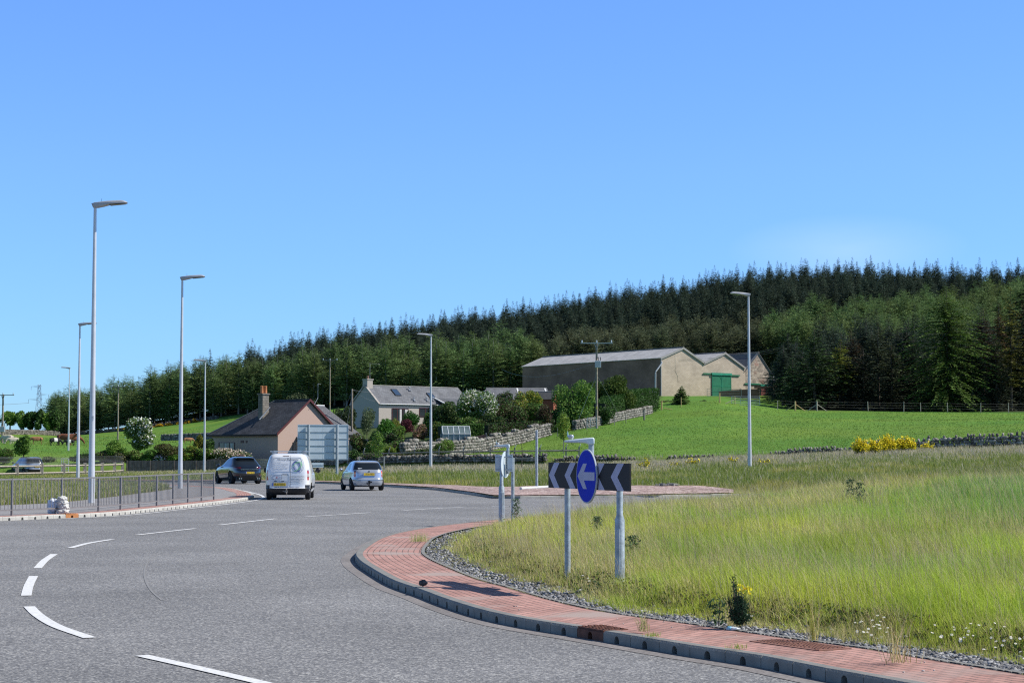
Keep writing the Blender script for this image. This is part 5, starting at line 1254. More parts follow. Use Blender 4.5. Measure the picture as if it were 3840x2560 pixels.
MB().tube([(6, ym, wr+.04), (wx1-1.7, ym, wr+.04)], .09, 6).build('ridge', lead, rw)
MB().tube([(wx1+.2, wy0-.35, we-.3), (wx1+.2, wy0-.35, 0)], .05, 6).build('drain_pipe', whitep, hb)
# garage wall right of the sign
gx0, gx1 = XV(801, 186), XV(847, 186); gzz = gz(gx0, 186)
o = MB().box(((gx1-gx0)/2, 0, 1.0), (gx1-gx0, .3, 3.2)).box(((gx1-gx0)/2, 0, 2.64), (gx1-gx0+.1, .4, .12)).box((-.01+(gx1-gx0), 1.6, 1.0), (.3, 3.0, 3.2)).build('yard_wall', brickmat('buff_brick', (.36, .29, .23), (.43, .35, .28), (.24, .2, .17), .24, .08, .012), None)
o.location = (gx0, 186, atY(820, 1008, 186).z-2.7); tag(o, 'buff brick yard wall just right of the large direction sign', 'wall')

# --- white harled cottage
cx0, cy0 = -16.4, 230.0; cz0 = 5.5
hc = thing('grey_cottage', 'long low cottage with grey slate roof, pale front wall and chimney on its left gable', 'house', (cx0, cy0, cz0), math.atan2(.66, .75))
E, RG, LN, DP = 2.5, 4.75, 15.0, 5.7
mb = MB()
mb.poly([(0, 0, -1.5), (LN, 0, -1.5), (LN, 0, E), (0, 0, E)]); mb.poly([(0, DP, -1.5), (0, 0, -1.5), (0, 0, E), (0, DP/2, RG-.1), (0, DP, E)]); mb.poly([(LN, 0, -1.5), (LN, DP, -1.5), (LN, DP, E), (LN, DP/2, RG-.1), (LN, 0, E)]); mb.poly([(LN, DP, -1.5), (0, DP, -1.5), (0, DP, E), (LN, DP, E)])
mb.build('wall', harl, hc)
rf = MB(); k_ = (RG-E)/(DP/2)
rf.slab(orient([(.0, -.2, E-.2*k_+.05), (LN+.1, -.2, E-.2*k_+.05), (LN+.1, DP/2, RG), (.0, DP/2, RG)], (0, -1, 1)), .1); rf.slab(orient([(.0, DP+.2, E-.2*k_+.05), (LN+.1, DP+.2, E-.2*k_+.05), (LN+.1, DP/2, RG), (.0, DP/2, RG)], (0, 1, 1)), .1)
roof = rf.build('roof', slate2, hc)
MB().tube([(0, DP/2, RG+.03), (LN, DP/2, RG+.03)], .08, 6).build('ridge', mat('ridge_tile', (.28, .27, .25), .8), roof)
for ya in (-.22, DP+.22): MB().slab(orient([(-.16, ya, E-.1), (-.16, DP/2, RG+.12), (.12, DP/2, RG+.12), (.12, ya, E-.1)], (0, -1 if ya < 0 else 1, 1)), .14).build('skew', mat('skew_stone', (.36, .33, .29), .9, var=.15), roof)
MB().tube([(0, -.28, E-.10), (LN, -.28, E-.10)], .055, 6).build('gutter', whitep, hc)
ck = MB().box((.42, DP/2, RG-.1), (.85, .95, 1.7)).box((.42, DP/2, RG+.75), (1.0, 1.1, .12)).build('chimney', harl, roof)
MB().lathe([(.14, RG+.8), (.12, RG+1.15), (.14, RG+1.2), (.1, RG+1.22)], (.42, DP/2, 0), 12).build('chimney_pot', mat('brown_pot', (.25, .14, .10), .8), ck, smooth=True)
aerial(ck, .75, DP/2, RG+.75, 2.0, 1.6, 1)
window(hc, (3.3, 0, .95), (1, 0, 0), 2.6, 1.9, redpaint, (3, 1), (0, -1, 0), [(-.02, .10), (.30, .48)])
window(hc, (7.3, 0, 1.45), (1, 0, 0), 1.9, 1.1, redpaint, (2, 1), (0, -1, 0))
window(hc, (12, 0, 1.3), (1, 0, 0), 1.6, 1.2, redpaint, (2, 1), (0, -1, 0))
def skylight(par, x, yy, w_, h, k, E0, y_of):
    zc = E0+(yy+0)*k; n = Vector((0, -k, 1)).normalized(); A = Vector((1, 0, 0)); B = Vector((0, 1, k)).normalized(); c = Vector((x, yy, zc))+n*.06
    f = MB().slab(orient([c+A*(-w_/2)+B*(-h/2)+n*.06, c+A*(w_/2)+B*(-h/2)+n*.06, c+A*(w_/2)+B*(h/2)+n*.06, c+A*(-w_/2)+B*(h/2)+n*.06], n), .10).build('skylight', dark, par)
    MB().slab(orient([c+A*(-w_/2+.08)+B*(-h/2+.08)+n*.066, c+A*(w_/2-.08)+B*(-h/2+.08)+n*.066, c+A*(w_/2-.08)+B*(h/2-.08)+n*.066, c+A*(-w_/2+.08)+B*(h/2-.08)+n*.066], n), .004).build('pane', mat('skylight_glass', (.04, .07, .12), .05, spec=.9, var=0), f)
skylight(roof, 4.0, 1.75, .95, 1.35, k_, E, None); skylight(roof, 9.3, 1.3, .95, 1.3, k_, E, None)
for x, y in ((6.5, 2.2), (5.9, .5), (8.0, .55), (9.0, .6)):
    z = E+y*k_; MB().tube([(x, y, z-.1), (x, y, z+.38)], .07, 6).box((x, y, z+.42), (.28, .22, .10)).box((x, y-.12, z+.0), (.4, .35, .05)).build('roof_vent', lead, roof)
px = MB(); px.slab(orient([(9.6, -1.9, 2.35), (13.4, -1.9, 2.35), (13.4, .9, 3.3), (9.6, .9, 3.3)], (0, -1, 2)), .1); px.build('porch_roof', slate3, hc)
MB().box((11.5, -.85, .9), (3.5, 1.7, 2.9)).build('porch', harl, hc)
MB().slab(orient([(9.45, -1.95, 2.38), (9.45, .9, 3.38), (9.65, .9, 3.38), (9.65, -1.95, 2.38)], (0, -1, 2)), .1).build('porch_skew', whitep, hc)
# low steading roofs to the right of it
def simple_house(name, label, x, y, z, rot, LN, DP, E, RG, wm, rm, trim=None, cat='outbuilding'):
    t = thing(name, label, cat, (x, y, z), R(rot)); m_ = MB()
    m_.poly([(0, 0, -1.5), (LN, 0, -1.5), (LN, 0, E), (0, 0, E)]); m_.poly([(0, DP, -1.5), (0, 0, -1.5), (0, 0, E), (0, DP/2, RG-.08), (0, DP, E)]); m_.poly([(LN, 0, -1.5), (LN, DP, -1.5), (LN, DP, E), (LN, DP/2, RG-.08), (LN, 0, E)]); m_.poly([(LN, DP, -1.5), (0, DP, -1.5), (0, DP, E), (LN, DP, E)])
    m_.build('wall', wm, t); k = (RG-E)/(DP/2); r_ = MB()
    for s in (0, 1):
        y0 = -.2 if s == 0 else DP+.2; r_.slab(orient([(-.15, y0, E-.2*k+.04), (LN+.15, y0, E-.2*k+.04), (LN+.15, DP/2, RG), (-.15, DP/2, RG)], (0, -1 if s == 0 else 1, 1)), .08)
    r = r_.build('roof', rm, t); MB().tube([(-.1, DP/2, RG+.03), (LN+.1, DP/2, RG+.03)], .07, 6).build('ridge', mat('ridge_tile', (.28, .27, .25), .8), r)
    if trim is not None:
        for x_ in trim: MB().slab(orient([(x_, -.25, E-.2*k+.12), (x_+.22, -.25, E-.2*k+.12), (x_+.22, DP/2, RG+.06), (x_, DP/2, RG+.06)], (0, -1, 1)), .05).build('skew', whitep, r)
    return t
x, Y = XV(1124, 262), 262; simple_house('steading', 'low slate roofed steading between cottage and barn, mostly behind garden trees', x, Y, atY(1124, 915, Y).z-2.3, 8, 8.5, 5.5, 2.3, 3.85, harl, slate2, (4.2, 8.2))
shedw = mat('red_brown_shed_boards', (.30, .09, .045), .8, var=.2, scale=4)
x, Y = XV(1206, 232), 232; sh = simple_house('garden_shed', 'reddish brown wooden garden shed with dark felt roof among the shrubs', x, Y, atY(1206, 915, Y).z-1.9, -12, 3.6, 2.4, 1.9, 2.75, shedw, mat('felt_roof', (.05, .052, .055), .9, var=.2), None, 'shed')
window(sh, (1.8, 0, 1.3), (1, 0, 0), .9, .8, mat('bluish_frame', (.25, .30, .34), .6), (3, 1), (0, -1, 0))
# greenhouse
Y = 175.5; x0 = XV(1017, Y); t = thing('greenhouse', 'small glass greenhouse with white frame behind the stone wall', 'greenhouse', (x0, Y, atY(1030, 1013, Y).z), R(8))
gl = mat('greenhouse_glass', (.13, .17, .17), .12, var=.2, scale=2, spec=.8); wf = mat('greenhouse_frame', (.60, .62, .62), .5, var=.05)
Lg, Dg, Eg, Rg = 2.6, 1.7, .7, 1.4
m_ = MB(); m_.slab(orient([(0, 0, Eg), (Lg, 0, Eg), (Lg, Dg/2, Rg), (0, Dg/2, Rg)], (0, -1, 1)), .01); m_.slab(orient([(0, Dg, Eg), (Lg, Dg, Eg), (Lg, Dg/2, Rg), (0, Dg/2, Rg)], (0, 1, 1)), .01); m_.build('glass_roof', gl, t)
MB().slab(orient([(0, 0, 0), (Lg, 0, 0), (Lg, 0, Eg), (0, 0, Eg)], (0, -1, 0)), .01).slab(orient([(Lg, 0, 0), (Lg, Dg, 0), (Lg, Dg, Eg), (Lg, Dg/2, Rg), (Lg, 0, Eg)], (1, 0, 0)), .01).slab(orient([(0, 0, 0), (0, Dg, 0), (0, Dg, Eg), (0, Dg/2, Rg), (0, 0, Eg)], (-1, 0, 0)), .01).build('glass_side', gl, t)
f = MB()
for k in range(6):
    xx = Lg*k/5; f.tube([(xx, -.02, 0), (xx, -.02, Eg), (xx, Dg/2, Rg+.02), (xx, Dg+.02, Eg), (xx, Dg+.02, 0)], .035, 4)
for a, b2 in (((0, -.02, Eg), (Lg, -.02, Eg)), ((0, Dg/2, Rg+.03), (Lg, Dg/2, Rg+.03)), ((Lg, Dg, Eg), (Lg, 0, Eg))): f.tube([a, b2], .03, 4)
f.build('frame', wf, t)
a_, b_ = atY(1061, 1010.5, 178), atY(1120, 997, 178); brz = mat('reddish_boards', (.30, .15, .10), .8, var=.2, scale=3)
t = thing('raised_bed_edge', 'reddish timber board of a raised bed right of the greenhouse', 'garden edging', (a_.x, 178, a_.z-.25))
t.rotation_euler = (0, -math.atan2(b_.z-a_.z, b_.x-a_.x), 0); MB().box(((b_.x-a_.x)/2, 0, .15), (b_.x-a_.x, .06, .30)).build('board', brz, t)
for q in (0, .5, 1): MB().box(((b_.x-a_.x)*q, -.05, .1), (.14, .12, .6)).build('post', wood, t)

# --- barns: local x along gable side, local y along the long wall
block = brickmat('concrete_block', (.46, .38, .295), (.54, .45, .355), (.33, .27, .21), .45, .225, .016, rough=.95, var=.16, nscale=.35, bump=.3, stain=((.50, .42, .14), .12, .66))
block_shade = brickmat('shaded_block', (.215, .125, .092), (.265, .155, .118), (.15, .09, .07), .45, .225, .016, rough=.95, var=.3, nscale=.25, bump=.3)  # darker block copy; shade of the barn side walls put into its colour
corr = brickmat('corrugated_cement', (.41, .405, .40), (.46, .45, .44), (.24, .235, .235), 1.0, 2.4, .04, rough=.9, var=.16, nscale=.7, bump=.3, stain=((.52, .50, .44), .35, .67))
Bx, By, Bz = 26.8, 335., 12.2; brz_ = math.atan2(.59, .81)
def barn(name, label, ox, W_, Lb, E0, E1, RG, gable, longw, roofm, rpos=.5, z0=0, fasc=True, cat='barn'):
    t = thing(name, label, cat, (Bx+ox*math.cos(brz_), By+ox*math.sin(brz_), Bz+z0), brz_)
    rx = W_*rpos
    MB().poly([(0, 0, -2), (W_, 0, -2), (W_, 0, E1), (rx, 0, RG-.1), (0, 0, E0)]).build('gable_wall', gable, t); MB().poly([(W_, Lb, -2), (0, Lb, -2), (0, Lb, E0), (rx, Lb, RG-.1), (W_, Lb, E1)]).build('gable_wall', gable, t)
    MB().poly([(0, Lb, -2), (0, 0, -2), (0, 0, E0), (0, Lb, E0)]).poly([(W_, 0, -2), (W_, Lb, -2), (W_, Lb, E1), (W_, 0, E1)]).build('side_wall', longw, t)
    k0 = (RG-E0)/rx; k1 = (RG-E1)/(W_-rx); r = MB(); oe = .25
    r.slab(orient([(-oe, -.2, E0-oe*k0+.1), (rx, -.2, RG+.05), (rx, Lb+.2, RG+.05), (-oe, Lb+.2, E0-oe*k0+.1)], (-1, 0, 1)), .09)
    r.slab(orient([(W_-.02, -.2, E1+.1), (rx, -.2, RG+.05), (rx, Lb+.2, RG+.05), (W_-.02, Lb+.2, E1+.1)], (1, 0, 1)), .09)
    ro = r.build('roof', roofm, t)
    MB().tube([(rx, -.25, RG+.10), (rx, Lb+.2, RG+.10)], .13, 6).build('ridge_cap', mat('mossy_ridge', (.10, .085, .07), .95, c2=(.25, .23, .2), scale=3), ro)
    if fasc:
        for xa, za in ((-oe, E0-oe*k0), (W_, E1)): MB().slab(orient([(xa, -.24, za-.22), (rx, -.24, RG-.30), (rx, -.24, RG+.10), (xa, -.24, za+.16)], (0, -1, 0)), .04).build('barge_board', mat('grey_barge', (.30, .29, .27), .8, var=.15), t)
    return t
W1 = 10.35
b1 = barn('long_barn', 'long block barn with corrugated grey roof and big dark side wall', 0, W1, 42, 6.75, 6.1, 8.75, block, block_shade, corr)
MB().tube([(-.12, -.12, 6.6), (-.12, -.12, 0)], .07, 8).build('drain_pipe', lead, b1)
MB().tube([(3.3, -.03, 8.0-.6), (3.35, -.03, 4.4), (3.9, -.03, 3.6), (4.0, -.03, 2.5)], .018, 4).build('wall_crack', mat('pale_filler', (.55, .52, .46), .9), b1)
b2 = barn('green_door_barn', 'block barn with large green sliding doors, middle of the three gables', W1, 10.2, 42, 6.1, 5.4, 8.15, block, block_shade, corr)
MB().tube([(0.0, -.18, 6.0), (-.1, -.25, 5.75), (-1.5, -.25, 4.2), (-1.55, -.25, 3.9), (-1.6, -.25, 0)], .14, 10).build('drain_pipe', lead, b1)
green = mat('green_paint', (.012, .16, .085), .55, var=.12, scale=1.5); green2 = mat('green_paint_pale', (.03, .27, .17), .5, var=.12, scale=1.5); lead
dx0, dx1, dz0, dz1 = 1.75, 6.5, -.1, 3.95
xs = (dx0, (dx0+dx1)/2, dx1)
for k in range(2):
    d_ = MB().box(((xs[k]+xs[k+1])/2, -.14, (dz0+dz1)/2), (xs[k+1]-xs[k]-.03, .08, dz1-dz0)).build('sliding_door', green, b2)
    f = MB(); xa, xb = xs[k]+.06, xs[k+1]-.06
    for z in (dz1-.15, 2.0, 1.0, .12): f.box(((xa+xb)/2, -.20, z), (xb-xa, .05, .06))
    for x in (xa, xb): f.box((x, -.20, (dz0+dz1)/2), (.06, .05, dz1-dz0))
    f.tube([(xa if k else xb, -.2, dz1-.9), ((xa+.35) if k else (xb-.35), -.2, dz1-.3), ((xa+.9) if k else (xb-.9), -.2, dz1-.1)], .025, 4)
    f.build('door_frame', green2, d_)
MB().box((4.05, -.24, 4.18), (4.9, .25, .42)).build('rail_cover', green2, b2); MB().box((.6, -.16, 4.2), (2.0, .12, .22)).box((7.6, -.16, 4.02), (2.2, .12, .22)).build('door_rail', green, b2)
rubble = brickmat('rubble_stone', (.20, .165, .14), (.46, .39, .30), (.40, .35, .28), .45, .26, .03, rough=.95, var=.35, nscale=1.2, bump=.6, stain=((.36, .22, .17), .5, .56))
b3 = barn('stone_barn', 'old rubble stone barn gable with dark red door, right hand of the three', W1+10.2, 6.6, 30, 5.0, 4.7, 8.4, rubble, rubble, slate3, .5, .0, False)
for xa, xb in ((-.05, 3.3), (3.3, 6.65)):
    za, zb = (5.0, 8.4) if xa < 1 else (8.4, 4.7); MB().slab(orient([(xa, -.1, za+.05), (xb, -.1, zb+.05), (xb, .35, zb+.05), (xa, .35, za+.05)], (0, 0, 1)), .18).build('skew', mat('skew_stone', (.36, .33, .29), .9, var=.15), b3)
MB().box((5.2, -.12, 1.0), (2.7, .08, 2.2)).build('barn_door', mat('oxide_red_paint', (.16, .045, .035), .7, var=.15), b3)
MB().box((5.1, -.22, 2.35), (3.0, .3, .42)).build('rail_cover', green2, b3); MB().box((1.6, -.14, 2.55), (3.8, .1, .25)).build('door_rail', green, b3)
MB().tube([(6.75, -.12, 4.5), (6.75, -.12, 3.6), (6.75, -.12, 0)], [.22, .12, .08], 8).build('drain_pipe', dark, b3)
simple_house('stone_outbuilding', 'low slate roofed outbuilding half hidden by conifers right of the stone barn', Bx+27.6*math.cos(brz_), By+27.6*math.sin(brz_)+1, Bz+.3, 33, 12, 7, 2.6, 4.6, rubble, slate2)
# block yard wall in front of the barns
Y = 312; x0, x1 = XV(1652, Y), XV(1745, Y); zt = atY(1700, 895.5, Y).z
o = MB().prism([(0, -3), (x1-x0, -3), (x1-x0, .12), (2, -.05), (0, -.25)], (1, 0, 0), (0, 0, 1), (0, 0, 0), (0, .3, 0)).build('yard_wall', block_shade); o.location = (x0, Y, zt+.05); o.rotation_euler = (0, 0, R(-8)); tag(o, 'dark block yard wall in front of the green barn door', 'wall')
o = MB().box((0, 0, 0), (3.4, .6, .35)).build('feed_trough', mat('rusty_trough', (.20, .10, .07), .8, var=.3)); p_ = atY(1756, 889, 311); o.location = p_; tag(o, 'rusty feed trough on top of the dark yard wall by the red door', 'trough')

# ------------------------------------------------------------------ timber poles and wires
polem = mat('creosoted_pole', (.26, .22, .17), .9, var=.3, scale=5, bump=.3, bscale=20); ins = mat('insulator', (.42, .50, .58), .3, var=.1)
def upole(v, ytop, Y, lb, r=.13, arm=0, armz=.15, hbase=None, tr=False, transf=False, yellow=True, white=False):
    x = XV(v, Y); z0 = gz(x, Y); z1 = atY(v, ytop, Y).z; h = z1-z0
    t = thing('electricity_pole', lb, 'utility pole', (x, Y, z0)); MB().tube([(0, 0, -.3), (0, 0, h)], [r, r*.72], 10).build('pole', polem, t, smooth=True)
    if arm:
        MB().box((0, -.12, h-armz), (arm, .1, .09)).tube([(-.25*arm*.3, -.12, h-armz), (0, -.1, h-.75)], .03, 4).tube([(.25*arm*.3, -.12, h-armz), (0, -.1, h-.75)], .03, 4).build('crossarm', lead if white else greywood, t)
        for s in (-1, 0, 1): MB().lathe([(.05, 0), (.09, .05), (.05, .1), (.08, .16), (.03, .28)], (s*arm*.46, -.12, h-armz+.05), 8).build('insulator', ins, t)
    if transf:
        zt = h-transf
        MB().box((.12, -.42, zt), (.62, .5, .72)).box((.12, -.42, zt+.38), (.5, .4, .06)).build('transformer', lead, t, bevel=.03)
        for s in (-.18, .05, .28): MB().lathe([(.03, 0), (.06, .08), (.03, .15), (.05, .24), (.02, .36)], (s+.1, -.42, zt+.42), 6).build('bushing', dark, t)
    if yellow: MB().box((0, -r*.95, 2.2), (.12, .02, .3)).build('warning_sign', mat('yellow_sign', (.7, .5, .02), .6, var=.1), t)
    return t, Vector((x, Y, z1))
pA, A0 = upole(5, 905, 250, 'dark pole with transformer at the left edge of the picture', .15, 3.0, .12, transf=4.7)
pB, B0 = upole(270, 887, 285, 'timber pole with crossarm in front of the left wood, beside the white blossom tree', .13, 2.1, .1)
pC, C0 = upole(757, 826, 325, 'tall timber pole with crossarm rising behind the dark roofed bungalow', .13, 2.6, .1)
pD, D0 = upole(808, 893, 200, 'short telephone pole between bungalow and grey cottage', .13, 0, yellow=False)
pE, E0_ = upole(1371, 786, 197.5, 'tall timber pole with transformer and white insulators in front of the long barn', .14, 3.4, .1, transf=2.35, white=True)
for s, vy in ((-1, 0), (1, 0)):
    a = E0_+Vector((0, 0, -3.4)); g_ = Vector((XV(1318 if s < 0 else 1436, 197.5+(-1 if s < 0 else 3)), 197.5+(-1 if s < 0 else 3), 0)); g_.z = gz(g_.x, g_.y)
    tag(MB().tube([a, g_], .018, 4).build('stay_wire', wire), 'diagonal stay wire on the '+('left' if s < 0 else 'right')+' of the transformer pole', 'wire', 'stay wires of the transformer pole')
def span(a, b2, sag, lb, r=.014, grp='overhead wires'):
    a, b2 = Vector(a), Vector(b2); pts = [a.lerp(b2, q)+Vector((0, 0, -sag*4*q*(1-q))) for q in np.linspace(0, 1, 12)]
    tag(MB().tube(pts, r, 4, cap=False).build('overhead_wire', mat('wire_alu', (.25, .26, .27), .5, metal=.5, var=0)), lb, 'wire', grp)
span(D0, (cx0-.5, 232, 8.3), .3, 'wire from the telephone pole to the left gable of the grey cottage')
span(D0+Vector((0, 0, -.1)), Vector((-16.4, 230, cz0+3.6))+Vector((14, 10, -.2)), .5, 'wire from the telephone pole running across the grey cottage roof')
span(D0+Vector((0, 0, -.15)), (-18.5, 200, 5.4), .2, 'upper wire dropping from the telephone pole to the bungalow')
span(D0+Vector((0, 0, -.35)), (-17.6, 199.4, 5.0), .25, 'lower wire dropping from the telephone pole to the bungalow')
span(E0_+Vector((-.2, 0, -2.2)), (1.9-4, 372, 18.6), 1.5, 'thin wire from the transformer pole towards the back of the long barn')
span((XV(1135, 270), 270, atY(1135, 897, 270).z), (1.9, 369, 14.7), .2, 'pale wire between steading and long barn')
for k, (ya, yb) in enumerate(((818, 789), (822, 793), (826, 798))): span((XV(1560, 300), 300, atY(1560, ya+8-k*2, 300).z), (XV(1835, 290), 290, atY(1835, yb, 290).z), .5, ['upper', 'middle', 'lower'][k]+' wire passing behind the right hand lamp to the conifers')
# lattice pylon far away
Yp = 1500.; x = XV(88, Yp); zg = gz(x, Yp); zt = atY(88, 883, Yp).z; h = zt-zg
t = thing('lattice_pylon', 'distant lattice electricity pylon beyond the left trees', 'pylon', (x, Yp, zg)); pm = mat('pylon_steel', (.30, .36, .42), .6, metal=.3)
f = MB(); lv = [0, .22, .40, .55, .66, .76, .85, .93, 1]
def wp(q): return 4.2*(1-q)**1.3+.9
for i in range(len(lv)-1):
    a, b2 = lv[i], lv[i+1]
    for s in ((-1, -1), (1, -1), (1, 1), (-1, 1)): f.tube([(s[0]*wp(a), s[1]*wp(a), a*h), (s[0]*wp(b2), s[1]*wp(b2), b2*h)], .13, 4)
    for s in (-1, 1):
        f.tube([(-wp(a), s*wp(a), a*h), (wp(b2), s*wp(b2), b2*h)], .09, 4); f.tube([(wp(a), s*wp(a), a*h), (-wp(b2), s*wp(b2), b2*h)], .09, 4)
f.build('tower', pm, t)
for q, w_, sd_ in ((.84, 7.5, 1), (.76, 8.5, -1), (.97, 6.5, -1)):
    MB().tube([(0, 0, q*h+.8), (sd_*w_, 0, q*h), (0, 0, q*h-1)], .16, 4).tube([(sd_*w_, 0, q*h), (sd_*w_, 0, q*h-3)], .12, 4).tube([(-sd_*w_*.3, 0, q*h), (0, 0, q*h+.6)], .14, 4).build('crossarm', pm, t)
span((x-8, Yp, zg+.76*h-3), (x-120, Yp-80, zg+.7*h), 3, 'distant wire leaving the lattice pylon to the left', .10); span((x+7, Yp, zg+.84*h-3), (x+160, Yp+100, zg+.9*h), 3, 'distant wire leaving the lattice pylon to the right', .10)
# ------------------------------------------------------------------ vegetation
leaf = leafmat('foliage', .30); needle = leafmat('needles', .25, .7, .24); gmat = leafmat('grass_blades', .35, .55); flower = leafmat('petals', .25, .6)
bark = mat('bark', (.10, .075, .055), .95, var=.35, scale=6, bump=.5, bscale=20)
greybark = mat('grey_bark', (.22, .20, .17), .95, var=.3, scale=6)
def rand_quads(C, size, cols, g, flat=.5, asp=.6, diamond=True):
    """leaf-like faces at centres C; flat = tendency to lie level"""
    n = len(C); a = g.uniform(0, 2*math.pi, n); tilt = g.normal(0, 1, n)*(1-flat)*1.1
    U = np.stack([np.cos(a)*np.cos(tilt), np.sin(a)*np.cos(tilt), np.sin(tilt)], 1)
    r = g.normal(0, 1, (n, 3))*(1-flat*.6)+np.array((0, 0, flat*1.6)); W = np.cross(r, U); W /= np.maximum(np.linalg.norm(W, axis=1), 1e-6)[:, None]
    s = (size*g.uniform(.6, 1.4, n))[:, None]; U = U*s*.5; W = W*s*.5*asp
    v = np.stack([C-U, C-W*1.0+U*.1, C+U, C+W+U*.1], 1).reshape(-1, 3)
    return v, np.repeat(cols, 4, axis=0)
def pal(g, n, *cs, j=.18):
    cs = np.array(cs); k = g.integers(0, len(cs), n); return cs[k]*g.uniform(1-j, 1+j, (n, 1))*g.uniform(.94, 1.06, (n, 3))
# --- conifers
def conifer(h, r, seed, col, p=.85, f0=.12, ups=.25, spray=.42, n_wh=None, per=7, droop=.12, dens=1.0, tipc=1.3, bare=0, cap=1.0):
    g = np.random.default_rng(seed); C = []; S = []; D = []; CC = []
    zs = np.arange(h*f0, h*.985, h*.022 if n_wh is None else h/n_wh)
    for z in zs:
        f = z/h; L = r*min(1, ((1-f)/cap)**p*1.02+.015)*(1 if f > .3 or bare == 0 else max(.4, f/.3)); k = max(3, int(per*(1 if f < .85 else .6)))
        for b in range(k):
            if g.random() > dens: continue
            a = g.uniform(0, 2*math.pi); l = L*g.uniform(.6, 1.15)*(1+.2*math.sin(a*2+seed+z*.4)); el = ups+f*.55-.12+g.normal(0, .10)
            m_ = max(2, int(l/(spray*.62))); cc = np.array(col)*g.uniform(.65, 1.35)
            for q in range(m_):
                t = (q+.6+g.uniform(-.3, .3))/m_; t = min(t, 1.05)
                R_ = l*t; zz = z+R_*math.tan(el)*.6-droop*R_*t+g.normal(0, .06)
                for side in ((0,) if t > .85 else (-1, 1)):
                    off = side*spray*.55*(1-.4*t)
                    C.append((R_*math.cos(a)-off*math.sin(a), R_*math.sin(a)+off*math.cos(a), zz-abs(off)*.25))
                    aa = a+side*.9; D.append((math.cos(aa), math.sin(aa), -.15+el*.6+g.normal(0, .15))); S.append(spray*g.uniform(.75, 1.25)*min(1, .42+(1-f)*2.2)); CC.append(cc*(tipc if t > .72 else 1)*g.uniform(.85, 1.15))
    # leader
    for q in np.linspace(.94, 1.0, 6):
        for b in range(3): a = g.uniform(0, 6.28); C.append((math.cos(a)*r*.05*(1-q)*8, math.sin(a)*r*.05*(1-q)*8, h*q)); D.append((math.cos(a)*.3, math.sin(a)*.3, .9)); S.append(spray*.38); CC.append(np.array(col)*1.1)
    C, D, S, CC = map(np.array, (C, D, S, CC)); D /= np.linalg.norm(D, axis=1)[:, None]
    up = np.array((0, 0, 1.))+g.normal(0, .45, (len(C), 3)); W = np.cross(D, up); W /= np.maximum(np.linalg.norm(W, axis=1), 1e-6)[:, None]
    S = S[:, None]; v = np.stack([C-D*S*.5, C-W*S*.26, C+D*S*.6, C+W*S*.26], 1).reshape(-1, 3)
    return v, np.repeat(CC, 4, axis=0)
def trunk_mesh(h, r, seed=0, lean=0, col=None, top=1.0):
    g = np.random.default_rng(seed); mb = MB(); n = 6; pts = [(g.normal(0, .03)*k*h*.03+lean*k/n*h, g.normal(0, .03)*k*h*.03, h*top*k/n-(.4 if k == 0 else 0)) for k in range(n+1)]
    mb.tube(pts, [r*(1-.86*k/n) for k in range(n+1)], 7); return mb
SPR = (.047, .071, .045); LAR = (.128, .200, .068); PIN = (.105, .128, .066)
protos = []
def make_proto(kind, name, label, h, r, seed, col, **kw):
    v, c = conifer(h, r, seed, col, **kw); t = thing(name, label, 'conifer tree'); tm = trunk_mesh(h, h*.013+.04, seed, top=.97).build('trunk', bark if kind != 'larch' else greybark, t)
    cr = link('crown', quad_mesh('crown', v, c), needle, t); protos.append((kind, t, cr, h)); return t
SP_L = 'dark narrow spruce in the dense wood on the hill'; LA_L = 'lighter green soft larch in front of the dark spruces'; PI_L = 'grey brown pine in the middle band of the wood above the barns'
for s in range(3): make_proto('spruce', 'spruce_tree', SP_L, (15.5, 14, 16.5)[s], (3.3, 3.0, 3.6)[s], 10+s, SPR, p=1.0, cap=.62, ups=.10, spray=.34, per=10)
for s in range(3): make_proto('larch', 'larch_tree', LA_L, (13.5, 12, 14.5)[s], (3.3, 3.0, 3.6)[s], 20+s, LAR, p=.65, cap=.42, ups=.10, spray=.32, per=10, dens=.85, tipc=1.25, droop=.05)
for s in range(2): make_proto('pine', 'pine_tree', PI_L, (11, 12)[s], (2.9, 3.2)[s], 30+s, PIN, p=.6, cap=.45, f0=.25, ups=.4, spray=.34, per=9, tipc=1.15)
# positions
g = np.random.default_rng(77); cand = []
for Y in np.arange(264, 668, 4.0):
    xa, xb = XV(90, Y), XV(2720, Y)
    for x in np.arange(xa, xb, 4.1):
        X, Yy = x+g.uniform(-1.7, 1.7), Y+g.uniform(-1.8, 1.8); v = float(VX(X, Yy))
        if v < 118 or v > 2720: continue
        fe = float(forest_edge(v))
        if Yy < fe: continue
        if v < 560 and Yy > fe+ (100 if v > 330 else 60): continue
        if Yy < 400 and v < 1850: continue
        if Yy < 330: continue                      # the front conifers are placed by hand
        if v < 640 or Yy < 460 or True:
            yb_ = np.interp(v, [118, 500, 560, 800, 1000, 1200, 1250, 1500, 1760, 1800, 2000, 2250, 2352], [900, 560, 462, 434, 432, 432, 446, 448, 442, 436, 462, 502, 525])+10*(float(fbm(X/16, Yy/16, 34))-.5)
            if Yy > yb_: kind = 'spruce'
            elif v > 1790 and Yy < 372: kind = 'spruce'
            elif 1180 < v+70*(fbm(X/22, Yy/22, 33)*2-1) < 1775 and not (v < 1260 and Yy < 420): kind = 'pine'
            else: kind = 'larch' if (v > 560 or g.random() < .5) else 'spruce'
            if v < 560 and v > 118: kind = 'larch' if g.random() < .88 else 'spruce'
        if g.random() < .10+.22*(float(fbm(x/12, Y/12, 35)) > .55): continue
        cand.append((X, Yy, kind, v, Yy-fe))
cand = np.array([(c[0], c[1], {'spruce': 0, 'larch': 1, 'pine': 2}[c[2]], c[3], c[4]) for c in cand])
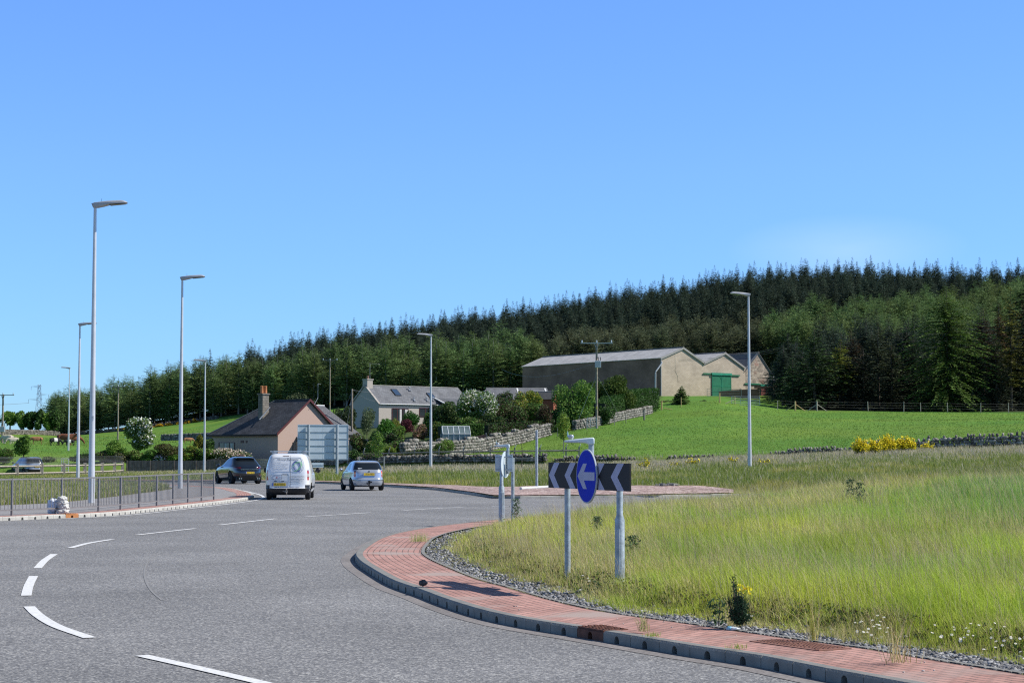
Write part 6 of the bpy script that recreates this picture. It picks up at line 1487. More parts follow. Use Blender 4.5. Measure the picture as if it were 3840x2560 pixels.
CZ = tz(cand[:, 0], cand[:, 1])-.2
hide = (cand[:, 3] > 1195) & (cand[:, 3] < 1790)
# which are individuals: front rows, skyline rows
front = np.argsort(cand[:, 4]+np.where(hide, 60, 0)+np.where(cand[:, 3] > 1850, 90, 0)); sk = np.argsort(-cand[:, 1]+np.where((cand[:, 1] > 640), 1e3, 0)+np.where(cand[:, 3] > 2352, 1e3, 0))
pick = list(front[:150]); cell = {}
for i in sk:
    b = int(cand[i, 3]//24)
    if cand[i, 3] > 540 and cell.get(b, 0) < 2 and i not in pick: pick.append(i); cell[b] = cell.get(b, 0)+1
    if len(pick) >= 278: break
mid = [i for i in range(len(cand)) if cand[i, 2] == 2 and i not in pick][:20]; pick = list(dict.fromkeys(pick+mid))[:292]
KN = ['spruce', 'larch', 'pine']; used = {}
GRP = {'spruce': 'dark spruces of the hill wood', 'larch': 'light green larches of the hill wood', 'pine': 'grey brown pines of the hill wood'}
for i in pick:
    k = KN[int(cand[i, 2])]; opts = [p for p in protos if p[0] == k]; j = int(g.integers(0, len(opts))); p = opts[j]
    if not used.get(id(p)): o = p[1]; used[id(p)] = 1
    else: o = copy_tree(p[1])
    s = g.uniform(.72, 1.14)*(.92 if cand[i, 3] < 330 else 1); o.location = (cand[i, 0], cand[i, 1], CZ[i]); o.rotation_euler = (0, 0, g.uniform(0, 6.28)); o.scale = (s*g.uniform(.9, 1.15), s, s); vq = cand[i, 3]; top = cand[i, 1] > 560
    zone = 'left wood behind the cattle field' if vq < 480 else 'wood behind the dark roofed bungalow' if vq < 790 else 'wood behind the grey cottage' if vq < 1120 else 'wood behind the long barn' if vq < 1620 else 'wood right of the barns'
    if k == 'spruce': wd, gp = (('dark spruce on the skyline, ', 'skyline spruces of the ') if top else ('dark spruce inside the ', 'spruces inside the '))
    elif k == 'larch': wd, gp = 'light green soft larch at the front of the ', 'larches of the '
    else: wd, gp = 'grey brown pine in the ', 'pines of the '
    o['label'] = wd+zone; o['group'] = gp+zone
pickset = set(pick); restI = np.array([i for i in range(len(cand)) if i not in pickset])
def forest_stuff(name, label, kind, idx):
    P = np.stack([cand[idx, 0], cand[idx, 1], CZ[idx]], 1); me = bpy.data.meshes.new(name); me.from_pydata([tuple(p) for p in P], [], [])
    a = me.attributes.new('rz', 'FLOAT', 'POINT'); a.data.foreach_set('value', g.uniform(0, 6.28, len(P)).astype(np.float32))
    a = me.attributes.new('sc', 'FLOAT', 'POINT'); a.data.foreach_set('value', g.uniform(.66, 1.12, len(P)).astype(np.float32))
    a = me.attributes.new('ix', 'INT', 'POINT'); a.data.foreach_set('value', g.integers(0, 3, len(P)).astype(np.int32))
    o = link(name, me, None); ng = bpy.data.node_groups.new('scatter_'+kind, 'GeometryNodeTree'); ng.interface.new_socket('Geometry', in_out='INPUT', socket_type='NodeSocketGeometry'); ng.interface.new_socket('Geometry', in_out='OUTPUT', socket_type='NodeSocketGeometry')
    N = ng.nodes; gi_, go = N.new('NodeGroupInput'), N.new('NodeGroupOutput'); ip = N.new('GeometryNodeInstanceOnPoints'); J = N.new('GeometryNodeJoinGeometry')
    for p in [p for p in protos if p[0] == kind][::-1]:
        oi = N.new('GeometryNodeObjectInfo'); oi.inputs['Object'].default_value = p[2]; oi.inputs['As Instance'].default_value = True; oi.transform_space = 'ORIGINAL'; ng.links.new(oi.outputs['Geometry'], J.inputs[0])
    def at(nm, ty):
        q = N.new('GeometryNodeInputNamedAttribute'); q.data_type = ty; q.inputs[0].default_value = nm; return q.outputs['Attribute']
    ip.inputs['Pick Instance'].default_value = True; ng.links.new(gi_.outputs[0], ip.inputs['Points']); ng.links.new(J.outputs[0], ip.inputs['Instance']); ng.links.new(at('ix', 'INT'), ip.inputs['Instance Index'])
    cx = N.new('ShaderNodeCombineXYZ'); ng.links.new(at('rz', 'FLOAT'), cx.inputs[2]); ng.links.new(cx.outputs[0], ip.inputs['Rotation']); ng.links.new(at('sc', 'FLOAT'), ip.inputs['Scale'])
    ng.links.new(ip.outputs[0], go.inputs[0]); md = o.modifiers.new('scatter', 'NODES'); md.node_group = ng; tag(o, label, 'wood', kind='stuff')
for k, nm, lb in ((0, 'spruce_wood', 'dense mass of dark spruces covering the top of the hill'), (1, 'larch_wood', 'mass of light green larches on the lower hillside'), (2, 'pine_wood', 'band of grey brown pines on the hill above the barns')):
    forest_stuff(nm, lb, KN[k], restI[cand[restI, 2] == k])

# --- big conifers at the right edge of the pasture
def big_conifer(v, ytop, Y, r, col, label, seed, p=.9, cap=.55, sx=1, dens=.9, name='conifer', f0=.08, tr=bark, spray=.34, droop=.2, ups=.1, per=11, tip=1.5):
    x = XV(v, Y); z = gz(x, Y)-.2; h = atY(v, ytop, Y).z-z; t = thing(name, label, 'conifer tree', (x, Y, z), 0, 'conifers at the right of the pasture')
    trunk_mesh(h, .22, seed, top=.96).build('trunk', tr, t)
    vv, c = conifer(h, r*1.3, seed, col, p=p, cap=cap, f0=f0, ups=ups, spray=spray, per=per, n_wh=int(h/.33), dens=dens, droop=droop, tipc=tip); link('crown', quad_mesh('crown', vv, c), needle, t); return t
BG = (.036, .066, .020); YG = (.10, .13, .022); BR = (.055, .040, .020); DK = (.012, .021, .010)  # DK puts the shade between the lower trunks into the needle colour
for v, yt, Y, r, c_, lb, kw in [
    (1872, 748, 262, 2.9, BG, 'dark green conifer nearest the barns at the left end of the front row', {}),
    (1822, 818, 266, 2.0, BG, 'smaller dark conifer in front of the outbuilding roof', {}),
    (1932, 775, 264, 2.3, YG, 'yellow green conifer second in the front row', dict(f0=.25)),
    (1958, 752, 272, 2.3, BR, 'brown topped conifer between yellow green tree and bare trunk', dict(f0=.4)),
    (2020, 742, 270, 3.0, (.035, .042, .018), 'dull green conifer with a bare straight lower trunk', dict(f0=.45)),
    (2085, 735, 276, 2.8, DK, 'very dark conifer just left of the broad drooping one', dict(f0=.15)),
    (2178, 652, 258, 5.0, (.075, .130, .026), 'broad tall conifer with drooping bright green branches, largest of the right group', dict(droop=.30, f0=.05, per=16, dens=.92, p=.8, cap=.5)),
    (2262, 702, 268, 2.7, BR, 'rusty brown conifer right of the broad green one', dict(f0=.35, dens=.8)),
    (2325, 655, 264, 2.6, (.09, .105, .02), 'slender conifer with golden green tiers near the right edge', dict(f0=.2, dens=.7)),
    (2300, 690, 284, 2.7, (.08, .052, .02), 'golden brown conifer behind the slender tiered one', dict(f0=.3)),
    (2368, 640, 272, 3.0, (.075, .048, .02), 'orange brown conifer cut by the right edge of the picture', dict(f0=.3)),
    (2378, 575, 258, 2.9, DK, 'dark conifer whose tip pokes in at the right edge', dict(f0=.3)),
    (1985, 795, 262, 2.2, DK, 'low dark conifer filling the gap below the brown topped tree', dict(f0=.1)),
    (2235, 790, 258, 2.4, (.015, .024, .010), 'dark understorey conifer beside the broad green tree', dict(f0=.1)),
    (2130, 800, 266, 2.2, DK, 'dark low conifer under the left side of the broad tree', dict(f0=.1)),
    (1845, 800, 270, 3.0, DK, 'added bushy conifer, shade in its dark colour, behind the first front conifer', dict(f0=.03)), (1900, 792, 266, 2.6, DK, 'added skirted conifer, dark to stand for shade, between the first and the yellow green one', dict(f0=.03)), (1952, 812, 263, 2.6, DK, 'added low conifer coloured as shade at the foot of the brown topped tree', dict(f0=.03)),  # low conifers from here on added to stand for darkness at trunk level
    (2050, 780, 264, 3.0, (.035, .05, .022), 'added dense conifer, darkened for trunk shade, right of the bare trunk', dict(f0=.03)), (2100, 770, 272, 3.2, DK, 'added conifer, shade coloured, filling the gap left of the broad green tree', dict(f0=.03)), (2240, 760, 272, 3.0, DK, 'added shade coloured conifer behind the right flank of the broad green tree', dict(f0=.03)),
    (2290, 770, 262, 2.4, (.035, .04, .02), 'added twiggy conifer, coloured dark as shade, between the two brown ones', dict(f0=.03)), (2345, 780, 266, 2.6, DK, 'added skirted conifer, its dark colour the shade, under the golden tiered tree', dict(f0=.03))]:
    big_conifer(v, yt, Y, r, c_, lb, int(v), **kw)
g3 = np.random.default_rng(5)
for k in range(52):          # shaded rows behind them
    v = 1800+g3.uniform(0, 700); Y = g3.uniform(276, 326); pr = [p for p in protos if p[0] == 'spruce'][k % 3]; o = copy_tree(pr[1]); x = XV(v, Y)
    s = g3.uniform(.72, .95); o.location = (x, Y, gz(x, Y)-.2); o.scale = (s*1.25, s*1.25, s*(.8 if v < 1900 else 1)); o.rotation_euler = (0, 0, g3.uniform(0, 6)); zl = 'right of the barns' if v < 2050 else 'behind the broad green conifer' if v < 2230 else 'at the right edge'; tag(o, 'shaded dark spruce behind the front conifers, '+zl, 'conifer tree', 'shaded spruces '+zl)

# --- leafy trees, shrubs and hedges
def crown_pts(g, n, rx, ry, rz, lobes=7, lob=.55):
    L = []; 
    for k in range(lobes):
        d = g.normal(0, 1, 3); d /= np.linalg.norm(d); d *= g.uniform(.35, .75); L.append(np.r_[d*np.array((rx, ry, rz)), g.uniform(.38, lob)])
    L.append(np.array((0, 0, 0, .7))); L = np.array(L); k = g.integers(0, len(L), n); d = g.normal(0, 1, (n, 3)); d /= np.linalg.norm(d, axis=1)[:, None]
    rr = g.uniform(0, 1, n)**.35; P = L[k, :3]+d*rr[:, None]*L[k, 3][:, None]*np.array((rx, ry, rz)); return P, d
def limbs(mb, g, h, r, rx, n=6, z0=.25):
    mb.tube([(0, 0, -.3), (g.normal(0, .05), 0, h*.35), (g.normal(0, .1), g.normal(0, .1), h*.8)], [r, r*.75, r*.25], 7)
    for k in range(n):
        a = g.uniform(0, 6.28); z = h*g.uniform(z0, .6); l = rx*g.uniform(.5, .9); mb.tube([(0, 0, z), (math.cos(a)*l*.5, math.sin(a)*l*.5, z+h*.16), (math.cos(a)*l, math.sin(a)*l, z+h*.30)], [r*.45, r*.3, r*.08], 5)
def plant(name, label, cat, v, yt, yb, Y, half, cols, seed, n=3500, leafs=.2, flowers=None, depth=None, trunk=.08, stem=True, lobes=7, group=None, bottom=None, asp=.6, flat=.35, z0=None, m=None, zoff=0):
    """v centre column, yt/yb top and bottom rows, half = half width in columns"""
    g = np.random.default_rng(seed+1000); x = XV(v, Y); z_b = atY(v, yb, Y).z; gzz = gz(x, Y); zt = atY(v, yt, Y).z; base = min(z_b, gzz+.8) if z0 is None else z0
    k = Y/FPX*SC; rx = half*k; H_ = zt-base; cb = (bottom if bottom is not None else .04)*H_; ry = depth if depth else rx*.9; rz = (H_-cb)/2; cz_ = cb+rz
    t = thing(name, label, cat, (x, Y, base), 0, group)
    mb = MB(); limbs(mb, g, H_*.92, trunk, rx) if stem else None
    mb.build('trunk' if 'tree' in name else 'stem', bark, t)
    P, d = crown_pts(g, n, rx, ry, rz, lobes); P[:, 2] = np.maximum(P[:, 2]+cz_, .03); P[:, 2] = np.minimum(P[:, 2], H_*1.02)
    vv, c = rand_quads(P, leafs, pal(g, n, *cols), g, flat, asp); link('crown' if 'tree' in name else 'foliage', quad_mesh('foliage', vv, c), m or leaf, t)
    if flowers:
        fc, fn, fs, fbias = flowers; kq = g.integers(0, n, fn*6); sc_ = (P[kq, 0]/rx)*.5-(P[kq, 1]/ry)*.9+((P[kq, 2]-cz_)/rz)*(.8+fbias)+g.normal(0, .35, fn*6); kq = kq[np.argsort(-sc_)[:int(fn*2.2)]][g.permutation(int(fn*2.2))[:fn]]
        P2 = P[kq]+d[kq]*.10+g.normal(0, .05, (fn, 3)); P2[:, 2] = np.clip(P2[:, 2], .1, H_*1.05)
        vv, c = rand_quads(P2, fs, pal(g, fn, fc, j=.08), g, .5, .9); link('blossom', quad_mesh('blossom', vv, c), flower, t)
    return t
G1, G2, G3 = (.072, .150, .030), (.125, .235, .040), (.175, .295, .050); OL = (.10, .11, .035); YGc = (.20, .22, .03); WH = (.72, .72, .62)
PUR = (.085, .022, .030); PK = (.32, .17, .12); DKG = (.022, .050, .016); BRn = (.085, .06, .035)
plant('blossom_tree', 'round tree covered in white blossom standing left of the second tall lamp', 'tree', 317, 959, 1045, 190, 39, [G3, (.15, .22, .06), (.12, .19, .06)], 1, 9000, .20, ((.86, .86, .76), 850, .19, .3), bottom=.04, trunk=.12, lobes=9)
plant('small_tree', 'young green leafy tree behind the parked people carrier', 'tree', 54, 991, 1060, 186, 24, [G2, G1, G3], 2, 2600, .22, bottom=.1)
plant('roadside_shrub', 'low mixed green shrub at the left edge behind the wooden fence', 'shrub', 8, 1024, 1070, 190, 34, [G1, G2, OL], 3, 2800, .2, depth=1.2)
plant('roadside_shrub', 'rough green shrub right of the parked people carrier', 'shrub', 112, 1046, 1070, 192, 26, [OL, G2, (.16, .17, .06)], 4, 1800, .18, depth=1)
for v, yt, hf, c_, lb, fl in [(195, 1040, 28, [DKG, G1], 'dark clipped hedge starting right of the small white gate', None), (235, 1033, 26, [G1, OL, BRn], 'brownish green shrub behind the nearest lamp post', None), (265, 1012, 20, [G2, G3], 'light green bush under the timber pole', None),
    (277, 1041, 22, [(.14, .15, .08), OL], 'rounded grey green bush above the dark fence', None), (318, 1036, 22, [G3, OL], 'yellowish green low bush under the blossom tree', None), (345, 1036, 18, [G1, G2], 'green bush right of the blossom tree trunk', None),
    (388, 1022, 34, [(.13, .13, .04), (.10, .14, .03), BRn], 'bronze tinted rhododendron behind the fence', None), (376, 1043, 15, [G1], 'small bush with dense pale lilac flowers above the fence', ((.60, .58, .68), 700, .14, .1)), (405, 1040, 14, [G3, G2], 'bright green small bush left of the second lamp', None),
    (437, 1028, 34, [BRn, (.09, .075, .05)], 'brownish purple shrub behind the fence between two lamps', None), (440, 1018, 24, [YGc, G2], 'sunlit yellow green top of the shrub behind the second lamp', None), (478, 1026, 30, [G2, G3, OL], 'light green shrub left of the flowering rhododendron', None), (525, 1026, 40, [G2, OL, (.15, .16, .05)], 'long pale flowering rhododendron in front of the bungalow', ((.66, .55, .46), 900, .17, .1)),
    (458, 1000, 14, [YGc, (.13, .14, .03)], 'round golden green conifer shrub behind the garden lamp', None), (482, 1004, 14, [DKG, G1], 'dark shrub between golden bush and bungalow', None)]:
    plant('garden_shrub', lb, 'shrub', v, yt-2, 1066, 188 if v not in (458, 482) else 191, hf*1.3, c_, int(v*3+yt), 3600, .20, fl, depth=1.4, group='shrubs behind the dark garden fence')
# small trees and hedge far left
for v, yt, hf, c_, lb in [(22, 938, 20, [G3, G2], 'bright green tree in the far hedgerow at left edge'), (48, 944, 14, [G2, G1], 'green tree with a yellow gorse top in the far hedgerow'), (68, 940, 14, [G1, DKG], 'third tree of the far hedgerow left of the pylon'), (88, 937, 12, [G1, DKG], 'pointed dark tree below the pylon'), (108, 942, 13, [G2, G3], 'light green tree right of the pylon'), (-12, 944, 20, [G1, G2], 'hedgerow tree cut by the left edge'), (125, 930, 12, [DKG, G1], 'dark tree at the left corner of the wood')]:
    plant('hedgerow_tree', lb, 'tree', v, yt, 985, 468, hf, c_, int(v+500), 2200, .55, depth=4, trunk=.2, group='small trees of the far left hedgerow')
# gorse line at the foot of the left wood
for k, (v, yt, hf) in enumerate([(366, 974, 9), (388, 970, 11), (408, 967, 10), (428, 966, 9), (449, 963, 10), (470, 962, 8), (345, 979, 8), (285, 985, 7)]):
    plant('gorse_bush', 'yellow gorse bush below the left wood, '+['third from its left end', 'fourth from its left end', 'left of the second lamp', 'touching the second tall lamp', 'right of the second tall lamp', 'rightmost of the row', 'second from its left end', 'leftmost of the row'][k], 'gorse bush', v, yt, 985, float(forest_edge(v))-9, hf, [DKG, G1, OL], 700+k, 900, .4, ((.55, .34, .02), 420, .38, .2), depth=1.6, group='gorse bushes along the left wood')
# between bungalow and cottage
PL = [('yew_tree', 'low spreading dark conifer with layered branches behind the bungalow roof', 705, 898, 990, 214, 66, [(.08, .11, .045), (.05, .07, .03), (.13, .16, .07)], 9000, .28, None, 3.0),
      ('yew_tree', 'dark layered conifer beside the telephone pole', 795, 925, 1010, 206, 28, [(.05, .07, .03), DKG], 5000, .26, None, 2.5),
      ('silver_shrub', 'tall airy silver green willow shrub in front of the cottage gable', 843, 930, 1010, 190, 24, [(.12, .16, .08), (.08, .12, .05)], 3000, .16, None, 1.8),
      ('garden_shrub', 'round bright green feathery bush below the cottage', 886, 962, 1012, 182, 24, [(.06, .17, .02), (.09, .22, .03)], 4200, .18, None, 1.6),
      ('garden_shrub', 'golden yellow conifer just right of the feathery bush', 909, 958, 1000, 186, 13, [YGc, (.14, .17, .03)], 2000, .16, None, 1.3),
      ('topiary_bush', 'smooth clipped dark green dome in front of the cottage window', 939, 939, 985, 214, 24, [(.03, .10, .015), (.045, .13, .02)], 5200, .16, None, 2.3),
      ('garden_shrub', 'dark crimson maple below the clipped dome', 930, 960, 998, 200, 21, [PUR, (.12, .03, .04)], 2800, .16, None, 1.6),
      ('garden_shrub', 'pinkish tan pieris bush left of the middle lamp', 966, 970, 1010, 180, 22, [PK, (.22, .16, .09), OL], 3000, .18, None, 1.5),
      ('garden_shrub', 'dark spreading shrub behind the middle lamp', 1003, 920, 990, 206, 26, [DKG, (.03, .045, .02)], 4200, .2, ((.5, .48, .38), 160, .14, 1.2), 2.0),
      ('hawthorn_tree', 'large tree with white blossom on its sunny top right of the middle lamp', 1088, 890, 990, 196, 50, [G1, G2, (.09, .15, .04)], 10000, .22, (WH, 1500, .17, .9), 3.8),
      ('garden_tree', 'dark leafy tree behind the white blossom tree', 1140, 905, 985, 212, 40, [G1, DKG, BRn], 6500, .24, None, 3.0),
      ('garden_tree', 'yellow tipped tree in front of the steading roof', 1195, 897, 975, 216, 34, [OL, G2, (.30, .27, .03)], 5500, .22, None, 2.8),
      ('garden_tree', 'brownish green bushy tree above the terraced hedge', 1175, 925, 995, 196, 48, [(.09, .10, .04), BRn, G1], 7000, .2, None, 2.6),
      ('garden_tree', 'reddish brown sparse shrub left of the bright round tree', 1245, 925, 985, 198, 26, [BRn, (.10, .05, .035), OL], 3000, .17, None, 1.6),
      ('sycamore_tree', 'large bright green broadleaf tree left of the transformer pole', 1315, 864, 988, 204, 50, [G2, (.06, .15, .03), G3], 12000, .22, None, 3.4),
      ('conifer_bush', 'bushy green conifer with feathery top right of the pole', 1415, 864, 950, 222, 48, [(.06, .12, .02), (.09, .16, .025)], 9000, .25, None, 2.6),
      ('conifer_bush', 'pointed green conifer tops behind the sycamore', 1360, 866, 940, 224, 40, [(.05, .10, .02), (.08, .14, .025)], 7000, .25, None, 2.4),
      ('garden_shrub', 'purple leaved shrub by the wall left of the small gate', 1246, 980, 1000, 198, 16, [PUR, (.05, .02, .03)], 1800, .15, None, 1.2),
      ('garden_shrub', 'rounded yellow green shrub above the wall behind the young tree', 1290, 970, 1000, 201, 24, [G3, G2, OL], 2600, .18, None, 1.5),
      ('garden_shrub', 'yellow and green variegated bush behind the silver car', 855, 1012, 1040, 166, 28, [(.26, .26, .09), G2, G1], 3600, .18, None, 1.3),
      ('garden_shrub', 'small dark green clump right of the direction sign', 812, 1030, 1055, 160, 17, [G1, DKG], 1800, .15, None, 1.0),
      ('heather_bank', 'grey purple heather bank above the stone wall', 880, 1036, 1062, 158, 62, [(.10, .095, .07), (.13, .11, .09), G1], 6500, .14, None, 1.0),
      ('garden_shrub', 'leafy green and brown shrub in the rockery left of the lamp', 925, 1000, 1048, 168, 30, [G1, G2, BRn], 3600, .18, None, 1.4),
      ('garden_shrub', 'reddish orange heath patch left of the middle lamp', 955, 1026, 1046, 162, 26, [(.20, .13, .05), G1, OL], 2600, .14, None, 1.0),
      ('garden_shrub', 'light green clump right of the middle lamp in the rockery', 1022, 1000, 1040, 166, 26, [G2, G3, OL], 2800, .16, None, 1.2),
      ('garden_shrub', 'small dark green bush in front of the greenhouse', 1072, 1008, 1030, 173.5, 13, [G1, DKG], 1500, .14, None, .8),
      ('garden_shrub', 'dark green bush left of the greenhouse', 1010, 968, 1012, 180, 30, [DKG, G1, YGc], 3600, .18, None, 1.4),
      ('garden_shrub', 'purple brown low hedge piece behind the greenhouse', 1055, 985, 1005, 182, 26, [PUR, G2], 2200, .16, None, 1.0),
      ('ivy_clump', 'yellow green creeping plant on the rockery', 890, 1022, 1045, 162, 20, [G3, YGc], 1500, .14, None, .8),
            ('garden_shrub', 'dark green laurel mass below the cottage wall', 870, 985, 1030, 176, 26, [G1, DKG], 4200, .2, None, 1.5),
      ('garden_shrub', 'olive shrub between telephone pole and feathery bush', 822, 985, 1040, 182, 26, [OL, G1, BRn], 3600, .2, None, 1.5),
      ('garden_shrub', 'low dark shrub beneath the crimson maple', 905, 995, 1030, 172, 24, [DKG, G1, BRn], 3200, .18, None, 1.3),
      ('garden_shrub', 'grey green shrub below the pinkish pieris', 972, 1008, 1040, 168, 30, [(.09, .11, .06), G1, BRn], 3800, .17, None, 1.4),
      ('garden_shrub', 'dark tree mass at the right end of the cottage', 1035, 918, 985, 204, 34, [DKG, G1, (.12, .16, .06)], 6500, .22, None, 2.4),
      ('garden_shrub', 'sunlit green shrub above the greenhouse roof', 1075, 955, 995, 186, 36, [G1, G2, OL], 4800, .2, None, 2.0),
      ('garden_shrub', 'dense green bush joining blossom tree and terraced hedge', 1125, 950, 990, 192, 34, [G1, DKG, OL], 4800, .2, None, 2.0),
      ('garden_shrub', 'reddish leaved bush at the left end of the terraced hedge', 1100, 968, 1000, 183, 14, [PUR, BRn], 1600, .15, None, 1.0),
      ('garden_shrub', 'dark mass of shrubs behind the small gate and sycamore', 1290, 930, 990, 207, 50, [DKG, G1], 7000, .22, None, 2.4),
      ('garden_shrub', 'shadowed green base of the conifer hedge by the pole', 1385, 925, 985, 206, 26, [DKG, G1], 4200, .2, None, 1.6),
      ('garden_shrub', 'dark evergreen left of the garden shed', 1158, 900, 960, 224, 26, [DKG, G1, BRn], 3800, .22, None, 2.0),
      ('garden_shrub', 'yellow flowering shrub hiding the shed roof edge', 1222, 893, 930, 228, 26, [(.30, .28, .03), G2], 3000, .2, None, 1.8),
      ('ivy_clump', 'creeping grey green plant hanging over the diagonal wall', 985, 1025, 1048, 160, 36, [(.12, .13, .07), G1, OL], 3000, .14, None, .7),
      ('garden_shrub', 'leafy green shrub in front of the garden shed wall', 1232, 915, 975, 214, 30, [G1, G2, OL], 4600, .2, None, 1.8),
      ('garden_shrub', 'low green brown growth below the left end of the diagonal wall', 935, 1034, 1062, 157, 34, [OL, G1, BRn], 3000, .14, None, .8),
      ('garden_shrub', 'spreading green shrub over the wall beside the middle lamp', 1012, 1018, 1050, 161, 26, [G1, OL, G2], 2800, .15, None, .9),
      ('garden_shrub', 'tall light green shrub in front of the cottage front wall', 990, 940, 1000, 204, 24, [G2, G1], 3600, .18, None, 1.6),
      ('garden_shrub', 'leafy shrub between crimson maple and feathery bush', 915, 975, 1015, 178, 20, [G2, OL, G3], 2600, .17, None, 1.2),
      ('weed_clump', 'scrubby weeds at the foot of the barn gable', 1530, 915, 938, 252, 32, [OL, G2, (.22, .19, .10)], 2400, .2, None, 1.2),
      ('weed_clump', 'grey green thistle clump left of the fir by the green door', 1617, 918, 935, 254, 18, [(.09, .12, .06), OL], 1500, .18, None, 1.0)]
for k, (nm, lb, v, yt, yb, Y, hf, cs, n, ls, fl, dp) in enumerate(PL):
    plant(nm, lb, 'tree' if 'tree' in nm else 'shrub', v, yt, yb, Y, hf, cs, 900+k*7, n, ls, fl, depth=dp, trunk=.12 if 'tree' in nm else .04, lobes=9 if n > 4000 else 7, bottom=.0, m=needle if nm in ('yew_tree', 'conifer_bush', 'small_fir_tree') else None, asp=.45 if nm == 'yew_tree' else .6)
for v, yt, Y, r_, c_, sd_, lb in ((1567, 886, 246, 1.6, (.075, .135, .03), 61, 'small pointed fir in front of the barn gable'), (1556, 902, 247, 1.1, (.07, .12, .03), 62, 'lower second fir touching the pointed one by the barn gable')):
    x = XV(v, Y); z = gz(x, Y)-.2; h = atY(v, yt, Y).z-z; t = thing('small_fir_tree', lb, 'tree', (x, Y, z)); trunk_mesh(h, .06, 3).build('trunk', bark, t)
    vv, c = conifer(h, r_, sd_, c_, p=.8, f0=.03, spray=.24, per=11, n_wh=22, ups=.3); link('crown', quad_mesh('crown', vv, c), needle, t)
def hedge(name, label, pts, wdt, hgt, cols, seed, n, leafs=.14, base=None, m=None, bulge=.08):
    """clipped hedge along pts [(v, ytop, ybottom, Y)]"""
    g = np.random.default_rng(seed); A = np.array([(XV(v, Y), Y, atY(v, yt, Y).z, atY(v, yb, Y).z) for v, yt, yb, Y in pts]); L_ = np.r_[0, np.cumsum(np.linalg.norm(np.diff(A[:, :2], axis=0), axis=1))]
    s = g.uniform(0, L_[-1], n); q = [np.interp(s, L_, A[:, k]) for k in range(4)]; side = g.choice([0, 0, 1, 2], n); T = A[-1, :2]-A[0, :2]; T /= np.linalg.norm(T); N = np.array((T[1], -T[0]))
    w_ = np.where(side == 1, g.uniform(-.5, .5, n), np.where(side == 0, .5, -.5)*g.uniform(.75, 1.06, n))*wdt; h = np.where(side == 1, g.uniform(.93, 1.04, n), g.uniform(0, 1, n)); w_ = w_+bulge*np.sin(s*1.7)+g.normal(0, .04, n)
    P = np.stack([q[0]+N[0]*w_, q[1]+N[1]*w_, q[3]+(q[2]-q[3])*h+.05*np.sin(s*2.3)], 1); c0 = np.array((A[:, 0].mean(), A[:, 1].mean(), A[:, 3].mean()))
    t = thing(name, label, 'hedge', tuple(c0)); vv, c = rand_quads(P-c0, leafs, pal(g, n, *cols), g, .2, .7); link('foliage', quad_mesh('foliage', vv, c), m or leaf, t)
    mb = MB(); 
    for a, b2 in zip(A[:-1], A[1:]):
        az = math.atan2(b2[1]-a[1], b2[0]-a[0]); ln = math.hypot(b2[1]-a[1], b2[0]-a[0]); mz = (min(a[2], b2[2])+max(a[3], b2[3]))/2; hh = max(.2, min(a[2], b2[2])-max(a[3], b2[3])-.15); mb.box(((a[0]+b2[0])/2-c0[0], (a[1]+b2[1])/2-c0[1], mz-c0[2]), (ln, wdt*.72, hh), az)
    mb.build('inner_twigs', mat('hedge_twigs', (.025, .035, .015), .95, var=.3), t); return t
hedge('clipped_hedge', 'long trimmed green hedge sloping up beside the barn below the pole', [(1375, 925, 985, 212), (1420, 904, 965, 222), (1460, 896, 952, 230), (1500, 893, 940, 236)], 2.0, 0, [(.05, .12, .02), (.035, .085, .015)], 41, 16000, .17, m=needle)
hedge('terrace_hedge', 'dark terraced garden hedge above the stone wall with sunlit top', [(1112, 975, 1003, 181), (1165, 972, 1000, 188), (1220, 968, 995, 195), (1262, 963, 988, 200)], 1.1, 0, [DKG, (.06, .13, .02), (.05, .03, .02)], 42, 9000, .15)
hedge('terrace_hedge', 'lower sunlit hedge behind the greenhouse', [(1010, 977, 1004, 178), (1060, 976, 1002, 179), (1105, 974, 1000, 180)], 1.1, 0, [G1, (.09, .17, .03)], 43, 5000, .15)
for k, (v, vb, hgt, Y, lb, c_) in enumerate([(1294, 1056, 945, 150, 'young yellow green sapling in front of the stone wall, left of the chevron sign', [G3, (.22, .28, .04)]), (869, 1083, 973+15, 143.5, 'thin green sapling beside the silver car', [G2, G3])]):
    x = XV(v, Y); z = gz(x, Y); h = atY(v, hgt, Y).z-z; t = thing('sapling', lb, 'sapling', (x, Y, z)); gs = np.random.default_rng(60+k); mb = MB(); mb.tube([(0, 0, -.2), (.03, 0, h*.5), (0, 0, h)], [.035, .03, .01], 6)
    for q in range(9): a = gs.uniform(0, 6.28); zz = h*gs.uniform(.3, .8); mb.tube([(0, 0, zz), (math.cos(a)*.4, math.sin(a)*.4, zz+.35)], [.012, .004], 4)
    mb.build('trunk', greybark, t); n = 1500 if k == 0 else 800; zz = gs.beta(2, 2, n)*.68+.32; rr = .62*np.sin(np.clip((zz-.28)/.74, 0, 1)*math.pi)**.7*gs.uniform(.1, 1, n); a = gs.uniform(0, 6.28, n)
    vv, c = rand_quads(np.stack([rr*np.cos(a), rr*np.sin(a), zz*h], 1), .13, pal(gs, n, *c_), gs, .3, .7); link('crown', quad_mesh('crown', vv, c), leaf, t)
x = XV(1198, 133); z = gz(x, 133); t = thing('bare_sapling', 'thin leafless dark sapling left of the sign backs', 'sapling', (x, 133, z)); h = atY(1198, 1005, 133).z-z
mb = MB().tube([(0, 0, -.1), (.05, 0, h*.5), (-.02, 0, h)], [.035, .028, .008], 6)
for q in range(5): mb.tube([(0, 0, h*(.45+.1*q)), ((-1)**q*.3, .1, h*(.55+.1*q))], [.012, .004], 4)
mb.build('trunk', bark, t)
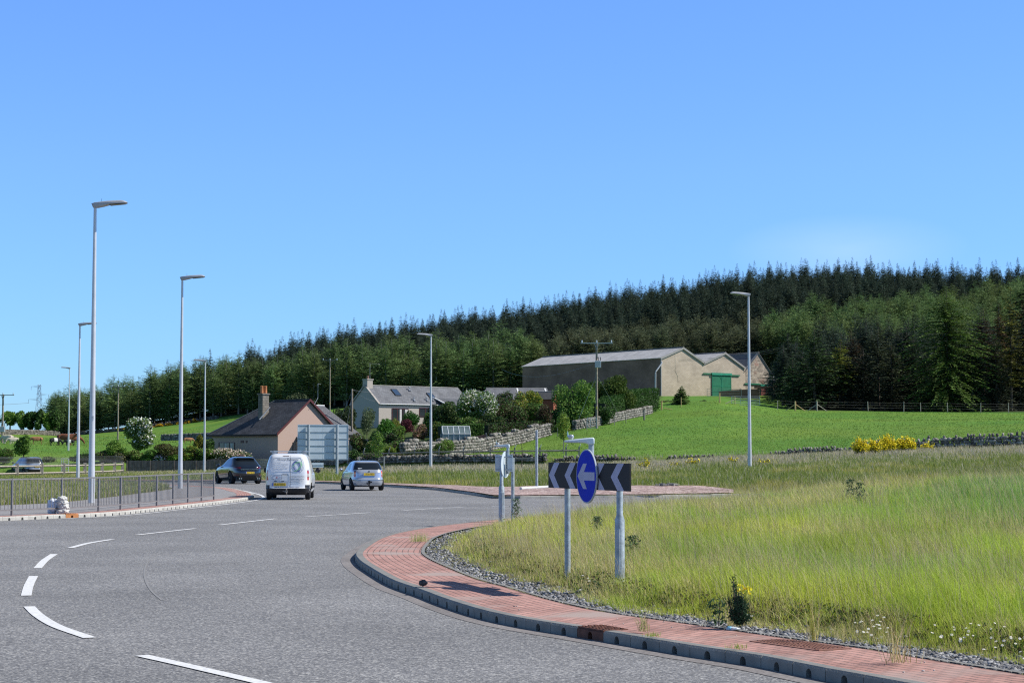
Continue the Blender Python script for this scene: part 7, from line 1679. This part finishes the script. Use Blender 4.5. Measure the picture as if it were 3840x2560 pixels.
# yellow broom by the right wall and in the verge
for k, (v, yt, yb, Y, hf, lb, n) in enumerate([(1974, 1000, 1030, 129, 13, 'leftmost clump of the bright yellow broom by the right wall', 800), (2008, 1006, 1028, 130, 13, 'low second clump of yellow broom by the right wall', 700), (2042, 998, 1026, 131, 14, 'tall clump in the middle of the yellow broom', 1100), (2072, 1002, 1024, 132, 15, 'wide clump at the right of the yellow broom', 1000), (2093, 1006, 1022, 132, 7, 'small last clump of yellow broom', 350), (2130, 1014, 1020, 134, 7, 'tiny yellow broom tuft standing over the wall', 180),
    (1484, 1045, 1075, 120, 5, 'narrow yellow gorse spike left on the far verge', 220), (1590, 1051, 1066, 124, 9, 'long low yellow gorse patch on the far verge', 260), (1560, 1060, 1072, 121, 8, 'sparse yellow gorse patch low on the verge', 120), (1686, 1044, 1060, 122, 5, 'small upright yellow gorse left of the right lamp', 160), (1758, 1054, 1068, 116, 10, 'yellow gorse patch nearest the right lamp', 240)]):
    gb = np.random.default_rng(1300+k); x = XV(v, Y); kk = Y/FPX*SC; zb_ = gz(x, Y)-.05; H_ = atY(v, yt, Y).z-zb_; rx = hf*kk; t = thing('broom_bush' if v > 1900 else 'gorse_patch', lb, 'gorse bush', (x, Y, zb_), 0, 'yellow flowering bushes of the right verge')
    st_ = MB(); LP = []; FP = []; ns = max(6, int(hf*(2.2 if v > 1900 else 1.2)))
    for q in range(ns):
        bx_ = gb.uniform(-.8, .8)*rx; by_ = gb.uniform(-.5, .5)*rx; hh = H_*gb.uniform(.45, 1.05)*(1-.35*abs(bx_)/rx); tx_ = bx_+gb.normal(0, .22)+.25*bx_; ty_ = by_+gb.normal(0, .15); st_.tube([(bx_*.7, by_*.7, 0), (tx_, ty_, hh)], [.012, .004], 4)
        m_ = int(n*1.3/ns)+4; u_ = gb.uniform(.12, 1, m_); LP.append(np.stack([bx_*.7+(tx_-bx_*.7)*u_, by_*.7+(ty_-by_*.7)*u_, hh*u_], 1)+gb.normal(0, .07, (m_, 3)))
        m_ = int(n*(2.0 if v > 1900 else .55)/ns)+3; u_ = gb.uniform(.35, 1.04, m_)**.8; FP.append(np.stack([bx_*.7+(tx_-bx_*.7)*u_, by_*.7+(ty_-by_*.7)*u_, hh*u_], 1)+gb.normal(0, .065, (m_, 3)))
    LP = np.concatenate(LP); FP = np.concatenate(FP); st_.build('stem', bark, t)
    vv, c = rand_quads(LP, .10, pal(gb, len(LP), G1, OL, (.14, .17, .04)), gb, .1, .4); link('foliage', quad_mesh('foliage', vv, c), leaf, t)
    vv, c = rand_quads(FP, .095, pal(gb, len(FP), (.95, .82, .05), (.92, .74, .03), j=.06), gb, .3, .8); link('blossom', quad_mesh('blossom', vv, c), flower, t)
# gorse plant in the foreground
pg = atZ(1697, 1428, .17); gsr = np.random.default_rng(8); t = thing('gorse_plant', 'dark spiky gorse plant with a few yellow flowers at the edge of the island gravel', 'gorse bush', (pg.x, pg.y, .15))
Hh = atY(1683, 1322, pg.y).z-.15; Pp = []; mb = MB()
for k in range(26):
    a = gsr.uniform(0, 6.28); l = gsr.uniform(.02, .12); hh = Hh*gsr.uniform(.25, .95)*(1-l*4); x1, y1 = math.cos(a)*l, math.sin(a)*l
    if k == 0: x1, y1, hh = -.055, 0, Hh
    if k == 1: x1, y1, hh = -.02, .03, Hh*.85
    mb.tube([(0, 0, 0), (x1*.7, y1*.7, hh*.5), (x1, y1, hh)], [.012, .009, .003], 4)
    for q in np.linspace(.12, 1, 46): Pp.append((x1*(.7*min(1, q*2)+.3*max(0, q*2-1))+gsr.normal(0, .018), y1*(.7*min(1, q*2)+.3*max(0, q*2-1))+gsr.normal(0, .018), hh*q+gsr.normal(0, .012)))
mb.build('stem', bark, t); Pp = np.array(Pp); Pp = np.repeat(Pp, 5, axis=0)+gsr.normal(0, .009, (len(Pp)*5, 3)); vv, c = rand_quads(Pp, .030, pal(gsr, len(Pp), (.030, .075, .035), (.05, .10, .045), (.02, .05, .025), j=.3), gsr, .0, .22); link('foliage', quad_mesh('foliage', vv, c), leaf, t)
Fp = np.array([(XV(vx, pg.y)-pg.x, gsr.uniform(-.05, .0)-.04, atY(vx, vy, pg.y).z-.15) for vx, vy in ((1694, 1343), (1703, 1344), (1706, 1349), (1711, 1346), (1714, 1352), (1715, 1359), (1702, 1356), (1692, 1352), (1718, 1350))])
Fp = np.repeat(Fp, 4, axis=0)+gsr.normal(0, .008, (36, 3)); vv, c = rand_quads(Fp, .030, pal(gsr, 36, (.92, .78, .05)), gsr, .2, .8); link('blossom', quad_mesh('blossom', vv, c), flower, t)

# ------------------------------------------------------------------ grass
def blades(name, label, P, h, w_, col, lean=(0, 0), lsd=.35, g=None, m=None, kind='stuff', cat='grass', par=None):
    n = len(P); g = g or np.random.default_rng(1); a = g.uniform(0, math.pi, n); W = np.stack([np.cos(a), np.sin(a), np.zeros(n)], 1)*(w_/2)[:, None]
    off = np.stack([(lean[0]+g.normal(0, lsd, n))*h, (lean[1]+g.normal(0, lsd, n))*h, np.zeros(n)], 1); hz = np.sqrt(np.maximum(h**2-(off**2).sum(1)*.6, (h*.25)**2)); Z = np.stack([np.zeros(n), np.zeros(n), hz], 1)
    v = np.stack([P-W, P+W, P+off*.30+Z*.58-W*.8, P+off*.30+Z*.58+W*.8, P+off+Z], 1).reshape(-1, 3)
    b = np.arange(n)[:, None]*5; L_ = (b+np.array([[0, 1, 3, 2, 2, 3, 4]])).ravel(); st = (np.arange(n)[:, None]*7+np.array([[0, 4]])).ravel()
    me = np_mesh(name, v, L_, st, np.repeat(col, 5, axis=0)); o = link(name, me, m or gmat, par)
    if par is None: tag(o, label, cat, kind=kind)
    return o
def mixc(t, A, B): return np.array(A)[None]*(1-t[:, None])+np.array(B)[None]*t[:, None]
LIME, STRAW, MID, BLU, PURB, OLV = (.53, .59, .075), (.76, .64, .34), (.27, .44, .055), (.18, .38, .09), (.38, .29, .18), (.38, .37, .09)
def sample_cone(g, n, Ya, Yb_, va, vb, pw=1.3):
    u = g.uniform(0, 1, n); e = 1-pw-1e-3; Y = (Ya**e+u*(Yb_**e-Ya**e))**(1/e); v = g.uniform(va, vb, n); return XV(v, Y), Y
def isl_col(g, X, Y, d):
    n = len(X); n1, n2, n3 = fbm(X/2.2, Y/4.5, 51), fbm(X/.8, Y/1.6, 52), fbm(X/5, Y/9, 53); c = mixc(np.clip((n1-.3)*2, 0, 1), LIME, MID)
    t = sm(.36, .58, n3*.5+n2*.5); r = g.uniform(0, 1, n); c = np.where((r < t*.75)[:, None], mixc(g.uniform(0, 1, n), STRAW, OLV), c); c = np.where((r > .965)[:, None], np.array(PURB), c)
    bl = sm(8, 13, d)*sm(.30, .5, fbm(X/3, Y/6, 57)); c = np.where((g.uniform(0, 1, n) < bl)[:, None], mixc(g.uniform(0, 1, n), BLU, MID), c)
    c = c*(.72+.62*fbm(X/1.6, Y/3.0, 59))[:, None]
    return c*g.uniform(.78, 1.22, (n, 1))
g = np.random.default_rng(401)
# island: long grass
X, Y = sample_cone(g, 800000, 12.5, 70, 900, 3350, 1.15); d = isl_d(X, Y); tuft = fbm(X/.35, Y/.35, 60); lip = 1.52+.10*sm(20, 28, Y)+.7*(fbm(X/.6, Y/.6, 61)-.42)
k = (d > lip) & (d < 34) & (g.uniform(0, 1, len(X)) < .35+1.0*tuft); X, Y, d = X[k], Y[k], d[k]
fr = sm(1.7, 3.4, d); hh = (.08+.15*fr+.40*(fbm(X/1.1, Y/1.1, 62)-.32)*(.3+.7*fr)+.16*(fbm(X/.3, Y/.3, 63)-.4)); hh = np.maximum(hh, .07)*g.uniform(.5, 1.3, len(X)); hh = np.where(sm(9, 15, d)*fbm(X/3, Y/6, 57) > .45, hh*1.15, hh)
Z = isl_z(X, Y)-.02; ww = np.maximum(.0042, Y*.00017)*g.uniform(.7, 1.4, len(X))
blades('long_grass', 'long uncut yellow green grass covering the roundabout island', np.stack([X, Y, Z], 1), hh, ww, isl_col(g, X, Y, d), (-.32*fbm(X/1.3, Y/1.3, 64), .25*(fbm(X/1.1, Y/1.1, 65)-.5)), .30, g)
# seed stalks
X, Y = sample_cone(g, 48000, 12.5, 68, 900, 3350, 1.0); d = isl_d(X, Y); k = (d > 2.0) & (d < 34) & (g.uniform(0, 1, len(X)) < .25+.9*sm(.4, .7, fbm(X/2, Y/3, 70))); X, Y, d = X[k], Y[k], d[k]
hh = g.uniform(.42, .78, len(X))*(.72+.28*sm(2, 4, d)); c = mixc(g.uniform(0, 1, len(X)), (.46, .38, .22), (.62, .55, .33)); c[g.uniform(0, 1, len(X)) < .3] = PURB
P = np.stack([X, Y, isl_z(X, Y)], 1); ww = np.maximum(.003, Y*.00011)*g.uniform(.8, 1.3, len(X))
blades('grass_stalks', 'pale and purplish seed stalks standing above the island grass', P, hh, ww, c, (-.22, 0), .22, g)
# stubby herbs and moss along the lip of the island
X, Y = sample_cone(g, 330000, 12.5, 46, 900, 2960, 1.3); d = isl_d(X, Y); k = (d > 1.42+.4*fbm(X/.6, Y/.6, 81)) & (d < 2.6) & (fbm(X/.25, Y/.25, 80) > .36); X, Y, d = X[k], Y[k], d[k]
P = np.stack([X, Y, isl_z(X, Y)-.01+g.uniform(0, .10, len(X))*sm(1.6, 2.2, d)], 1); vv, c = rand_quads(P, .035, pal(g, len(X), (.10, .16, .035), (.17, .17, .05), (.12, .085, .045), (.06, .11, .03), j=.3), g, .3, .6)
tag(link('low_herbs', quad_mesh('low_herbs', vv, c), leaf), 'low dark herbs and dead leaves along the edge of the island grass', 'ground cover', kind='stuff')
# loose stones between paving and grass
import bmesh
bm = bmesh.new(); bmesh.ops.create_icosphere(bm, subdivisions=1, radius=1); ib = np.array([v.co[:] for v in bm.verts]); jf = np.array([[v.index for v in f.verts] for f in bm.faces]); bm.free()
ib = np.sign(ib)*np.abs(ib)**.75
def stones(name, label, X, Y, Z, r, cols, g, cat='gravel'):
    n = len(X); a = g.uniform(0, 6.28, n); sx, sy, sz = r*g.uniform(.7, 1.4, n), r*g.uniform(.6, 1.1, n), r*g.uniform(.45, .9, n); B = ib[None]*np.stack([sx, sy, sz], 1)[:, None]*(1+g.uniform(-.28, .28, (n, len(ib), 1)))
    ti = g.normal(0, .4, n); bx = B[..., 0]*np.cos(ti)[:, None]-B[..., 2]*np.sin(ti)[:, None]; bz = B[..., 0]*np.sin(ti)[:, None]+B[..., 2]*np.cos(ti)[:, None]
    V = np.stack([bx*np.cos(a)[:, None]-B[..., 1]*np.sin(a)[:, None]+X[:, None], bx*np.sin(a)[:, None]+B[..., 1]*np.cos(a)[:, None]+Y[:, None], bz+Z[:, None]], 2).reshape(-1, 3)
    Fq = (jf[None]+np.arange(n)[:, None, None]*len(ib)).reshape(-1, 3); me = np_mesh(name, V, Fq.ravel(), np.arange(0, 3*len(Fq), 3), np.repeat(cols, len(ib), axis=0)); tag(link(name, me, leafmat('stone_colours', 0, .9)), label, cat, kind='stuff')
X, Y = sample_cone(g, 130000, 12.4, 47, 800, 2520, 1.5); d = isl_d(X, Y); k = (d > 1.20) & (d < 2.15) & (g.uniform(0, 1, len(X)) < 1-sm(1.4, 1.95, d)); X, Y, d = X[k][:36000], Y[k][:36000], d[k][:36000]
q = g.uniform(0, 1, len(X)); stones('loose_gravel', 'grey angular stones between brick paving and grass', X, Y, isl_z(X, Y)+.012*g.uniform(0, 1, len(X)), g.uniform(.009, .028, len(X)), mixc(q**1.5, (.10, .10, .10), (.42, .42, .42))*g.uniform(.8, 1.15, (len(X), 1)), g)
n = 260; s = g.integers(0, len(ISL), n); off = g.uniform(.2, 1.1, n); T = np.gradient(ISL, axis=0); T /= np.linalg.norm(T, axis=1)[:, None]
X, Y = ISL[s, 0]+T[s, 1]*off, ISL[s, 1]-T[s, 0]*off; stones('paving_grit', 'scattered small stone chips lying on the brick paving', X, Y, np.full(n, .108), g.uniform(.004, .011, n), mixc(g.uniform(0, 1, n), (.2, .19, .18), (.6, .58, .54)), g)
# tufts in the paving and gravel
def tuft(v, vy, h, n, cols, lb, z=.12, sp=.05, name='grass_tuft'):
    p = atZ(v, vy, z); gg = np.random.default_rng(int(v)); t = thing(name, lb, 'grass tuft', (p.x, p.y, z)); P = np.stack([gg.normal(0, sp, n), gg.normal(0, sp, n), np.zeros(n)], 1)
    blades('blades', None, P, gg.uniform(.3, 1.1, n)*h, np.full(n, .005), pal(gg, n, *cols), (0, 0), .3, gg, par=t)
tuft(1479, 1449, .20, 45, [STRAW, MID, (.20, .17, .05)], 'tall grass tuft beside the rusty drain box', sp=.025); tuft(1498, 1473-13, .05, 60, [MID, OLV], 'tiny grass tuft in the paving right of the drain box', sp=.04); tuft(1697, 1487-51, .06, 60, [OLV, STRAW], 'flat grass tuft by the crushed bottle', sp=.05)
tuft(1676, 1435, .42, 26, [STRAW], 'thin dry stalks growing from the gravel below the gorse plant', sp=.02); tuft(1868, 1470, .5, 40, [STRAW, OLV], 'dry straw tuft at the right end of the rusty cover', sp=.03); tuft(1692, 1488, .05, 70, [OLV, STRAW, MID], 'low tuft growing between bricks near the kerb', sp=.04)
tuft(1275, 1342, .12, 80, [STRAW, OLV], 'straw tuft at the paving edge below the thin sign post', sp=.05); tuft(1160, 1312-30, .16, 60, [MID, G3], 'small green weed in the gravel near the sign shadow', sp=.03); tuft(1350, 1378-25, .14, 90, [STRAW, (.3, .22, .08)], 'orange brown tuft at the gravel edge', sp=.05)
tuft(966, 1243, .22, 160, [MID, STRAW], 'green tuft on the rounded nose of the gravel', sp=.08); tuft(2065, 1520, .45, 60, [STRAW, (.35, .3, .1)], 'dry tuft by the stones near the right corner', sp=.05); tuft(1108, 1262, .18, 60, [MID, G3], 'leafy weed in the gravel left of the sign shadow', sp=.03)
# dark sprigs in the island grass
for k, (v, vy, Y, lb) in enumerate([(1186, 1190, 44, 'dark green leafy weed right of the sign backs'), (1370, 1215, 34, 'small dark weed behind the thick sign post'), (1452, 1258, 26, 'dark weed with tiny yellow flowers right of the thick post'), (1647, 1338, 18.5, 'dark sprig left of the gorse plant'), (1975, 1150, 40, 'bluish weed clump in the middle of the long grass'), (1952, 1140, 44, 'second bluish weed clump deep in the long grass')]):
    p = Vector((XV(v, Y), Y, float(isl_z(XV(v, Y), Y)))); gg = np.random.default_rng(k); n = 260 if k != 3 else 90; hh_ = .62 if k in (0, 4, 5) else (.42 if k != 3 else .30); zz = gg.uniform(.15, 1, n); P = np.stack([gg.normal(0, .07, n)*(1.2-zz*.6), gg.normal(0, .07, n), zz*hh_], 1)
    t = thing('weed', lb, 'weed', tuple(p)); MB().tube([(0, 0, -.05), (.02, 0, hh_)], [.006, .003], 4).build('stem', bark, t); vv, c = rand_quads(P, .06, pal(gg, n, (.05, .10, .045), (.08, .14, .06)), gg, .2, .35); link('foliage', quad_mesh('foliage', vv, c), leaf, t)
# daisies
gd = np.random.default_rng(90); cl = [(1985, 'left', 14, 18), (2030, 'left', 4, 10), (2215, 'right', 11, 26), (2165, 'right', 6, 16), (2290, 'right', 10, 24), (2335, 'corner', 8, 14), (1720, 'gorse', 4, 6), (1345, 'post', 4, 10)]
DL = {'left': 'white daisy of the left cluster in the grass right of the rusty cover', 'right': 'white daisy of the wide cluster along the lower right grass edge', 'corner': 'white daisy nearest the right edge of the picture', 'gorse': 'tiny white daisy just right of the gorse plant', 'post': 'tiny white daisy between the two chevron sign posts'}
DG = {'left': 'left daisy cluster', 'right': 'wide right daisy cluster', 'corner': 'daisies at the right corner', 'gorse': 'daisies by the gorse plant', 'post': 'daisies between the sign posts'}
dm = MB(); dy = MB(); first = None
for v, vy, n, sp in cl:
    for k in range(n):
        vq = v+gd.normal(0, sp); YY = np.arange(12.6, 34, .05); XX = XV(vq, YY); dd = isl_d(XX, YY); ok_ = np.where((dd > gd.uniform(1.45, 2.0)))[0]
        if not len(ok_): continue
        yy = YY[ok_[0]]; p = Vector((XX[ok_[0]], yy, float(isl_z(XX[ok_[0]], yy))+gd.uniform(.08, .20)))
        r = gd.uniform(.012, .018); t = thing('daisy', DL[vy], 'flower', (p.x, p.y, p.z), gd.uniform(0, 6), DG[vy])
        if first is None:
            m1 = MB(); 
            for q in range(12): a = q*math.pi/6; m1.poly([(0, 0, 0), (math.cos(a-.2)*.6, math.sin(a-.2)*.6, .05), (math.cos(a), math.sin(a), -.02), (math.cos(a+.2)*.6, math.sin(a+.2)*.6, .05)])
            pe = m1.build('petals', mat('daisy_white', (.82, .82, .80), .7, var=0), t); ce = MB().lathe([(.01, 0), (.28, .02), (.2, .12), (.01, .16)], (0, 0, .02), 8).build('centre', mat('daisy_yellow', (.75, .5, .02), .7, var=0), t); st_ = MB().tube([(0, 0, 0), (.3, 0, -20)], [.06, .06], 4).build('stem', mat('daisy_stem', (.08, .16, .04), .7, var=0), t); first = (pe, ce, st_)
        else:
            for s_ in first: c_ = s_.copy(); COL.objects.link(c_); c_.parent = t
        t.rotation_euler = (gd.uniform(.3, .9), gd.uniform(-.3, .3), gd.uniform(-.5, .5)); t.scale = (r, r, r)
# far verge beyond the road
def verge(name, label, n, va, vb, Ya, Yb_, cfun, hfun, lean=(-.1, 0), wf=.00020, seed=0, cut=None, zf=tz, pw=1.1):
    g = np.random.default_rng(500+seed); X, Y = sample_cone(g, n, Ya, Yb_, va, vb, pw); v = VX(X, Y); k = np.ones(n, bool) if cut is None else cut(g, X, Y, v); X, Y, v = X[k], Y[k], v[k]
    h = hfun(g, X, Y, v); c = cfun(g, X, Y, v); blades(name, label, np.stack([X, Y, zf(X, Y)-.02], 1), h, Y*wf*g.uniform(.6, 1.4, len(X)), c, lean, .25, g)
def kd(v): return np.interp(v, VC, YK)
def vcut(g, X, Y, v):
    a = Y-(kd(v)+.3+GW(v)*np.where(v > 1720, 0, 1)*(1+.25*(fbm(v/35, 3.3+0*v, 8)-.5))); b = np.interp(v, VC, YW)+.1-Y; return (a > 0) & (b > -1.0*(v > 1250)) & (g.uniform(0, 1, len(X)) < .3+1.1*fbm(X/.8, Y/.8, 88)) & ((a > 1.5) | (g.uniform(0, 1, len(X)) < .6))
def vcol(g, X, Y, v):
    n = len(X); yw = np.interp(v, VC, YW); t = np.clip((Y-kd(v)-GW(v))/(yw-kd(v)-GW(v)), 0, 1); n1 = fbm(X/3, Y/5, 91); dry = sm(.35, .85, t+.6*(n1-.5))*np.where(v > 620, 1, .5); r = g.uniform(0, 1, n)
    c = mixc(g.uniform(0, 1, n), (.26, .30, .06), (.17, .25, .045)); c = np.where((n1 > .6)[:, None], np.array(OLV), c); c = np.where((r < dry*.75+.12)[:, None], mixc(g.uniform(0, 1, n), (.42, .36, .24), (.58, .53, .40)), c); return c*g.uniform(.75, 1.2, (n, 1))
verge('verge_grass', 'mixed green and dry grass on the verge beyond the road', 420000, -160, 3000, 76, 184, vcol, lambda g, X, Y, v: (.15+.30*fbm(X/2, Y/2, 92))*np.where(v > 640, 1, .55)*g.uniform(.5, 1.2, len(X)), seed=1, cut=vcut)
# corner verge
def zcv(X, Y):
    d = np.min(np.hypot(GE[None, ::4, 0]-X[:, None], GE[None, ::4, 1]-Y[:, None]), axis=1); return .09+.02*sm(0, 6, d)
def ccut(g, X, Y, v):
    xe = np.interp(Y, GE[np.argsort(GE[:, 1]), 1], GE[np.argsort(GE[:, 1]), 0]); return (X < xe-.15) & (Y < 109.5) & ~((Y > 100) & (Y > 110.3-.06*(-X-37)*0) )
def ccol(g, X, Y, v):
    n = len(X); n1 = fbm(X/2, Y/4, 95); c = mixc(np.clip((n1-.3)*2, 0, 1), (.26, .31, .06), (.15, .24, .04)); r = g.uniform(0, 1, n); c = np.where((r < .40)[:, None], mixc(g.uniform(0, 1, n), (.42, .35, .19), (.58, .52, .34)), c); return c*g.uniform(.75, 1.2, (n, 1))
verge('corner_grass', 'long mixed grass behind the railed footway', 110000, -80, 440, 48, 109, ccol, lambda g, X, Y, v: (.16+.34*fbm(X/1.5, Y/1.5, 96))*g.uniform(.5, 1.15, len(X)), seed=2, cut=ccut, zf=zcv, wf=.00019)
# pasture sward
def pcut(g, X, Y, v):
    yw = np.interp(v, VC, YW)+1.6; gar = (v > 480) & (v < vwall(Y)+2); return (Y > yw) & (Y < forest_edge(v)-3) & ~gar & ~((v > 1480) & (Y > 252) & (v < 1800)) & ~((v > 1800) & (Y > 252)) & ((v < 1100) | (Y < 256)) & (g.uniform(0, 1, len(X)) < .15+.9*fbm(X/1.2, Y/1.2, 97))
def pcol(g, X, Y, v):
    n = len(X); n1 = fbm(X/6, Y/10, 98); c = mixc(np.clip((n1-.3)*2.2, 0, 1), (.21, .305, .055), (.165, .265, .045)); r = g.uniform(0, 1, n); c = np.where((r < .06)[:, None], np.array((.22, .33, .07)), c); return c*g.uniform(.9, 1.1, (n, 1))
verge('pasture_grass', 'short bright green sward of the grazed pasture', 360000, -160, 3000, 134, 400, pcol, lambda g, X, Y, v: np.where(Y > 255, .12, .09)*(1+.5*(fbm(X/1.6, Y/1.6, 99) > .72))*g.uniform(.6, 1.4, len(X)), seed=3, cut=pcut, wf=.00034, pw=1.6)
# tussocks that show as darker clumps
